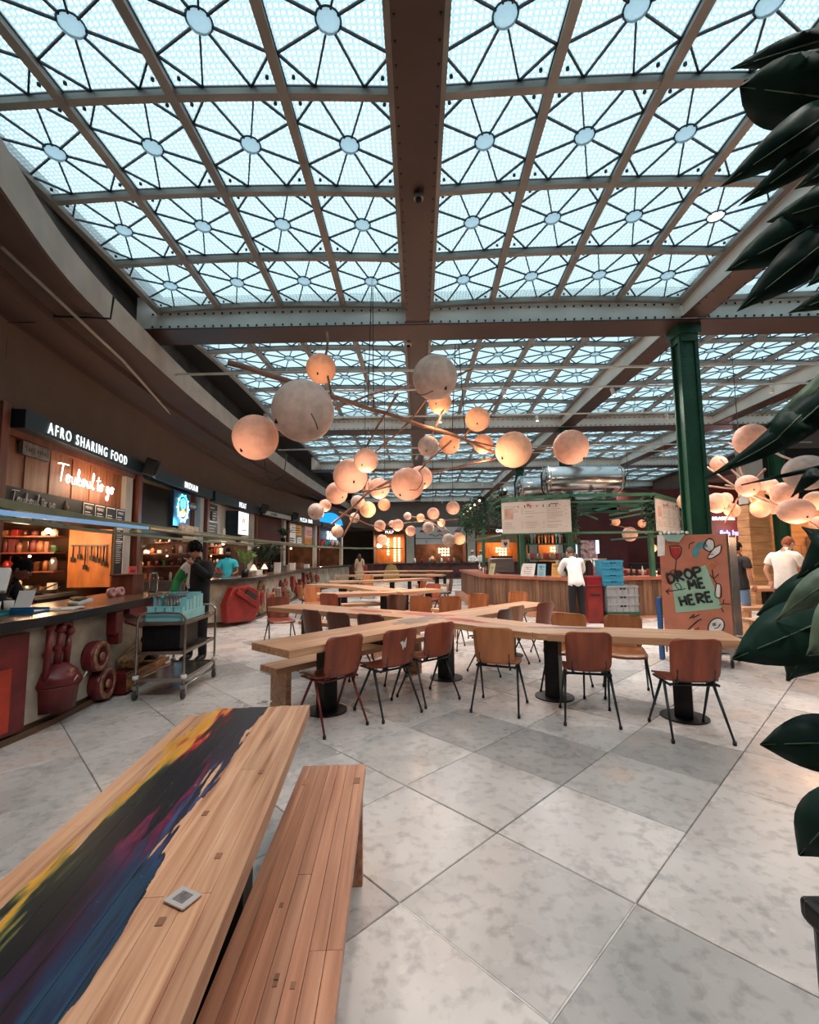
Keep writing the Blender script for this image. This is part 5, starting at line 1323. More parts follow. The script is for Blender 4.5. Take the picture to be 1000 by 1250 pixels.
# inner shelf with bottles, worktop stock
sh = thing('bottle_shelf', 'green steel back bar shelf under the large menu board', 'shelf', (0, 0, 0))
MB().bbox((2.75, 12.1, 1.74), (4.3, 12.45, 1.78)).build('board', m_gsteel, sh)
MB().bbox((2.75, 12.1, 1.34), (4.3, 12.4, 1.37)).build('board', m_gsteel, sh)
for x in (2.78, 4.2): MB().bbox((x, 12.1, 0), (x + .05, 12.16, 1.9)).build('upright', m_gsteel, sh)
MB().bbox((2.5, 12.0, 0), (6.2, 12.6, .9)).build('back_bar', m_dark, sh)
def bottle(x, y, z, m, s, lbl, grp, jar=False):
    t = thing('jar' if jar else 'bottle', lbl, 'jar' if jar else 'bottle', (x, y, z), 0, grp)
    if jar: MB().lathe([(0, 0), (.045 * s, 0), (.05 * s, .02), (.05 * s, .13), (.04 * s, .15), (0, .15)], (0, 0, 0), 8).build('body', m, t)
    else:
        MB().lathe([(0, 0), (.037 * s, 0), (.037 * s, .17 * s), (.014 * s, .22 * s), (.014 * s, .28 * s)], (0, 0, 0), 8).build('body', m, t)
        MB().cyl((0, 0, .28 * s), .016 * s, .02, 8).build('cap', m_redbox, t)
    return t
for k in range(15): bottle(2.88 + k * .092, 12.2 + .05 * (k % 2), 1.78, (m_bottle, m_bottleg, m_plank, m_bottle)[k % 4], rd.uniform(.75, 1), ORD[k] + ' liquor bottle from the left on the green shelf under the menu board', 'liquor bottles on the green bar shelf')
for k in range(12): bottle(2.9 + k * .11, 12.15 + .04 * (k % 2), 1.37, (m_menu, m_pink, m_inox)[k % 3], 1, ORD[k] + ' jar from the left on the lower back shelf of the bar', 'glasses and jars on the lower bar shelf', True)
for k in range(10): bottle(1.95 + .03 * k, 13.1 + .42 * k, BH, (m_bottle, m_inox, m_plank, m_paper, m_bottleg)[k % 5], rd.uniform(.7, 1.0), ORD[k] + ' bottle back from the bar corner on its left wing', 'bottles along the left wing of the bar', k % 3 == 0)
for k in range(9): bottle(5.05 + .16 * k, 11.35 + .05 * k, BH, (m_redbox, m_bottleg, m_bottle, m_paper)[k % 4], .8, ORD[k] + ' item from the left on the right part of the bar top', 'stock on the right part of the bar', k % 2 == 0)
def standee(p, w0, h, rz, m, lbl, word=None):
    t = thing('menu_stand', lbl, 'menu', (p[0], p[1], BH), rz)
    MB().plate([(-w0 / 2, 0, 0), (w0 / 2, 0, 0), (w0 / 2, .1, h), (-w0 / 2, .1, h)], .012, (0, 1, .3)).build('sheet', m, t)
    MB().tube([(0, .02, h * .7), (0, .16, .003)], .006, 5).build('strut', m_black, t)
    for q in range(4): MB().box((0, .015 + .02 * q - .008, h * (.2 + .17 * q)), (w0 * .6, .003, .012)).build('print_line', m_print, t)
    if word: text(word, 'lettering', .06, m_board, t, (-w0 * .36, .068, h * .75), (R(78), 0, 0), .001)
standee((2.75, 11.75), .40, .31, R(-48), m_paper, 'wide open white menu on the bar top left of the customer')
standee((3.0, 11.35), .20, .30, R(-30), mat('pale_blue_card', S(130, 180, 196), .6), 'pale blue menu card on the bar, between white menu and yellow card', 'MENU')
standee((3.28, 11.08), .22, .32, R(-30), mat('mustard_card', S(206, 150, 60), .6), 'mustard yellow menu card on the bar next to the customer', 'DRINKS')
standee((2.0, 12.75), .18, .3, R(-50), mat('olive_card', S(170, 166, 120), .6), 'olive menu card at the corner of the bar')
t = thing('beer_tap', 'steel beer tap tower in the middle of the bar', 'tap', (4.2, 11.1, BH)); MB().tube([(0, 0, 0), (0, 0, .4)], .03, 10).build('tower', m_inox, t); MB().tube([(-.3, 0, .4), (.3, 0, .4)], .03, 10).build('manifold', m_inox, t)
for k in range(4): MB().tube([(-.24 + .16 * k, -.02, .4), (-.24 + .16 * k, -.1, .33)], .012, 6).build('spout', m_inox, t)
t = thing('coffee_machine', 'large steel coffee machine inside the bar', 'coffee machine', (2.5, 14.0, .9)); MB().box((0, 0, .28), (.7, .5, .42)).build('body', m_inox, t, bevel=.02); MB().box((0, -.2, .52), (.6, .1, .05)).build('cup_rail', m_black, t)
MB().box((0, 0, -.45), (.9, .6, .9)).build('stand', m_dark, t)
# crates and bins at the end of the bar
def crate(x, y, z, w0, d0, h, m, lbl, rz=0, grp=None):
    t = thing('plastic_crate', lbl, 'crate', (x, y, z), rz, grp)
    b = MB()
    b.bbox((-w0 / 2, -d0 / 2, 0), (w0 / 2, d0 / 2, .02))
    for s_ in (-1, 1): b.bbox((-w0 / 2, s_ * d0 / 2 - .012, 0), (w0 / 2, s_ * d0 / 2 + .012, h)).bbox((s_ * w0 / 2 - .012, -d0 / 2, 0), (s_ * w0 / 2 + .012, d0 / 2, h))
    b.build('shell', m, t)
    b = MB()
    for s_ in (-1, 1): b.bbox((-w0 / 2 - .02, s_ * (d0 / 2 + .012) - .014, h - .04), (w0 / 2 + .02, s_ * (d0 / 2 + .012) + .014, h - .01))
    for k in range(5): b.bbox((-w0 / 2 + w0 * (k + .5) / 5 - .006, -d0 / 2 - .026, .01), (-w0 / 2 + w0 * (k + .5) / 5 + .006, -d0 / 2 - .01, h - .05))
    b.build('rim', m, t, kind='stuff')
    MB().bbox((-.06, -d0 / 2 - .02, h * .55), (.06, -d0 / 2 - .008, h * .75)).build('hand_hole', m_dark, t)
m_greyc = mat('grey_crate', S(136, 138, 140), .5, 0, .06, 6); m_greenc = mat('green_crate', S(24, 76, 50), .5, 0, .1, 6); m_bluec = mat('blue_rack', S(44, 130, 160), .45, 0, .08, 6)
crate(4.38, 10.25, 0, .66, .4, .25, m_greenc, 'dark green crate at the bottom of the stack by the bar')
for k, l_ in enumerate(('grey crate resting on the green crate, lowest of three', 'grey crate in the middle of the three by the bar', 'topmost grey crate of the stack by the bar')): crate(4.38, 10.25, .25 + .185 * k, .64, .4, .185, m_greyc, l_)
for k in range(4): crate(4.2, 10.25, .805 + .135 * k, .42, .38, .135, m_bluec if k % 2 == 0 or k == 3 else m_bluec, ('blue dish rack directly on the grey crates', 'second blue dish rack from the bottom', 'third blue dish rack from the bottom', 'topmost blue dish rack')[k])
t = thing('red_bin', 'tall red plastic bin between the customer and the grey crates', 'bin', (3.83, 10.3, 0))
MB().prism([(-.17, -.17), (.17, -.17), (.17, .17), (-.17, .17)], 0, .86).build('body', m_redbox, t, bevel=.02); MB().box((0, 0, .9), (.38, .38, .22)).build('lid', mat('deep_red_plastic', S(126, 18, 30), .35, 0, .1, 5), t, bevel=.03); MB().box((0, -.19, .6), (.2, .01, .04)).build('handle_slot', m_dark, t)
# wall clutter seen through the bar, screens
t = thing('wall_screen', 'pair of glowing blue-white screens seen through the bar frame', 'screen', (6.4, 17.6, 1.55))
for s_ in (-1, 1): MB().box((s_ * .42, 0, .2), (.1, .05, .5)).build('blue_tube', emit('blue_white_tube', (.35, .5, 1, 1), 3), t)
MB().box((0, .03, .1), (.7, .04, .7)).build('lit_panel', mat('screen_panel', S(170, 140, 140), .5, 0, .4, 9), t)
MB().box((0, .1, -.6), (.08, .08, 1.9)).build('stand', m_black, t)
# ================================================================== CHANDELIERS OF PARCHMENT GLOBES
def globe_mat(name, base, glow, strength, hot):
    m = bpy.data.materials.new(name); MATS[name] = m; m.use_nodes = True; nt = m.node_tree; n = nt.nodes; l = nt.links; p = n['Principled BSDF']
    tc = n.new('ShaderNodeTexCoord'); oi = n.new('ShaderNodeObjectInfo')
    no = n.new('ShaderNodeTexNoise'); no.inputs['Scale'].default_value = 2.4; no.inputs['Detail'].default_value = 5
    k = n.new('ShaderNodeMath'); k.operation = 'MULTIPLY'; k.inputs[1].default_value = 31; l.new(oi.outputs['Random'], k.inputs[0])
    ad = n.new('ShaderNodeVectorMath'); ad.operation = 'ADD'; l.new(tc.outputs['Object'], ad.inputs[0]); l.new(k.outputs[0], ad.inputs[1]); l.new(ad.outputs[0], no.inputs['Vector'])
    cr = n.new('ShaderNodeValToRGB'); cr.color_ramp.elements[0].position = .35; cr.color_ramp.elements[1].position = .65
    cr.color_ramp.elements[0].color = tuple(c * .70 for c in base[:3]) + (1,); cr.color_ramp.elements[1].color = base
    l.new(no.outputs['Fac'], cr.inputs[0]); l.new(cr.outputs[0], p.inputs['Base Color']); p.inputs['Roughness'].default_value = .7
    # the bulb sits low inside: the skin glows most near it
    dv = n.new('ShaderNodeVectorMath'); dv.operation = 'DISTANCE'; dv.inputs[1].default_value = (.15, -.62, -.62); l.new(tc.outputs['Object'], dv.inputs[0])
    mr = n.new('ShaderNodeMapRange'); mr.interpolation_type = 'SMOOTHERSTEP'; mr.inputs['From Min'].default_value = .05; mr.inputs['From Max'].default_value = 1.5
    mr.inputs['To Min'].default_value = hot; mr.inputs['To Max'].default_value = .30; l.new(dv.outputs['Value'], mr.inputs[0])
    mu = n.new('ShaderNodeMath'); mu.operation = 'MULTIPLY'; l.new(mr.outputs[0], mu.inputs[0])
    m3 = n.new('ShaderNodeMapRange'); m3.inputs['To Min'].default_value = strength * .75; m3.inputs['To Max'].default_value = strength * 1.25; l.new(oi.outputs['Random'], m3.inputs[0])
    l.new(m3.outputs[0], mu.inputs[1]); l.new(mu.outputs[0], p.inputs['Emission Strength']); p.inputs['Emission Color'].default_value = glow
    return m
g_lit = globe_mat('lit_parchment', S(206, 152, 130), (1, .40, .22, 1), .34, 2.3)
g_dim = globe_mat('pale_parchment', S(190, 168, 156), (1, .5, .32, 1), .05, 1.0)
g_hot = globe_mat('bright_parchment', S(206, 154, 126), (1, .42, .19, 1), .44, 3.4)
g_orange = globe_mat('orange_parchment', S(216, 150, 116), (1, .35, .15, 1), .45, 1.6)
GM = dict(l=g_lit, d=g_dim, h=g_hot, o=g_orange)
m_branch = mat('bamboo_branch', S(150, 112, 92), .6, 0, .25, 6, rnd=.1)
m_cord = mat('black_cord', S(30, 26, 24), .6)
_g0 = {}
NL = [0]
def globe(parent, u, v, r_px, Y, k, cord=True, sq=1.0):
    c = at(u, v, Y=Y); r = r_px * c.y / F * .97 * (1 / sqrt(1 + ((u - 500) / F) ** 2)) ; r = r_px * Y / F * .97
    if k not in _g0:
        o = MB().ball((0, 0, 0), 1, 28, 18).build('globe', GM[k], parent, c); _g0[k] = o
        bl = MB().cyl((.15, -.80, -.66), .05, .16, 8).ball((.15, -.80, -.60), .06, 8, 6).build('lamp_holder', m_black, o)
    else:
        o = inst(_g0[k], parent, c)
        for ch in _g0[k].children:
            d = ch.copy(); C.objects.link(d); d.parent = o
    o.scale = (r * sq, r * sq, r / sq if sq != 1 else r); o.rotation_euler = (random.uniform(-.2, .2), random.uniform(-.2, .2), random.uniform(-1.2, 1.2))
    if k in 'loh' and r > .1:
        NL[0] += 1
        if NL[0] % 3 == 0: lamp('POINT', (c.x, c.y - 0, c.z - r - .08), 9, (1, .58, .33), .12)
    return c, r
def branch(parent, pts, r=.022, name='branch'):
    P = [at(u, v, Y=y) for u, v, y in pts]; Q = []
    for i in range(len(P) - 1):
        for k in range(3): Q.append(P[i].lerp(P[i + 1], k / 3) + Vector((random.uniform(-.012, .012), 0, random.uniform(-.012, .012))))
    Q.append(P[-1]); return MB().tube(Q, r, 7, r2=r * .75).build(name, m_branch, parent)
def cord(parent, pts, r=.006):
    P = [at(u, v, Y=y) for u, v, y in pts]; Q = []
    Pq = [P[0] * 2 - P[1]] + P + [P[-1] * 2 - P[-2]]
    for i in range(1, len(Pq) - 2):
        for k in range(5):
            t = k / 5; a, b, c, d = Pq[i - 1:i + 3]
            Q.append(.5 * ((2 * b) + (c - a) * t + (2 * a - 5 * b + 4 * c - d) * t * t + (3 * b - a - 3 * c + d) * t ** 3))
    Q.append(P[-1]); return MB().tube(Q, r, 5).build('cord', m_cord, parent)
ch1 = thing('branch_chandelier', 'nearest chandelier: long branches carrying big parchment globes, two of them pale and unlit', 'chandelier', (0, 0, 0), group='branch chandeliers with parchment globes')
branch(ch1, [(278, 441, 4.7), (347, 463, 5.0), (404, 483, 5.4), (455, 500, 5.9), (500, 514, 6.2), (558, 533, 6.6), (603, 552, 7.0)], .034)
for pts in ([(400, 405, 5.4), (397, 440, 5.4), (405, 484, 5.45)], [(410, 499, 5.5), (447, 483, 5.8), (502, 470, 6.0)], [(487, 480, 5.7), (468, 508, 6.0), (446, 547, 6.3)], [(545, 450, 6.0), (500, 515, 6.2), (458, 552, 6.6)],
            [(544, 495, 6.2), (530, 523, 6.4), (526, 545, 6.5)], [(551, 538, 6.6), (520, 565, 6.9), (512, 575, 7.1)], [(527, 577, 7.0), (570, 568, 7.0), (606, 560, 7.0)], [(565, 535, 6.6), (590, 508, 6.4), (611, 487, 6.3)],
            [(603, 552, 7.0), (650, 548, 7.1), (678, 548, 7.2)], [(700, 545, 7.2), (735, 540, 7.4)], [(570, 538, 6.7), (600, 545, 6.9), (620, 548, 6.9)], [(535, 470, 6.3), (566, 455, 6.3), (577, 450, 6.3)]): branch(ch1, pts, .017)
for g in ((370, 502, 40, 4.8, 'd'), (312, 534, 29, 5.0, 'l'), (392, 450, 19.5, 5.5, 'o'), (531, 461, 29, 5.6, 'd'), (537, 491, 15, 6.3, 'o'), (583, 512, 15.5, 6.4, 'o'), (523, 545, 13.5, 6.3, 'd'), (549, 542, 13, 6.8, 'o'),
          (590, 542, 12.5, 7.0, 'o'), (627, 549, 23, 6.8, 'h'), (697, 546, 22, 7.0, 'l'), (447, 562, 15.5, 6.2, 'l')): globe(ch1, *g)
for u, v, y in ((555, 470, 6.6), (562, 470, 6.6), (455, 337, 6.4)):
    pass
for a, b in (((455, 337, 6.6), (456, 500, 6.4)), ((454, 337, 6.6), (449, 498, 6.3)), ((556, 420, 6.9), (552, 533, 6.7)), ((560, 420, 6.9), (569, 540, 6.8))): cord(ch1, [a, b], .007)
cord(ch1, [(323, 562, 5.0), (326, 580, 5.0), (335, 586, 5.0), (346, 578, 5.0), (350, 555, 5.2)]); cord(ch1, [(505, 480, 5.5), (516, 482, 5.3), (529, 477, 5.25)]); cord(ch1, [(380, 505, 4.4), (385, 515, 4.35), (388, 524, 4.4)])
ch2 = thing('branch_chandelier', 'second chandelier, lower left: cluster of peach parchment globes over the long tables', 'chandelier', (0, 0, 0), group='branch chandeliers with parchment globes')
branch(ch2, [(505, 570, 8.0), (450, 602, 8.6), (405, 640, 9.2)], .03); branch(ch2, [(440, 600, 8.4), (475, 594, 8.4), (512, 585, 8.2)], .02); branch(ch2, [(418, 655, 9.6), (440, 618, 9.2), (446, 592, 9.0)], .02)
branch(ch2, [(415, 625, 9), (450, 640, 9.6), (470, 648, 10)], .016); branch(ch2, [(600, 560, 7.2), (560, 570, 7.8), (528, 577, 8.2)], .018)
for g in ((428, 581, 22, 8.0, 'l'), (411, 602, 14, 8.6, 'l'), (397, 617, 7.8, 9.4, 'l'), (386, 624.5, 10.5, 9.2, 'd'), (412, 649, 7.8, 9.6, 'd'), (433, 632, 6.4, 10, 'd'), (437, 613, 9, 9, 'd'), (449, 622, 10.3, 9.2, 'h'), (469, 616, 7.8, 9.6, 'o'),
          (463, 596, 13.3, 8.8, 'l'), (449, 592, 9, 9.4, 'l'), (497.7, 591, 21, 7.8, 'l'), (513.6, 583, 15, 8.4, 'l')): globe(ch2, *g)
cord(ch2, [(430, 605, 7.6), (441, 600, 7.6), (449, 585, 7.6), (447, 575, 7.8)]); cord(ch2, [(500, 598, 7.5), (510, 597, 7.5), (516, 585, 7.6), (512, 574, 7.8)]); cord(ch2, [(450, 600, 8.6), (450, 520, 8.7)], .006)
for u in (446, 470): MB().tube([at(u, 600, Y=8.7), Vector((at(u, 600, Y=8.7).x, 8.7, 5.66))], .006, 5).build('cord', m_cord, ch2)
ch3 = thing('branch_chandelier', 'far chandelier: small peach globes on thin rods before the back wall', 'chandelier', (0, 0, 0), group='branch chandeliers with parchment globes')
for g in ((463.8, 641.8, 7.3, 14, 'l'), (466.6, 659, 6.9, 14.4, 'l'), (485.6, 641, 7.5, 14, 'l'), (479, 639.5, 4.5, 15, 'l'), (501.6, 648, 6.6, 14, 'l'), (497.6, 630, 5, 15, 'd'), (513.6, 632, 5.2, 15, 'o'), (529, 627, 7.7, 14, 'l'), (553, 620, 8.5, 13.4, 'l'),
          (523, 644, 7.4, 14.4, 'd'), (539, 638, 5, 14.6, 'h'), (547.8, 659.5, 8.2, 14, 'd'), (560.6, 657.5, 7.8, 14, 'h')): globe(ch3, *g)
for pts in ([(463, 641, 14), (500, 638, 14.4), (560, 634, 14.6)], [(497, 630, 15), (525, 636, 15), (545, 650, 14.4)], [(538, 636, 14.6), (552, 655, 14)], [(500, 630, 15), (515, 632, 15)]): branch(ch3, pts, .02)
MB().tube([at(529, 620, Y=14.4), Vector((at(529, 620, Y=14.4).x, 14.4, 5.4))], .008, 5).build('cord', m_cord, ch3)
MB().tube([at(553, 612, Y=13.4), Vector((at(553, 612, Y=13.4).x, 13.4, 5.4))], .008, 5).build('cord', m_cord, ch3)
ch4 = thing('branch_chandelier', 'right-hand chandelier: crowded peach globes beyond the plant, over the right tables', 'chandelier', (0, 0, 0), group='branch chandeliers with parchment globes')
for g in ((838, 612, 10.5, 9.6, 'h'), (846, 607, 8, 10, 'l'), (840, 568, 6.5, 10, 'o'), (877.6, 566, 10, 9.6, 'l'), (875, 614, 12.5, 9, 'l'), (886, 609, 8, 9.8, 'l'), (894, 623, 9, 9, 'l'), (913, 593, 13.5, 8.4, 'l'), (922, 605, 9, 9, 'o'), (939.7, 593.5, 10, 8.8, 'l'),
          (957, 603, 14.5, 8, 'l'), (928.5, 620.5, 11.5, 8.6, 'l'), (944, 618, 10, 8.8, 'l'), (971.5, 624, 17.5, 7, 'l', True, 1.12), (985, 577, 23.5, 6.4, 'd', True, 1.08), (997, 611.5, 13, 7.4, 'h', True, 1.08), (917, 537, 20, 8, 'l'), (1000, 640, 10, 8.5, 'l')): globe(ch4, *g)
for pts in ([(850, 560, 9.4), (905, 600, 8.6), (975, 625, 7.6)], [(880, 560, 9), (920, 600, 8.6), (960, 625, 8)], [(935, 572, 8.2), (900, 610, 8.8), (885, 640, 9)], [(860, 593, 9.6), (905, 598, 8.8), (935, 600, 8.4)],
            [(886, 592, 9), (930, 600, 8.5), (960, 612, 8)], [(932, 545, 7.6), (968, 562, 6.9), (1005, 585, 6.2)], [(890, 540, 8.5), (917, 560, 8.2)], [(975, 628, 7.2), (1005, 650, 6.9)], [(900, 560, 8.8), (913, 600, 8.6), (921, 620, 8.6)]): branch(ch4, pts, .02)
MB().tube([at(907, 600, Y=8.8), Vector((at(907, 600, Y=8.8).x, 8.8, 5.4))], .007, 5).build('cord', m_cord, ch4)
# lights seen through the bar
ch5 = thing('branch_chandelier', 'small peach globes glimpsed through the green bar frame', 'chandelier', (0, 0, 0), group='branch chandeliers with parchment globes')
for g in ((752, 637, 5, 17, 'o'), (784, 639, 5, 17, 'o'), (797, 669, 5, 16, 'h'), (769, 652, 9, 17.5, 'l')): globe(ch5, *g)
branch(ch5, [(745, 640, 17), (770, 645, 17.2), (800, 655, 16.6)], .02)
MB().tube([at(770, 640, Y=17.2), Vector((at(770, 640, Y=17.2).x, 17.2, 5.66))], .008, 5).build('cord', m_cord, ch5)

# track spots under the roof
def track(y, xs, z, lbl, e=90):
    t = thing('light_track', lbl, 'light', (0, 0, 0), group='spotlight tracks under the roof')
    MB().bbox((min(xs) - .4, y - .015, z), (max(xs) + .4, y + .015, z + .03)).build('track_rail', m_white, t)
    for x in (min(xs), max(xs)): MB().tube([(x, y, z + .03), (x, y, 5.3)], .006, 5).build('hanger', m_inox, t)
    for i, x in enumerate(xs):
        aim = Vector((random.uniform(-.5, .5), random.uniform(-.5, .3) + (.9 if y < 2 else 0), -1)).normalized()
        Mr = (-aim).to_track_quat('Z', 'Y').to_matrix()
        o = MB().lathe([(0, .07), (.035, .07), (.04, 0), (.042, -.08), (.036, -.08), (.03, -.06), (0, -.06)], (0, 0, 0), 12, Mr).build('spot_head', m_white, t, (x, y, z - .09))
        MB().lathe([(0, -.062), (.03, -.062)], (0, 0, 0), 10, Mr).build('lens', emit('spot_lens', (1, .9, .78, 1), 14), o)
        lamp('SPOT', (x, y, z - .2), e, (1, .92, .86), .12, t, 125, (x + aim.x, y + aim.y, z - 1.2), .8)
track(8.9, [-2.6, -.9, .55, 1.75, 2.85, 3.9, 5.4, 7.0, 8.2], 4.78, 'white spotlight track behind the first cross beam', 110)
track(11.2, [-2.6, .6, 3.0, 6.2], 4.95, 'white spotlight track in the middle of the second bay', 120)
track(14.8, [-2.5, 0, 2.2, 4.9, 6.4, 8.0], 4.78, 'white spotlight track behind the second cross beam', 170)
track(21.0, [-2.5, 0.3, 3, 6, 9], 4.78, 'white spotlight track behind the third cross beam', 200)
track(27.5, [-2, 1.5, 5], 4.78, 'white spotlight track before the far wall', 200)
track(.55, [-3.2, -1.6, 0, 1.6, 3.2], 4.95, 'added unseen spotlight track overhead, brightening the near floor', 78)  # unseen track added out of frame to brighten the floor and near tables
# camera domes
for (x, y, lbl) in ((.05, 4.35, 'small dome camera under the ridge beam'), (-.12, 7.62, 'small dome camera under the first cross beam')):
    t = thing('dome_camera', lbl, 'camera', (x, y, ZB + .0)); MB().cyl((0, 0, -.03), .05, .05, 16).build('housing', m_white if y > 6 else m_inox, t); MB().ball((0, 0, -.04), .035, 12, 8).build('lens_dome', m_black, t)
# ================================================================== PEOPLE
m_skin = mat('tan_skin', S(176, 124, 98), .55, 0, .06, 8); m_skinl = mat('fair_skin', S(206, 154, 130), .55, 0, .06, 8); m_skind = mat('brown_skin', S(134, 90, 68), .55, 0, .06, 8)
m_hairb = mat('black_hair', S(15, 12, 12), .8, 0, .3, 30, bump=.6, spec=.15); m_hairbr = mat('brown_hair', S(70, 48, 36), .6, 0, .3, 30, bump=.6); m_hairg = mat('ginger_hair', S(120, 64, 34), .75, 0, .25, 30, bump=.6)
def cloth(name, c): return mat(name, c, .85, 0, .08, 5, bump=.25, bscale=18)
JT = dict(pel=(0, 0, .93), spi=(0, 0, 1.10), che=(0, .0, 1.30), nek=(0, 0, 1.46), hed=(0, .01, 1.52),
          shL=(-.17, 0, 1.40), elL=(-.23, -.02, 1.13), wrL=(-.23, .08, .90), shR=(.17, 0, 1.40), elR=(.23, -.02, 1.13), wrR=(.23, .08, .90),
          hiL=(-.09, 0, .88), knL=(-.10, .02, .49), anL=(-.11, 0, .08), toL=(-.12, .16, .035), hiR=(.09, 0, .88), knR=(.10, .02, .49), anR=(.11, 0, .08), toR=(.12, .16, .035))
RAD = dict(pel=(.155, .115), spi=(.135, .105), che=(.155, .115), nek=(.055, .055), hed=(.05, .05), sh=(.055, .055), el=(.036, .036), wr=(.027, .024), hi=(.088, .09), kn=(.058, .06), an=(.038, .042), to=(.036, .03))
BONES = [('pel', 'spi', 'torso'), ('spi', 'che', 'torso'), ('che', 'nek', 'torso'), ('nek', 'hed', 'head'), ('che', 'shL', 'torso'), ('che', 'shR', 'torso'),
         ('shL', 'elL', 'armL'), ('elL', 'wrL', 'foreL'), ('shR', 'elR', 'armR'), ('elR', 'wrR', 'foreR'), ('pel', 'hiL', 'hip'), ('pel', 'hiR', 'hip'),
         ('hiL', 'knL', 'thigh'), ('knL', 'anL', 'shin'), ('anL', 'toL', 'foot'), ('hiR', 'knR', 'thigh'), ('knR', 'anR', 'shin'), ('anR', 'toR', 'foot')]
def person(lbl, loc, rz, H=1.75, pose=None, skin=None, hair=None, top=None, top_cut=1.0, legs=None, hairstyle='short', long_sleeve=True, head_turn=0, head_nod=0, dress=False, topfn=None, beard=False, shoes=None, fingers=True, fat=1.0):
    """local +y is where the figure faces"""
    skin = skin or m_skin; k = H / 1.75
    J = {a: Vector(b) for a, b in JT.items()}
    for a, b in (pose or {}).items(): J[a] = Vector(b)
    root = thing('person', lbl, 'person', loc, rz)
    names = list(J); me = bpy.data.meshes.new('body'); me.from_pydata([tuple(J[a] * k) for a in names], [(names.index(a), names.index(b)) for a, b, _ in BONES], [])
    tmp = bpy.data.objects.new('tmp', me); C.objects.link(tmp); md = tmp.modifiers.new('s', 'SKIN'); md.branch_smoothing = .6
    if not me.skin_vertices: me.skin_vertices.new() if hasattr(me.skin_vertices, 'new') else None
    for i, a in enumerate(names):
        r_ = RAD.get(a, RAD.get(a[:2])); sv = me.skin_vertices[0].data[i]; f_ = fat if a in ('pel', 'spi', 'che') else 1
        sv.radius = (r_[0] * k * f_, r_[1] * k * f_); sv.use_root = (a == 'pel')
    sd = tmp.modifiers.new('d', 'SUBSURF'); sd.levels = 2
    dg = bpy.context.evaluated_depsgraph_get(); ev = tmp.evaluated_get(dg); m2 = bpy.data.meshes.new_from_object(ev)
    V = [v.co.copy() for v in m2.vertices]; Fc = [list(p.vertices) for p in m2.polygons]; Nn = [v.normal.copy() for v in m2.vertices]
    C.objects.unlink(tmp); bpy.data.objects.remove(tmp)
    # which bone does a point belong to
    def region(p):
        best = None
        for a, b, rg in BONES:
            A, B = J[a] * k, J[b] * k; d = B - A; t = max(0, min(1, (p - A).dot(d) / max(1e-9, d.length_squared))); dist = (p - (A + d * t)).length - RAD.get(a, RAD.get(a[:2]))[0] * .6 * k
            if best is None or dist < best[0]: best = (dist, rg, t)
        return best[1], best[2]
    body = MB(); body.add(V, Fc, True)
    # head
    hc = J['hed'] * k + Vector((0, .015, .095 * k)); HM = Matrix.Rotation(R(head_turn), 3, 'Z') @ Matrix.Rotation(R(-head_nod), 3, 'X'); hb = J['hed'] * k
    def hp(x, y, z): return hb + HM @ (Vector((x, y, z)) * k)
    hd = MB(); hd.ball((0, 0, 0), 1, 18, 14)
    vs = []
    for v in hd.v:
        x, y, z = v; w_ = .074; d_ = .094; h_ = .118
        X, Y_, Z = x * w_, y * d_, z * h_
        if z < -.1: X *= 1 + .32 * z; Y_ *= (1 + .18 * z)       # jaw narrows
        if y > .3 and z < -.55: Y_ += .010                       # chin
        if y > .8 and -.35 < z < .15: Y_ += .016 * (1 - abs(x) * 3 if abs(x) < .33 else 0)   # nose
        if y > .5 and .05 < z < .3 and .15 < abs(x) < .6: Y_ -= .006
        vs.append(hp(X, Y_ + .012, Z + .10))
    body.add(vs, hd.f, True)
    for s_ in (-1, 1): body.add([hp(s_ * .074 + q.x * .012, q.y * .02 + .0, q.z * .03 + .095) for q in MB().ball((0, 0, 0), 1, 8, 6).v], MB().ball((0, 0, 0), 1, 8, 6).f, True)
    body.tube([hp(0, .10, .115), hp(0, .122, .085), hp(0, .112, .078)], [.007 * k, .011 * k, .007 * k], 8)
    # hands
    for s_, S_ in (('L', -1), ('R', 1)):
        w0 = J['wr' + s_] * k; e0 = J['el' + s_] * k; d = (w0 - e0).normalized(); side = d.cross(Vector((0, 0, 1))); side = side.normalized() if side.length > .1 else Vector((0, 1, 0)); nn = side.cross(d)
        body.tube([w0 - d * .01, w0 + d * .04, w0 + d * .085], [.026 * k, .036 * k, .034 * k], 10)
        if fingers:
            for q in range(4):
                o_ = side * (-.027 + .018 * q) * k; L_ = (.06, .072, .068, .052)[q] * k; b0 = w0 + d * .078 + o_
                body.tube([b0, b0 + d * L_ * .5 - nn * .008, b0 + d * L_ * .85 - nn * .024], [.0095 * k, .0085 * k, .007 * k], 7)
            b0 = w0 + d * .03 - side * .028 * k; body.tube([b0, b0 + d * .03 - side * .022 - nn * .01, b0 + d * .055 - side * .026 - nn * .022], [.011 * k, .010 * k, .008 * k], 7)
    body.build('body', skin, root)
    # clothes: the covered skin, lifted off the body and closed at the hems
    def garment(name, test, m, lift, slots=None, slotfn=None):
        idx = {}; vs = []; fs = []; ms = []
        for f in Fc:
            c = sum((V[i] for i in f), Vector()) / len(f); rg, t = region(c)
            if test(rg, t, c):
                q = []
                for i in f:
                    if i not in idx: idx[i] = len(vs); vs.append(V[i] + Nn[i] * lift)
                    q.append(idx[i])
                fs.append(q); ms.append(slotfn(rg, t, c) if slotfn else 0)
        if not fs: return None
        mb = MB(); mb.add(vs, fs, True); mb.m = ms
        o = mb.build(name, slots or m, root); sdm = o.modifiers.new('t', 'SOLIDIFY'); sdm.thickness = .008; sdm.offset = 1
        return o
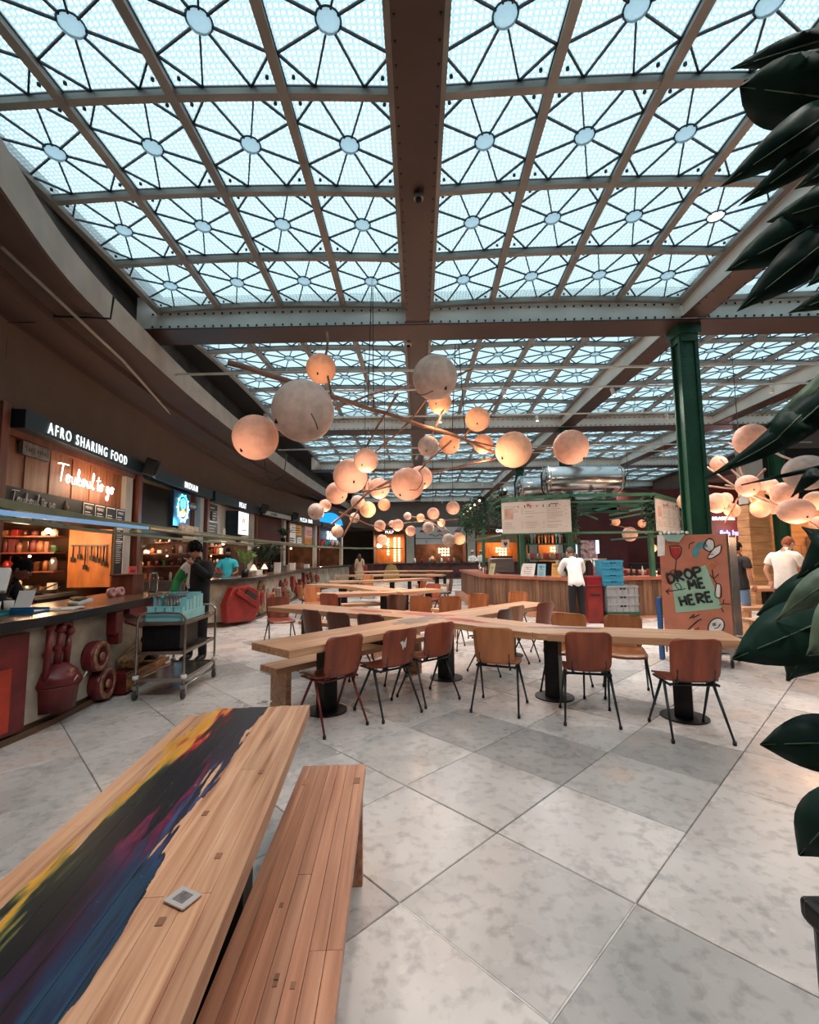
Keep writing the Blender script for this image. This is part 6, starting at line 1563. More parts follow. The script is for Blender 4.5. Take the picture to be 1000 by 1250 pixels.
    if legs: garment('trousers', lambda rg, t, c: rg in ('thigh', 'shin', 'hip') or (rg == 'torso' and c.z < J['pel'].z * k + .02), legs, .010)
    sl = 1.0 if long_sleeve else .62
    if top:
        garment('shirt' if not topfn else 'jacket', lambda rg, t, c: (rg == 'torso' and (c - J['nek'] * k).length > .055) or rg == 'hip' and c.z > J['pel'].z * k - .10 * top_cut or (rg in ('armL', 'armR') and t < (1.1 if long_sleeve else sl)) or (long_sleeve and rg in ('foreL', 'foreR') and t < .93), top, .020,
                slots=topfn[0] if topfn else None, slotfn=topfn[1] if topfn else None)
    if dress:
        z1 = J['pel'].z * k + .05; MB().lathe([(.17, z1), (.20, z1 - .15), (.24, z1 - .4), (.28, z1 - .62)], (0, 0, 0), 20, cap=False).build('skirt', top, root)
    garment('shoes', lambda rg, t, c: rg == 'foot' or (rg == 'shin' and t > .93), shoes or m_black, .012)
    # hair
    hr = MB(); hd2 = MB().ball((0, 0, 0), 1, 20, 14); vs = []
    rd_ = random.Random(hash(lbl) % 1000 if False else len(lbl)); big = 1.32 if hairstyle == 'curly' else 1.1
    keep = []
    for v in hd2.v:
        x, y, z = v; j = 1 + (rd_.uniform(-.05, .08) if hairstyle == 'curly' else rd_.uniform(-.015, .02))
        ok = z > (.22 if y > .35 else (-.15 if y > -.1 else -.5))
        if not ok: x, y, z = x * .6, y * .6, z * .6
        vs.append(hp(x * .074 * big * j, y * .096 * (big if y < 0 else 1.02 + (big - 1) * .5) * j + .006, z * .118 * big * j + .105)); keep.append(ok)
    fs = [f for f in hd2.f if sum(keep[i] for i in f) >= len(f) - 1]
    hr.add(vs, fs, True)
    if hairstyle == 'curly':
        for _ in range(46):
            a = rd_.uniform(0, 2 * pi); e = rd_.uniform(.1, 1.3); hr.ball(hp(.088 * cos(a) * cos(e), .10 * sin(a) * cos(e) - .01, .13 * sin(e) + .12), rd_.uniform(.018, .030) * k, 7, 5)
    if hairstyle == 'long':
        hr.tube([hp(0, -.07, .14), hp(0, -.10, .02), hp(0, -.11, -.12), hp(0, -.09, -.24)], [.07, .085, .08, .04], 10)
    if hairstyle == 'bun': hr.ball(hp(0, -.11, .17), .045, 10, 8)
    hr.build('hair', hair or m_hairb, root)
    if beard:
        b = MB(); b.tube([hp(-.066, .03, .05), hp(-.05, .075, .015), hp(0, .105, .0), hp(.05, .075, .015), hp(.066, .03, .05)], [.014, .02, .026, .02, .014], 8); b.tube([hp(-.03, .107, .05), hp(0, .115, .055), hp(.03, .107, .05)], .007, 6); b.build('beard', hair or m_hairb, root)
    for s_ in (-1, 1):
        MB().ball(hp(s_ * .03, .098, .112), .0095, 8, 6).build('eye', m_chalk, root); MB().ball(hp(s_ * .03, .1045, .112), .005, 6, 5).build('pupil', m_dark, root)
        MB().tube([hp(s_ * .015, .107, .132), hp(s_ * .032, .106, .137), hp(s_ * .05, .096, .132)], .004, 5).build('eyebrow', hair or m_hairb, root)
    MB().tube([hp(-.02, .106, .046), hp(0, .111, .044), hp(.02, .106, .046)], .005, 5).build('mouth', mat('lip', S(150, 84, 76), .5), root)
    return root, hp
m_navy = cloth('navy_jacket', S(7, 10, 17)); m_gjack = cloth('green_jacket', S(40, 128, 66)); m_wjack = cloth('white_jacket_panel', S(206, 206, 214))
m_tealshirt = cloth('teal_tshirt', S(60, 178, 182)); m_wshirt = cloth('white_shirt', S(222, 220, 216)); m_darktr = cloth('dark_trousers', S(10, 11, 16)); m_jeans = cloth('blue_jeans', S(96, 126, 160))
m_beige = cloth('beige_dress', S(196, 164, 138)); m_darktop = cloth('black_top', S(30, 28, 32)); m_grt = cloth('grey_trousers', S(62, 66, 66)); m_greytop = cloth('grey_top', S(150, 138, 130))
def jk(rg, t, c):
    if rg in ('armR', 'foreR'): return 1
    if c.x > .085 and c.z > 1.26: return 2
    if c.x > .11 and c.z > 1.0: return 1
    if .05 < c.x < .085 and c.z > .95: return 2
    return 0
p, hp = person('person with curly black hair in a navy and green jacket behind the steel trolley', (-3.24, 6.75, 0), R(172), 1.74,
       dict(elR=(.30, .06, 1.15), wrR=(.20, .28, 1.0), elL=(-.27, .16, 1.22), wrL=(-.07, .24, 1.42), hed=(0, .05, 1.51), nek=(0, .025, 1.45), che=(0, .01, 1.30)), m_skin, m_hairb, m_navy, legs=m_darktr, hairstyle='curly', head_nod=24,
       topfn=([m_navy, m_gjack, m_wjack], jk), fat=1.12)
MB().tube([(-.05, .25, 1.42), (-.03, .23, 1.5)], .012, 6).build('held_whistle', m_inox, p)
person('bearded person in a teal T-shirt standing behind the curved counter', (-4.95, 11.9, 0), R(200), 1.74, dict(elR=(.26, .06, 1.13), wrR=(.12, .30, 1.10), elL=(-.25, .08, 1.13), wrL=(-.16, .32, 1.08)), m_skind, m_hairb, m_tealshirt, legs=m_darktr, long_sleeve=False, head_turn=12, beard=True)
person('person with black tied-back hair bending over the worktop of the nearest stall', (-4.75, 4.95, 0), R(-75), 1.66, dict(che=(0, .16, 1.26), nek=(0, .27, 1.36), hed=(0, .33, 1.38), spi=(0, .05, 1.08), shL=(-.16, .2, 1.33), shR=(.16, .2, 1.33), elL=(-.2, .3, 1.1), wrL=(-.12, .48, 1.04), elR=(.2, .3, 1.1), wrR=(.12, .48, 1.04)), m_skind, m_hairb, m_navy, legs=m_darktr, hairstyle='bun', head_nod=30)
p, hp = person('person with long hair in a beige dress seen from behind near the far stalls', (-3.1, 24.4, 0), R(10), 1.62, None, m_skinl, m_hairbr, m_beige, hairstyle='long', dress=True)
MB().bbox((.2, -.1, .72), (.42, .0, 1.0)).build('red_bag', m_redbox, p, bevel=.02); MB().tube([(.25, -.05, 1.0), (.24, -.03, 1.2), (.3, -.05, 1.0)], .008, 5).build('bag_strap', m_redbox, p)
person('person in a white shirt and black trousers seen from behind, leaning on the bar', (3.36, 9.92, 0), R(0), 1.74, dict(spi=(0, .05, 1.10), che=(0, .15, 1.28), nek=(0, .22, 1.41), hed=(0, .28, 1.44), shL=(-.17, .18, 1.36), shR=(.17, .18, 1.36), elL=(-.24, .30, 1.14), wrL=(-.12, .46, 1.06), elR=(.25, .28, 1.14), wrR=(.2, .44, 1.02), pel=(0, -.02, .94), hiL=(-.09, -.02, .89), hiR=(.09, -.02, .89)), m_skinl, m_hairbr, m_wshirt, legs=m_darktr, long_sleeve=True, head_nod=22)
person('person with ginger hair in a white T-shirt turned away beside the timber-clad pillar', (6.46, 8.25, 0), R(-58), 1.80, dict(elR=(.25, .14, 1.12), wrR=(.16, .36, 1.04), elL=(-.28, -.03, 1.14), wrL=(-.26, .08, .93), nek=(0, .04, 1.45), hed=(.01, .07, 1.50)), m_skinl, m_hairg, m_wshirt, legs=m_grt, long_sleeve=False, head_nod=24, head_turn=-20, fat=1.08)
person('person in a black top and blue jeans half hidden behind the drop-me-here board', (6.08, 8.9, 0), R(-70), 1.70, None, m_skin, m_hairb, m_darktop, legs=m_jeans, long_sleeve=False)
person('person in a grey top standing right of the ginger-haired person', (8.0, 9.35, 0), R(60), 1.66, None, m_skin, m_hairbr, m_greytop, legs=m_darktr)
for k, (x, l_) in enumerate(((3.55, 'cook in white, left of two, behind the far counter'), (4.1, 'cook in white, right of two, behind the far counter'))):
    p, hp = person(l_, (x, 30.2, 0), R(175), 1.72, dict(elL=(-.24, .1, 1.13), wrL=(-.1, .3, 1.1), elR=(.24, .1, 1.13), wrR=(.1, .3, 1.1)), m_skin, m_hairb, m_wshirt, legs=m_darktr)
    MB().lathe([(.08, 0), (.085, .06), (.11, .1), (.10, .14), (0, .15)], (0, .0, 1.66), 14).build('cap', m_wshirt, p)
# ================================================================== STEEL TROLLEY WITH CUTLERY BINS
m_tube = mat('stainless_tube', S(170, 160, 150), .25, .9, .08, 3)
tr = thing('steel_trolley', 'stainless steel tube trolley on castors in front of the near counter', 'trolley', (-2.80, 5.42, 0), R(4))
TW, TL = .25, .44
for sy in (-1, 1):
    y = sy * TL
    pts = [(-TW, y, .13)] + [(-TW, y, z) for z in (.3, .6, .84)] + [(-TW + .02, y, .885), (-TW + .06, y, .905), (0, y, .908), (TW - .06, y, .905), (TW - .02, y, .885)] + [(TW, y, z) for z in (.84, .6, .3, .13)]
    MB().tube(pts, .0135, 10).build('end_hoop', m_tube, tr)
for z, nm in ((.80, 'top_shelf'), (.49, 'middle_shelf'), (.21, 'bottom_shelf')):
    MB().bbox((-TW + .01, -TL + .01, z - .01), (TW - .01, TL - .01, z)).bbox((-TW, -TL, z - .022), (-TW + .02, TL, z + .012)).bbox((TW - .02, -TL, z - .022), (TW, TL, z + .012)).bbox((-TW, -TL, z - .022), (TW, -TL + .018, z + .012)).bbox((-TW, TL - .018, z - .022), (TW, TL, z + .012)).build(nm, m_tube, tr)
MB().tube([(-TW, -TL, .13), (-TW, TL, .13)], .012, 8).build('base_rail', m_tube, tr); MB().tube([(TW, -TL, .13), (TW, TL, .13)], .012, 8).build('base_rail', m_tube, tr)
for sx in (-1, 1):
    for sy in (-1, 1):
        c_ = MB().box((sx * TW, sy * TL, .135), (.05, .05, .03)).box((sx * TW, sy * TL + .01, .09), (.045, .03, .07)).build('castor', m_inox, tr)
        MB().lathe([(0, -.014), (.045, -.014), (.05, -.008), (.05, .008), (.045, .014), (0, .014)], (sx * TW, sy * TL, .052), 18, Matrix.Rotation(R(90), 3, 'Y')).build('wheel', mat('grey_rubber', S(60, 58, 58), .6), c_)
        MB().lathe([(.03, 0), (.034, .02), (.03, .04)], (sx * TW, sy * TL, .215), 12).build('bumper', m_white, tr)
m_aqua = mat('aqua_plastic', S(150, 218, 224), .4, 0, .05, 6)
cb = thing('cutlery_caddy', 'aqua plastic cutlery caddy full of cutlery on the trolley', 'caddy', (-2.80, 5.34, .812), R(4))
MB().prism([(-.19, -.3), (.19, -.3), (.19, .3), (-.19, .3)], 0, .02).bbox((-.2, -.31, 0), (-.185, .31, .10)).bbox((.185, -.31, 0), (.2, .31, .10)).bbox((-.2, -.31, 0), (.2, -.295, .10)).bbox((-.2, .295, 0), (.2, .31, .10)).build('tray', m_aqua, cb)
def cup(x, y, h):
    pts = [(-.045, -.04), (.045, -.04), (.045, .04), (-.045, .04)]
    b = MB()
    b.bbox((-.042, -.042, 0), (.042, -.036, h)).bbox((-.042, .036, 0), (.042, .042, h * .8)).bbox((-.042, -.042, 0), (-.036, .042, h * .9)).bbox((.036, -.042, 0), (.042, .042, h * .9)).bbox((-.048, -.046, h - .012), (.048, -.034, h))
    return b.build('cup', m_aqua, cb, (x, y, .02))
for k in range(4): cup(-.145 + .095 * k, -.25, .14); cup(-.145 + .095 * k, .25, .26)
for k in range(5): cup(.145, -.15 + .095 * k, .25 if k > 1 else .22)
for k in range(3): cup(-.145, -.12 + .11 * k, .24)
cu = MB(); rd = random.Random(8)
for k in range(110):
    x, y = rd.uniform(-.15, .12), rd.uniform(-.24, .22); cu.tube([(x, y, .03), (x + rd.uniform(-.02, .02), y + rd.uniform(-.03, .03), .25 + rd.uniform(-.03, .03))], .005, 4); cu.box((x, y, .25), (.016, .022, .035))
cu.build('cutlery', m_inox, cb, kind='stuff')
bk = thing('black_crate', 'black ribbed crate on the middle shelf of the trolley', 'crate', (-2.82, 5.28, .503), R(4))
b = MB().bbox((-.2, -.24, 0), (.2, .24, .02)).bbox((-.2, -.24, 0), (-.19, .24, .26)).bbox((.19, -.24, 0), (.2, .24, .26)).bbox((-.2, -.24, 0), (.2, -.23, .26)).bbox((-.2, .23, 0), (.2, .24, .26)); b.build('shell', m_black, bk)
b = MB()
for k in range(16): b.bbox((-.19 + .025 * k, -.246, .01), (-.18 + .025 * k, -.24, .25))
b.build('ribs', m_ped, bk, kind='stuff')

# ================================================================== THE DROP ME HERE BOARD on its tray trolley
m_terra = mat('terracotta_paint', S(190, 118, 92), .6, 0, .10, 4, bump=.05); m_sage = mat('sage_paint', S(150, 186, 162), .6, 0, .04, 5); m_ink = mat('black_paint_line', S(26, 22, 24), .6)
m_wred = mat('wine_red_paint', S(176, 44, 46), .6); m_wpaint = mat('white_paint', S(226, 222, 216), .6); m_tealp = mat('teal_paint', S(76, 142, 150), .6); m_orp = mat('orange_outline', S(216, 140, 60), .6)
db = thing('drop_board', 'tall terracotta painted board lettered DROP ME HERE in front of the green column', 'sign', (3.44, 6.62, 0), R(-42))
MB().bbox((0, 0, .30), (.80, .02, 1.74)).build('board', m_terra, db, bevel=.003)
MB().bbox((.785, .02, .30), (.82, .62, 1.70)).build('side_panel', mat('grey_mesh_side', S(92, 92, 94), .4, .3, .35, 14), db)
MB().bbox((.0, .02, .30), (.02, .62, 1.70)).build('side_panel', m_inox, db)
for x in (.01, .81):
    for y in (.03, .61): MB().bbox((x - .012, y - .012, .12), (x + .012, y + .012, 1.74)).build('upright', m_tube, db)
for k in range(8): MB().bbox((.03, .05, .36 + .17 * k), (.78, .60, .37 + .17 * k)).build('tray', m_inox, db)
MB().bbox((0, 0, .2), (.82, .63, .24)).build('base_frame', m_tube, db)
for x in (.06, .76):
    for y in (.06, .57):
        c_ = MB().box((x, y, .14), (.04, .04, .1)).build('castor', m_inox, db); MB().lathe([(0, -.015), (.05, -.015), (.058, 0), (.05, .015), (0, .015)], (x, y, .06), 16, Matrix.Rotation(R(90), 3, 'Y')).build('wheel', m_ped, c_)
yb = -.004
def flat(poly, m, name, y=yb, th=.002): return MB().plate([(x, y, z + .07) for x, z in poly], th, (0, -1, 0)).build(name, m, db)
def line(pts, r=.008, name='painted_line', m=None, closed=False, y=-.005, sm=True):
    P = [Vector((x, y, z + .07)) for x, z in pts]
    if closed: P.append(P[0])
    if sm and len(P) > 2:
        Pq = [P[0] * 2 - P[1] if not closed else P[-2]] + P + [P[-1] * 2 - P[-2] if not closed else P[1]]; Q = []
        for i in range(1, len(Pq) - 2):
            for k in range(4):
                t = k / 4; a, b, c, d = Pq[i - 1:i + 3]; Q.append(.5 * ((2 * b) + (c - a) * t + (2 * a - 5 * b + 4 * c - d) * t * t + (3 * b - a - 3 * c + d) * t ** 3))
        P = Q + [P[-1]]
    return MB().tube(P, r, 5).build(name, m or m_ink, db)
flat([(.16, .60), (.70, .70), (.55, 1.26), (.13, 1.08)][::-1], m_sage, 'sage_patch')
# hand lettering drawn as strokes
LET = {'D': [[(0, 0), (0, 1)], [(0, 1), (.5, .85), (.62, .5), (.45, .12), (0, 0)]], 'R': [[(0, 0), (0, 1)], [(0, 1), (.5, .92), (.5, .6), (0, .5)], [(.1, .5), (.6, 0)]],
       'O': [[(.3, 0), (.02, .3), (.02, .7), (.3, 1), (.6, .7), (.6, .3), (.3, 0)]], 'P': [[(0, 0), (0, 1)], [(0, 1), (.52, .92), (.52, .58), (0, .48)]],
       'M': [[(0, 0), (.08, 1)], [(.08, 1), (.36, .3)], [(.36, .3), (.66, 1)], [(.66, 1), (.74, 0)]], 'E': [[(.5, 0), (0, 0), (0, 1)], [(0, 1), (.5, 1)], [(0, .52), (.42, .52)]], 'H': [[(0, 0), (0, 1)], [(.55, 0), (.55, 1)], [(0, .5), (.55, .5)]]}
def hand(word, x0, z0, size, tilt, r=.017):
    x = x0; z = z0
    for chh in word:
        mb = MB()
        for st in LET[chh]:
            P = [Vector(q) for q in st]
            if len(P) > 3 and chh in 'DORP': P = pcurve(P, 4)
            mb.tube([(x + (p.x * cos(tilt) - p.y * sin(tilt)) * size, -.007, z + .07 + (p.x * sin(tilt) + p.y * cos(tilt)) * size) for p in P], r, 6)
        mb.build('letter', m_ink, db); w_ = (.84 if chh != 'M' else 1.0) * size; x += w_ * cos(tilt); z += w_ * sin(tilt)
hand('DROP', .10, 1.00, .135, R(15)); hand('ME', .345, .925, .125, R(12)); hand('HERE', .235, .70, .125, R(13))
line([(.30, .94), (.22, .92), (.17, .99), (.22, 1.0), (.24, .93), (.12, .90), (.06, .89)], .006); line([(.10, .93), (.05, .89), (.09, .85)], .006, sm=False)
# wine glass
flat([(.14, 1.50), (.26, 1.49), (.25, 1.38), (.20, 1.35), (.15, 1.39)][::-1], m_wred, 'red_wine'); line([(.13, 1.52), (.27, 1.51), (.26, 1.40), (.205, 1.34), (.15, 1.40), (.13, 1.52)], .006, closed=False); line([(.205, 1.34), (.18, 1.17)], .006, sm=False)
line([(.12, 1.16), (.17, 1.19), (.24, 1.15), (.17, 1.12)], .005, closed=True)
# plate of food
flat([(.40, 1.46), (.48, 1.56), (.56, 1.58), (.60, 1.5), (.50, 1.48), (.46, 1.36), (.41, 1.37)][::-1], m_tealp, 'teal_shape'); flat([(.54, 1.5), (.60, 1.6), (.66, 1.58), (.66, 1.48), (.6, 1.44)][::-1], m_wpaint, 'white_shape'); flat([(.58, 1.36), (.66, 1.48), (.74, 1.52), (.72, 1.42), (.62, 1.35)][::-1], m_wpaint, 'white_shape', -.006)
line([(.54, 1.5), (.60, 1.61), (.66, 1.58), (.66, 1.48), (.6, 1.44)], .006, closed=True); line([(.58, 1.36), (.66, 1.48), (.74, 1.52), (.72, 1.42), (.62, 1.35)], .006, closed=True); line([(.37, 1.48), (.38, 1.54), (.44, 1.57)], .005); line([(.61, 1.40), (.65, 1.40)], .006, sm=False)
# bottle with dashes
flat([(.66, 1.02), (.70, 1.0), (.68, .84), (.64, .86)][::-1], m_wpaint, 'white_bottle'); line([(.62, 1.2), (.63, 1.08), (.66, 1.02), (.70, 1.0), (.70, .86), (.66, .83), (.63, .87), (.66, 1.02)], .006); line([(.59, 1.13), (.63, 1.08), (.69, 1.14)], .006, sm=False); line([(.58, 1.25), (.62, 1.22), (.66, 1.27), (.62, 1.3)], .005, m=m_orp, closed=True)
line([(.73, .82), (.71, .76), (.67, .74)], .005); line([(.72, .76), (.79, .76)], .006, sm=False); line([(.69, .71), (.71, .65)], .006, sm=False)
# plate at the foot, pizza slice
pe = [(.62 + .085 * cos(2 * pi * k / 16) + .03 * sin(2 * pi * k / 16), .46 + .11 * sin(2 * pi * k / 16)) for k in range(16)]
flat(pe[::-1], m_wpaint, 'white_plate'); line(pe, .007, closed=True, name='plate_outline'); line([(.60, .43), (.64, .45), (.67, .5)], .006); flat([(.58, .5), (.62, .51), (.62, .47), (.58, .46)], m_inox, 'grey_shape', -.006)
flat([(.28, .32), (.44, .33), (.42, .44)], m_wred, 'red_slice'); line([(.24, .33), (.40, .50), (.46, .54)], .007); line([(.32, .54), (.38, .6)], .006); line([(.36, .55), (.44, .60)], .006); flat([(.3, .36), (.36, .42), (.36, .34)], m_wpaint, 'white_shape', -.006)
t = thing('tea_towel', 'white and pale green cloths hanging over the left corner of the drop board', 'cloth', (3.425, 6.60, 1.74), R(-42))
MB().plate([(-.01, -.015, .01), (.09, -.015, .01), (.07, -.02, -.28), (-.02, -.02, -.29)], .012, (0, 1, 0)).build('white_cloth', m_wpaint, t); MB().plate([(.06, -.03, .01), (.34, -.03, .01), (.26, -.035, -.10), (.12, -.035, -.08)], .01, (0, 1, 0)).build('green_cloth', mat('pale_green_cloth', S(146, 176, 166), .9, 0, .1, 5), t)
for k in range(7): MB().ball((0, 0, 0), .022, 8, 6).build('gathered_fold', m_wpaint, t, (.03 + .055 * k, .0, .03 + .01 * (k % 2)))
t = thing('blue_post', 'narrow blue folded frame left of the drop board', 'frame', (3.40, 6.72, 0), R(-42)); MB().bbox((0, 0, .0), (.05, .1, .86)).build('panel', mat('strong_blue', S(44, 96, 160), .5), t)

# ================================================================== THINGS ON THE COUNTERS
def on_counter(name, lbl, cat, x, y, z=1.0, rz=0, group=None): return thing(name, lbl, cat, (x, y, z + .001), rz, group)
q = at(98, 737, Z=1.02)
t = on_counter('card_reader', 'white and black card terminal lying on the near counter', 'terminal', q.x, q.y, 1.0, R(-30))
MB().box((0, 0, .04), (.26, .16, .05), rot=Matrix.Rotation(R(14), 3, 'X')).build('case', m_white, t, bevel=.02); MB().box((.04, -.015, .072), (.12, .09, .008), rot=Matrix.Rotation(R(14), 3, 'X')).build('screen', m_dark, t); MB().box((-.07, 0, .075), (.07, .12, .03)).build('yellowed_pad', mat('straw', None), t, bevel=.01)
q = at(50, 745, Z=1.0)
t = on_counter('till_screen', 'pale tilted tablet till on a black stand at the left edge', 'till', -3.72, 3.9, 1.0, R(30))
MB().box((0, 0, .02), (.2, .2, .04)).box((0, 0, .15), (.04, .04, .26)).build('stand', m_black, t); MB().box((0, -.03, .32), (.34, .05, .24), rot=Matrix.Rotation(R(-35), 3, 'X')).build('tablet', m_paper, t, bevel=.01); MB().box((-.16, -.0, .3), (.03, .06, .24), rot=Matrix.Rotation(R(-35), 3, 'X')).build('blue_edge', m_blue, t)
t = on_counter('paper_pad', 'white sheet standing in the middle of the near counter', 'paper', -4.0, 4.62, 1.0, R(20)); MB().plate([(-.07, 0, 0), (.07, 0, 0), (.08, .08, .18), (-.06, .08, .18)], .01, (0, 1, 0)).build('sheet', m_paper, t)
for k in range(2):
    t = on_counter('paper_cup', ('white paper cup', 'second white paper cup right of the first')[k] + ' beside the standing sheet on the near counter', 'cup', -4.03 + .04 * k, 4.36 + .1 * k, 1.0); MB().lathe([(0, 0), (.035, 0), (.042, .1), (.04, .1), (.033, .01), (0, .01)], (0, 0, 0), 14).build('body', m_paper, t)
for k, (x, y, s_, m, l_) in enumerate(((-3.85, 4.02, .3, m_teal, 'bright teal tray near the left end of the near counter'), (-3.72, 4.3, .34, m_blue, 'blue tray beside the teal tray on the near counter'))):
    t = on_counter('serving_tray', l_, 'tray', x, y, 1.0, R(10)); MB().prism([(-s_ / 2, -.12), (s_ / 2, -.12), (s_ / 2, .12), (-s_ / 2, .12)], 0, .02).build('base', m, t, bevel=.006); MB().bbox((-s_ / 2, -.125, 0), (s_ / 2, -.115, .04)).bbox((-s_ / 2, .115, 0), (s_ / 2, .125, .04)).build('lip', m, t, kind='stuff')
t = on_counter('paper_stack', 'loose white papers lying in front of the card terminal', 'paper', -3.55, 4.55, 1.0, R(15)); MB().box((0, 0, .006), (.3, .2, .01)).box((.08, .05, .014), (.2, .15, .006), rz=.5).build('sheets', m_paper, t, kind='stuff')
for k in range(2):
    t = on_counter('tape_roll', ('pink paper roll', 'second pink paper roll, on the right,')[k] + ' standing below the pink poster', 'roll', -3.98 + .0 * k, 5.95 + .17 * k, 1.0); MB().lathe([(.025, -.03), (.06, -.03), (.06, .03), (.025, .03), (.025, -.03)], (0, 0, .06), 18, Matrix.Rotation(R(80), 3, 'Y'), cap=False).build('roll', mat('pale_pink_poster', None), t)
t = on_counter('wooden_box', 'brown wooden box at the far end of the near counter', 'box', -4.15, 6.55, 1.0, R(8)); MB().bbox((-.14, -.18, 0), (.14, .18, .26)).build('body', m_post, t, bevel=.006); MB().bbox((-.16, -.2, .26), (.16, .2, .275)).build('lid', m_post, t)
t = on_counter('glass_jug', 'clear glass jug beside the wooden box on the near counter', 'jug', -3.9, 6.75, 1.0)
m_gl = bpy.data.materials.new('clear_glass'); m_gl.use_nodes = True; pg = m_gl.node_tree.nodes['Principled BSDF']; pg.inputs['Transmission Weight'].default_value = 1; pg.inputs['Roughness'].default_value = .03; pg.inputs['Base Color'].default_value = (.9, .95, .95, 1)
MB().lathe([(0, .0), (.06, 0), (.07, .2), (.055, .26), (.06, .3), (.054, .3), (.05, .26), (.064, .2), (.055, .012), (0, .012)], (0, 0, 0), 18).build('body', m_gl, t)
# curved counter: plants, lamps, papers
def palm(x, y, z, H, n, lbl, m, seed, pot=.09, spread=.3):
    rd = random.Random(seed); t = thing('potted_plant', lbl, 'plant', (x, y, z), 0)
    MB().lathe([(0, 0), (pot * .75, 0), (pot, pot * 1.9), (pot * .9, pot * 1.9), (0, pot * 1.7)], (0, 0, 0), 14).build('pot', m_black, t)
    for k in range(n):
        a = 2 * pi * k / n + rd.uniform(-.2, .2); sp = spread * rd.uniform(.5, 1.1); h = H * rd.uniform(.6, 1.0)
        st = [Vector((cos(a) * sp * f ** 1.6, sin(a) * sp * f ** 1.6, pot * 1.7 + h * f - .25 * h * f ** 3)) for f in (0, .25, .5, .75, 1)]
        mb = MB().tube(st, .006, 5, r2=.003)
        for i in range(1, 14):
            f = .25 + .75 * i / 13; p = st[0].lerp(st[-1], f); j = min(3, int(f * 4)); p = st[j].lerp(st[j + 1], f * 4 - j); d = (st[j + 1] - st[j]).normalized(); sd = d.cross(Vector((0, 0, 1))).normalized()
            for s_ in (-1, 1):
                L_ = .16 * H * (1.2 - abs(f - .55)); tip = p + sd * s_ * L_ + d * L_ * .6 - Vector((0, 0, .03)); mb.add([p, (p + tip) / 2 + d * .018, tip, (p + tip) / 2 - d * .018], [(0, 1, 2, 3)])
        mb.build('frond', m, t)
    return t
q = at(303, 712, Y=11.0); palm(-4.15, 11.0, 1.021, .75, 8, 'light green palm in a black pot on the curved counter, right of the teal-shirted person', mat('light_palm', S(120, 150, 84), .6, 0, .25, 5), 3, .1, .26)
palm(-4.62, 13.6, 1.021, .95, 14, 'dark bushy palm on the curved counter behind the light green one', m_leafy2, 5, .12, .5)
palm(-4.75, 14.7, 1.021, .9, 12, 'second dark palm, farther along the curved counter', m_leafy2, 6, .12, .5)
palm(-5.3, 18.0, 2.05, .6, 12, 'small palm on top of the rack before the maroon stall', m_leafy, 7, .1, .4)
MB().bbox((-5.45, 17.8, 1.99), (-5.1, 18.2, 2.049)).build('plant_shelf', m_olive, None, label='small shelf on the rail carrying the upper palm', cat='shelf')
for k, (x, y) in enumerate(((-4.3, 12.0), (-4.35, 13.0))):
    t = on_counter('table_lamp', ('small pyramid lamp glowing on the curved counter, near the pot', 'second small pyramid lamp, farther along the counter')[k], 'lamp', x, y, 1.02); MB().cyl((0, 0, 0), .05, .01, 14).tube([(0, 0, 0), (0, 0, .16)], .008, 6).build('base', m_black, t)
    MB().lathe([(.10, .14), (.02, .28), (.0, .28)], (0, 0, 0), 4, cap=False).build('shade', emit('lamp_shade_glow', (1, .55, .34, 1), 1.6), t)
for k, (x, y, m, sx_, h) in enumerate(((-4.25, 11.6, m_inox, .3, .12), (-4.4, 12.5, m_paper, .4, .12), (-4.35, 14.2, m_paper, .05, .3), (-4.5, 15.6, m_inox, .3, .2), (-4.55, 16.6, m_paper, .2, .25), (-4.7, 18.2, m_brown, .4, .22), (-4.7, 19.4, m_paper, .25, .15))):
    t = on_counter('counter_box', ('steel tray of cutlery on the curved counter by the palm', 'white box on the curved counter between the lamps', 'thin white menu standing on the curved counter', 'steel container farther along the curved counter', 'white carton beyond the steel container', 'brown box near the far end of the curved counter', 'low white box at the far end of the curved counter')[k], 'box', x, y, 1.02); MB().bbox((-.1, -sx_ / 2, 0), (.1, sx_ / 2, h)).build('body', m, t, bevel=.008); MB().bbox((-.105, -sx_ / 2 - .005, h - .02), (.105, sx_ / 2 + .005, h + .003)).build('lid', m, t)
rd = random.Random(11)
LBL3 = ['first small thing from the left', 'second', 'third', 'fourth', 'fifth', 'sixth', 'seventh', 'eighth', 'ninth', 'tenth']
for k in range(8):
    x = -.2 + .42 * k + rd.uniform(-.1, .1); m = (m_paper, m_redbox, m_inox, m_plank, m_paper, m_pink, m_inox, m_bottle)[k]
    t = on_counter('counter_jar', ['white canister', 'red canister', 'steel canister', 'orange canister', 'second white canister', 'pink menu block', 'second steel canister', 'brown canister'][k] + ' on the dark counter before the white banner', 'canister', x, 29.1, 1.02); MB().lathe([(0, 0), (.07, 0), (.075, .2), (.05, .24), (.05, .3), (0, .3)], (0, 0, 0), 10).build('body', m, t)
t = on_counter('pendant_lamp_glow', 'small glowing lamp in the middle of the far dark counter', 'lamp', .9, 29.3, 1.02); MB().lathe([(0, .45), (.17, .3), (.17, .26), (0, .2)], (0, 0, 0), 12).build('shade', g_hot, t); MB().tube([(0, 0, 0), (0, 0, .25)], .015, 6).build('stem', m_black, t)

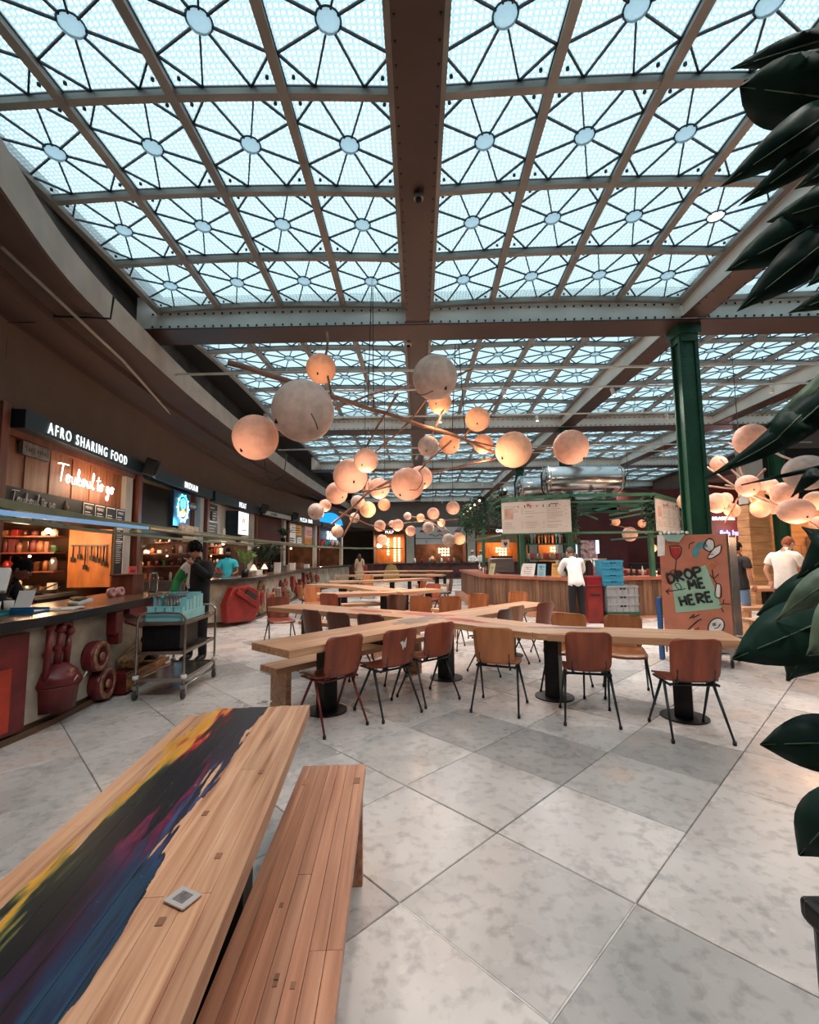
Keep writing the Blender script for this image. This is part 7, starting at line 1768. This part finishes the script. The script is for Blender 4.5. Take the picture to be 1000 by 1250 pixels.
# ================================================================== RIGHT-HAND BACKGROUND
m_clad = mat('orange_cladding', S(186, 130, 82), .55, 0, .16, 2.5, stretch=(1, 1, 4), rnd=.12, bump=.06)
t = thing('timber_pillar', 'pillar clad in horizontal timber boards at the right, beside a green column', 'pillar', (9.85, 13.6, 0))
for k in range(13): MB().box((random.uniform(-.008, .008), 0, .11 + .22 * k), (.60, .5, .212)).build('board', m_clad, t, bevel=.004)
MB().box((0, 0, 4.0), (.5, .4, 2.2)).build('upper_shaft', m_pier, t)
wl_ = thing('timber_wall', 'wall of pale orange timber blocks at the right edge', 'wall', (10.7, 14.2, 0)); wl_['kind'] = 'structure'; del wl_['category']
rd = random.Random(2)
for r_ in range(7):
    x = 0 - rd.uniform(0, .3)
    while x < 3.2:
        w0 = rd.choice((.5, .8, 1.1)); MB().bbox((max(x, 0), rd.uniform(-.02, .02), .42 * r_ + .004), (min(x + w0, 3.3) - .008, .1, .42 * (r_ + 1) - .004)).build('block', m_clad, wl_); x += w0
MB().bbox((0, .1, 0), (3.3, .14, 4.7)).build('backing', m_dark, wl_)
MB().bbox((1.1, -.5, 1.55), (2.4, -.02, 1.95)).build('hood', m_inox, wl_); MB().bbox((.9, -.7, 0), (3.0, -.03, .95)).build('worktop_unit', m_inox, wl_)
lamp('AREA', (12.0, 12.9, 3.2), 50, (1, .6, .3), 1.2)
t = thing('violet_screen', 'glowing violet screen at the right edge behind the leaves', 'screen', (11.5, 13.3, .97)); MB().box((0, 0, .3), (.5, .04, .3)).build('panel', emit('violet_glow', (.5, .45, 1, 1), 2.2), t); MB().box((0, .03, .08), (.06, .06, .16)).build('foot', m_black, t)
t = thing('dark_bar_wall', 'dark maroon bar front with a blue-violet neon word at the right', 'stall', (9.2, 21.0, 0))
MB().bbox((0, .1, 0), (6.5, .2, 4.4)).build('back_wall', m_maroon, t); MB().bbox((0, -1.0, 0), (5.5, -.4, 1.05)).build('counter', m_dark, t)
text('fish bar', 'neon_lettering', .34, emit('violet_neon', (.25, .25, 1, 1), 3), t, (4.5, .05, 2.25), (R(90), 0, 0), .02, bold=True)
text('BRASSERIE', 'white_lettering', .22, m_lit, t, (4.2, .05, 2.95), (R(90), 0, 0), .02, bold=True)
for r_ in range(2):
    MB().bbox((3.4, -.15, 1.3 + .42 * r_), (6.4, .1, 1.33 + .42 * r_)).build('shelf', m_inox, t)
    for k in range(16): MB().lathe([(0, 0), (.05, 0), (.05, .2), (.02, .27), (.02, .34), (0, .34)], (0, 0, 0), 8).build('bottle', (m_inox, m_bottle, m_paper, m_bottleg)[k % 4], t, (3.5 + .18 * k, 0, 1.33 + .42 * r_))
MB().bbox((4.9, -1.3, .5), (5.2, -1.02, 1.0)).build('white_panel', m_paper, t)
lamp('POINT', (14.2, 20.2, 2.6), 60, (.9, .5, .4), .2)
t = thing('grey_partition', 'tall grey cabinet seen through the bar frame', 'cabinet', (5.9, 19.5, 0)); MB().bbox((0, 0, 0), (.5, .4, 2.6)).build('body', m_pier, t, bevel=.01); MB().bbox((.05, -.01, 1.0), (.45, 0, 2.4)).build('door', m_fascia, t)
t = thing('maroon_screen_wall', 'dark maroon partition behind the right side of the bar', 'partition', (6.6, 20.3, 0)); MB().bbox((0, 0, 0), (2.6, .12, 3.4)).build('panel', m_maroon, t); MB().bbox((.9, -.01, 1.3), (1.25, 0, 1.5)).build('notice', m_paper, t); MB().bbox((0, -.03, 0), (.12, .15, 3.4)).build('edge_post', m_pier, t)

# ================================================================== BIG-LEAVED PLANT at the right edge
m_leaf = mat('dark_glossy_leaf', S(28, 56, 46), .5, 0, .25, 4, spec=.2, bump=.05, rnd=.25, col2=S(16, 40, 38)); m_leafl = mat('pale_leaf_underside', S(104, 130, 108), .5, 0, .15, 5, bump=.1)
m_vein = mat('leaf_vein', S(84, 104, 80), .5); m_leafg = mat('mid_green_leaf', S(70, 96, 50), .45, 0, .2, 5)
plant = thing('broad_leaved_plant', 'tall dark plant with large pointed leaves reaching in from the right', 'plant', (1.22, 1.04, 0))
PO = Vector((1.22, 1.04, 0))
def leaf(base, tip, w0, m=None, bend=.06, fold=.25, side=0.0, vein=True, wpos=.45, nx=12):
    """base, tip: (u, v, Y) read off the place; w0 full width in metres"""
    B = at(base[0], base[1], Y=base[2]) - PO; T = at(tip[0], tip[1], Y=tip[2]) - PO; d = T - B; L = d.length; dn = d.normalized()
    view = ((B + T) / 2 + PO - Vector((0, 0, CH))).normalized(); sd = dn.cross(view).normalized(); up = sd.cross(dn).normalized()
    vs = []; vn = []
    for i in range(nx + 1):
        t = i / nx; a, b_ = wpos * 2.2, (1 - wpos) * 2.2
        w_ = (t ** a) * ((1 - t) ** b_) / ((wpos ** a) * ((1 - wpos) ** b_)) * w0 / 2; w_ = max(w_, .0015)
        c = B + d * t + up * bend * sin(pi * t) * -1 + sd * side * sin(pi * t)
        for q in (-1, -.5, 0, .5, 1): vs.append(c + sd * w_ * q + up * abs(q) * w_ * fold + up * .004 * sin(i * 1.7 + q * 3))
        vn.append(c - up * .002)
    fs = [(i * 5 + j, i * 5 + j + 1, (i + 1) * 5 + j + 1, (i + 1) * 5 + j) for i in range(nx) for j in range(4)]
    mb = MB(); mb.add(vs, fs, True); o = mb.build('leaf', m or m_leaf, plant); s_ = o.modifiers.new('t', 'SOLIDIFY'); s_.thickness = .0016; s_.offset = 0
    MB().tube([B + dn * .01, B * .6 + Vector((0, 0, (B.z - .05) * .4)), Vector((.0, 0, max(.68, B.z - .16)))], .006, 6, r2=.009).build('petiole', mat('green_stem', S(70, 84, 56), .6), plant)
    if vein: MB().tube(vn, .0028, 5, r2=.0008).build('midrib', m_vein, o)
    return o
leaf((1030, 40, 1.25), (892, 84, 1.35), .07); leaf((1020, 60, 1.25), (908, 99, 1.35), .04, vein=False); leaf((1035, 70, 1.3), (925, 80, 1.4), .10, m_leafg)
leaf((1060, 125, 1.2), (903, 106, 1.25), .17, wpos=.6, bend=.03); leaf((1040, 120, 1.22), (880, 228, 1.3), .115, wpos=.45); leaf((1045, 150, 1.25), (902, 251, 1.3), .085); leaf((1040, 190, 1.2), (970, 231, 1.25), .07); leaf((1050, 215, 1.2), (975, 245, 1.25), .08)
leaf((1050, 235, 1.2), (936, 271, 1.25), .10); leaf((1040, 250, 1.25), (886, 331, 1.3), .13, wpos=.5); leaf((1040, 270, 1.22), (900, 380, 1.3), .12); leaf((1050, 300, 1.2), (985, 350, 1.2), .12, wpos=.4); leaf((1050, 350, 1.2), (963, 382, 1.25), .06)
leaf((1040, 452, 1.2), (860, 584, 1.35), .085, side=.03, bend=.05, wpos=.35); leaf((1020, 440, 1.25), (935, 520, 1.3), .05, m_leafl, wpos=.5, side=.02); leaf((985, 500, 1.25), (930, 553, 1.28), .09, wpos=.4)
leaf((1050, 560, 1.1), (905, 592, 1.2), .012, vein=False); leaf((1000, 572, 1.1), (966, 607, 1.12), .03, vein=False)
leaf((1060, 690, 1.1), (979, 643, 1.15), .08, wpos=.4); leaf((1070, 640, 1.1), (972, 706, 1.15), .12, wpos=.4)
leaf((1070, 690, 1.15), (924, 751, 1.25), .105, wpos=.5); leaf((1060, 690, 1.0), (948, 758, 1.1), .07, m_leafl, wpos=.35, side=-.01)
leaf((1060, 735, 1.05), (894, 805, 1.15), .135, wpos=.5, bend=.03); leaf((1020, 740, 1.1), (961, 831, 1.15), .12, wpos=.4); leaf((1080, 740, .95), (985, 800, 1.0), .13, m_leafl, wpos=.4)
leaf((1080, 905, 1.1), (928, 909, 1.2), .125, wpos=.5); leaf((1060, 950, 1.0), (976, 1044, 1.05), .10, wpos=.5)
for pts in (((0, 0, .66), (.01, 0, 1.3), (.0, .005, 2.0), (-.01, 0, 2.7), (.0, 0, 3.2)),): MB().tube(pts, .02, 8, r2=.008).build('stem', mat('green_stem', S(70, 84, 56), .6), plant)
PLO = Vector((1.245, .96, 0)); pl = thing('planter_box', 'black plastic planter box at the bottom right corner', 'planter', PLO)
MB().box((0, 0, .34), (.74, .36, .67)).build('box', m_black, pl, bevel=.02)
b = MB()
for sx in (-1, 1): b.box((sx * .362, 0, .685), (.03, .38, .05))
for sy in (-1, 1): b.box((0, sy * .185, .685), (.75, .03, .05))
b.build('rim', m_ped, pl, bevel=.012, kind=None); MB().box((0, 0, .665), (.70, .35, .02)).build('soil', m_brown, pl); MB().box((-.385, -.08, .31), (.012, .2, .58)).build('front_plate', m_ped, pl, bevel=.01)
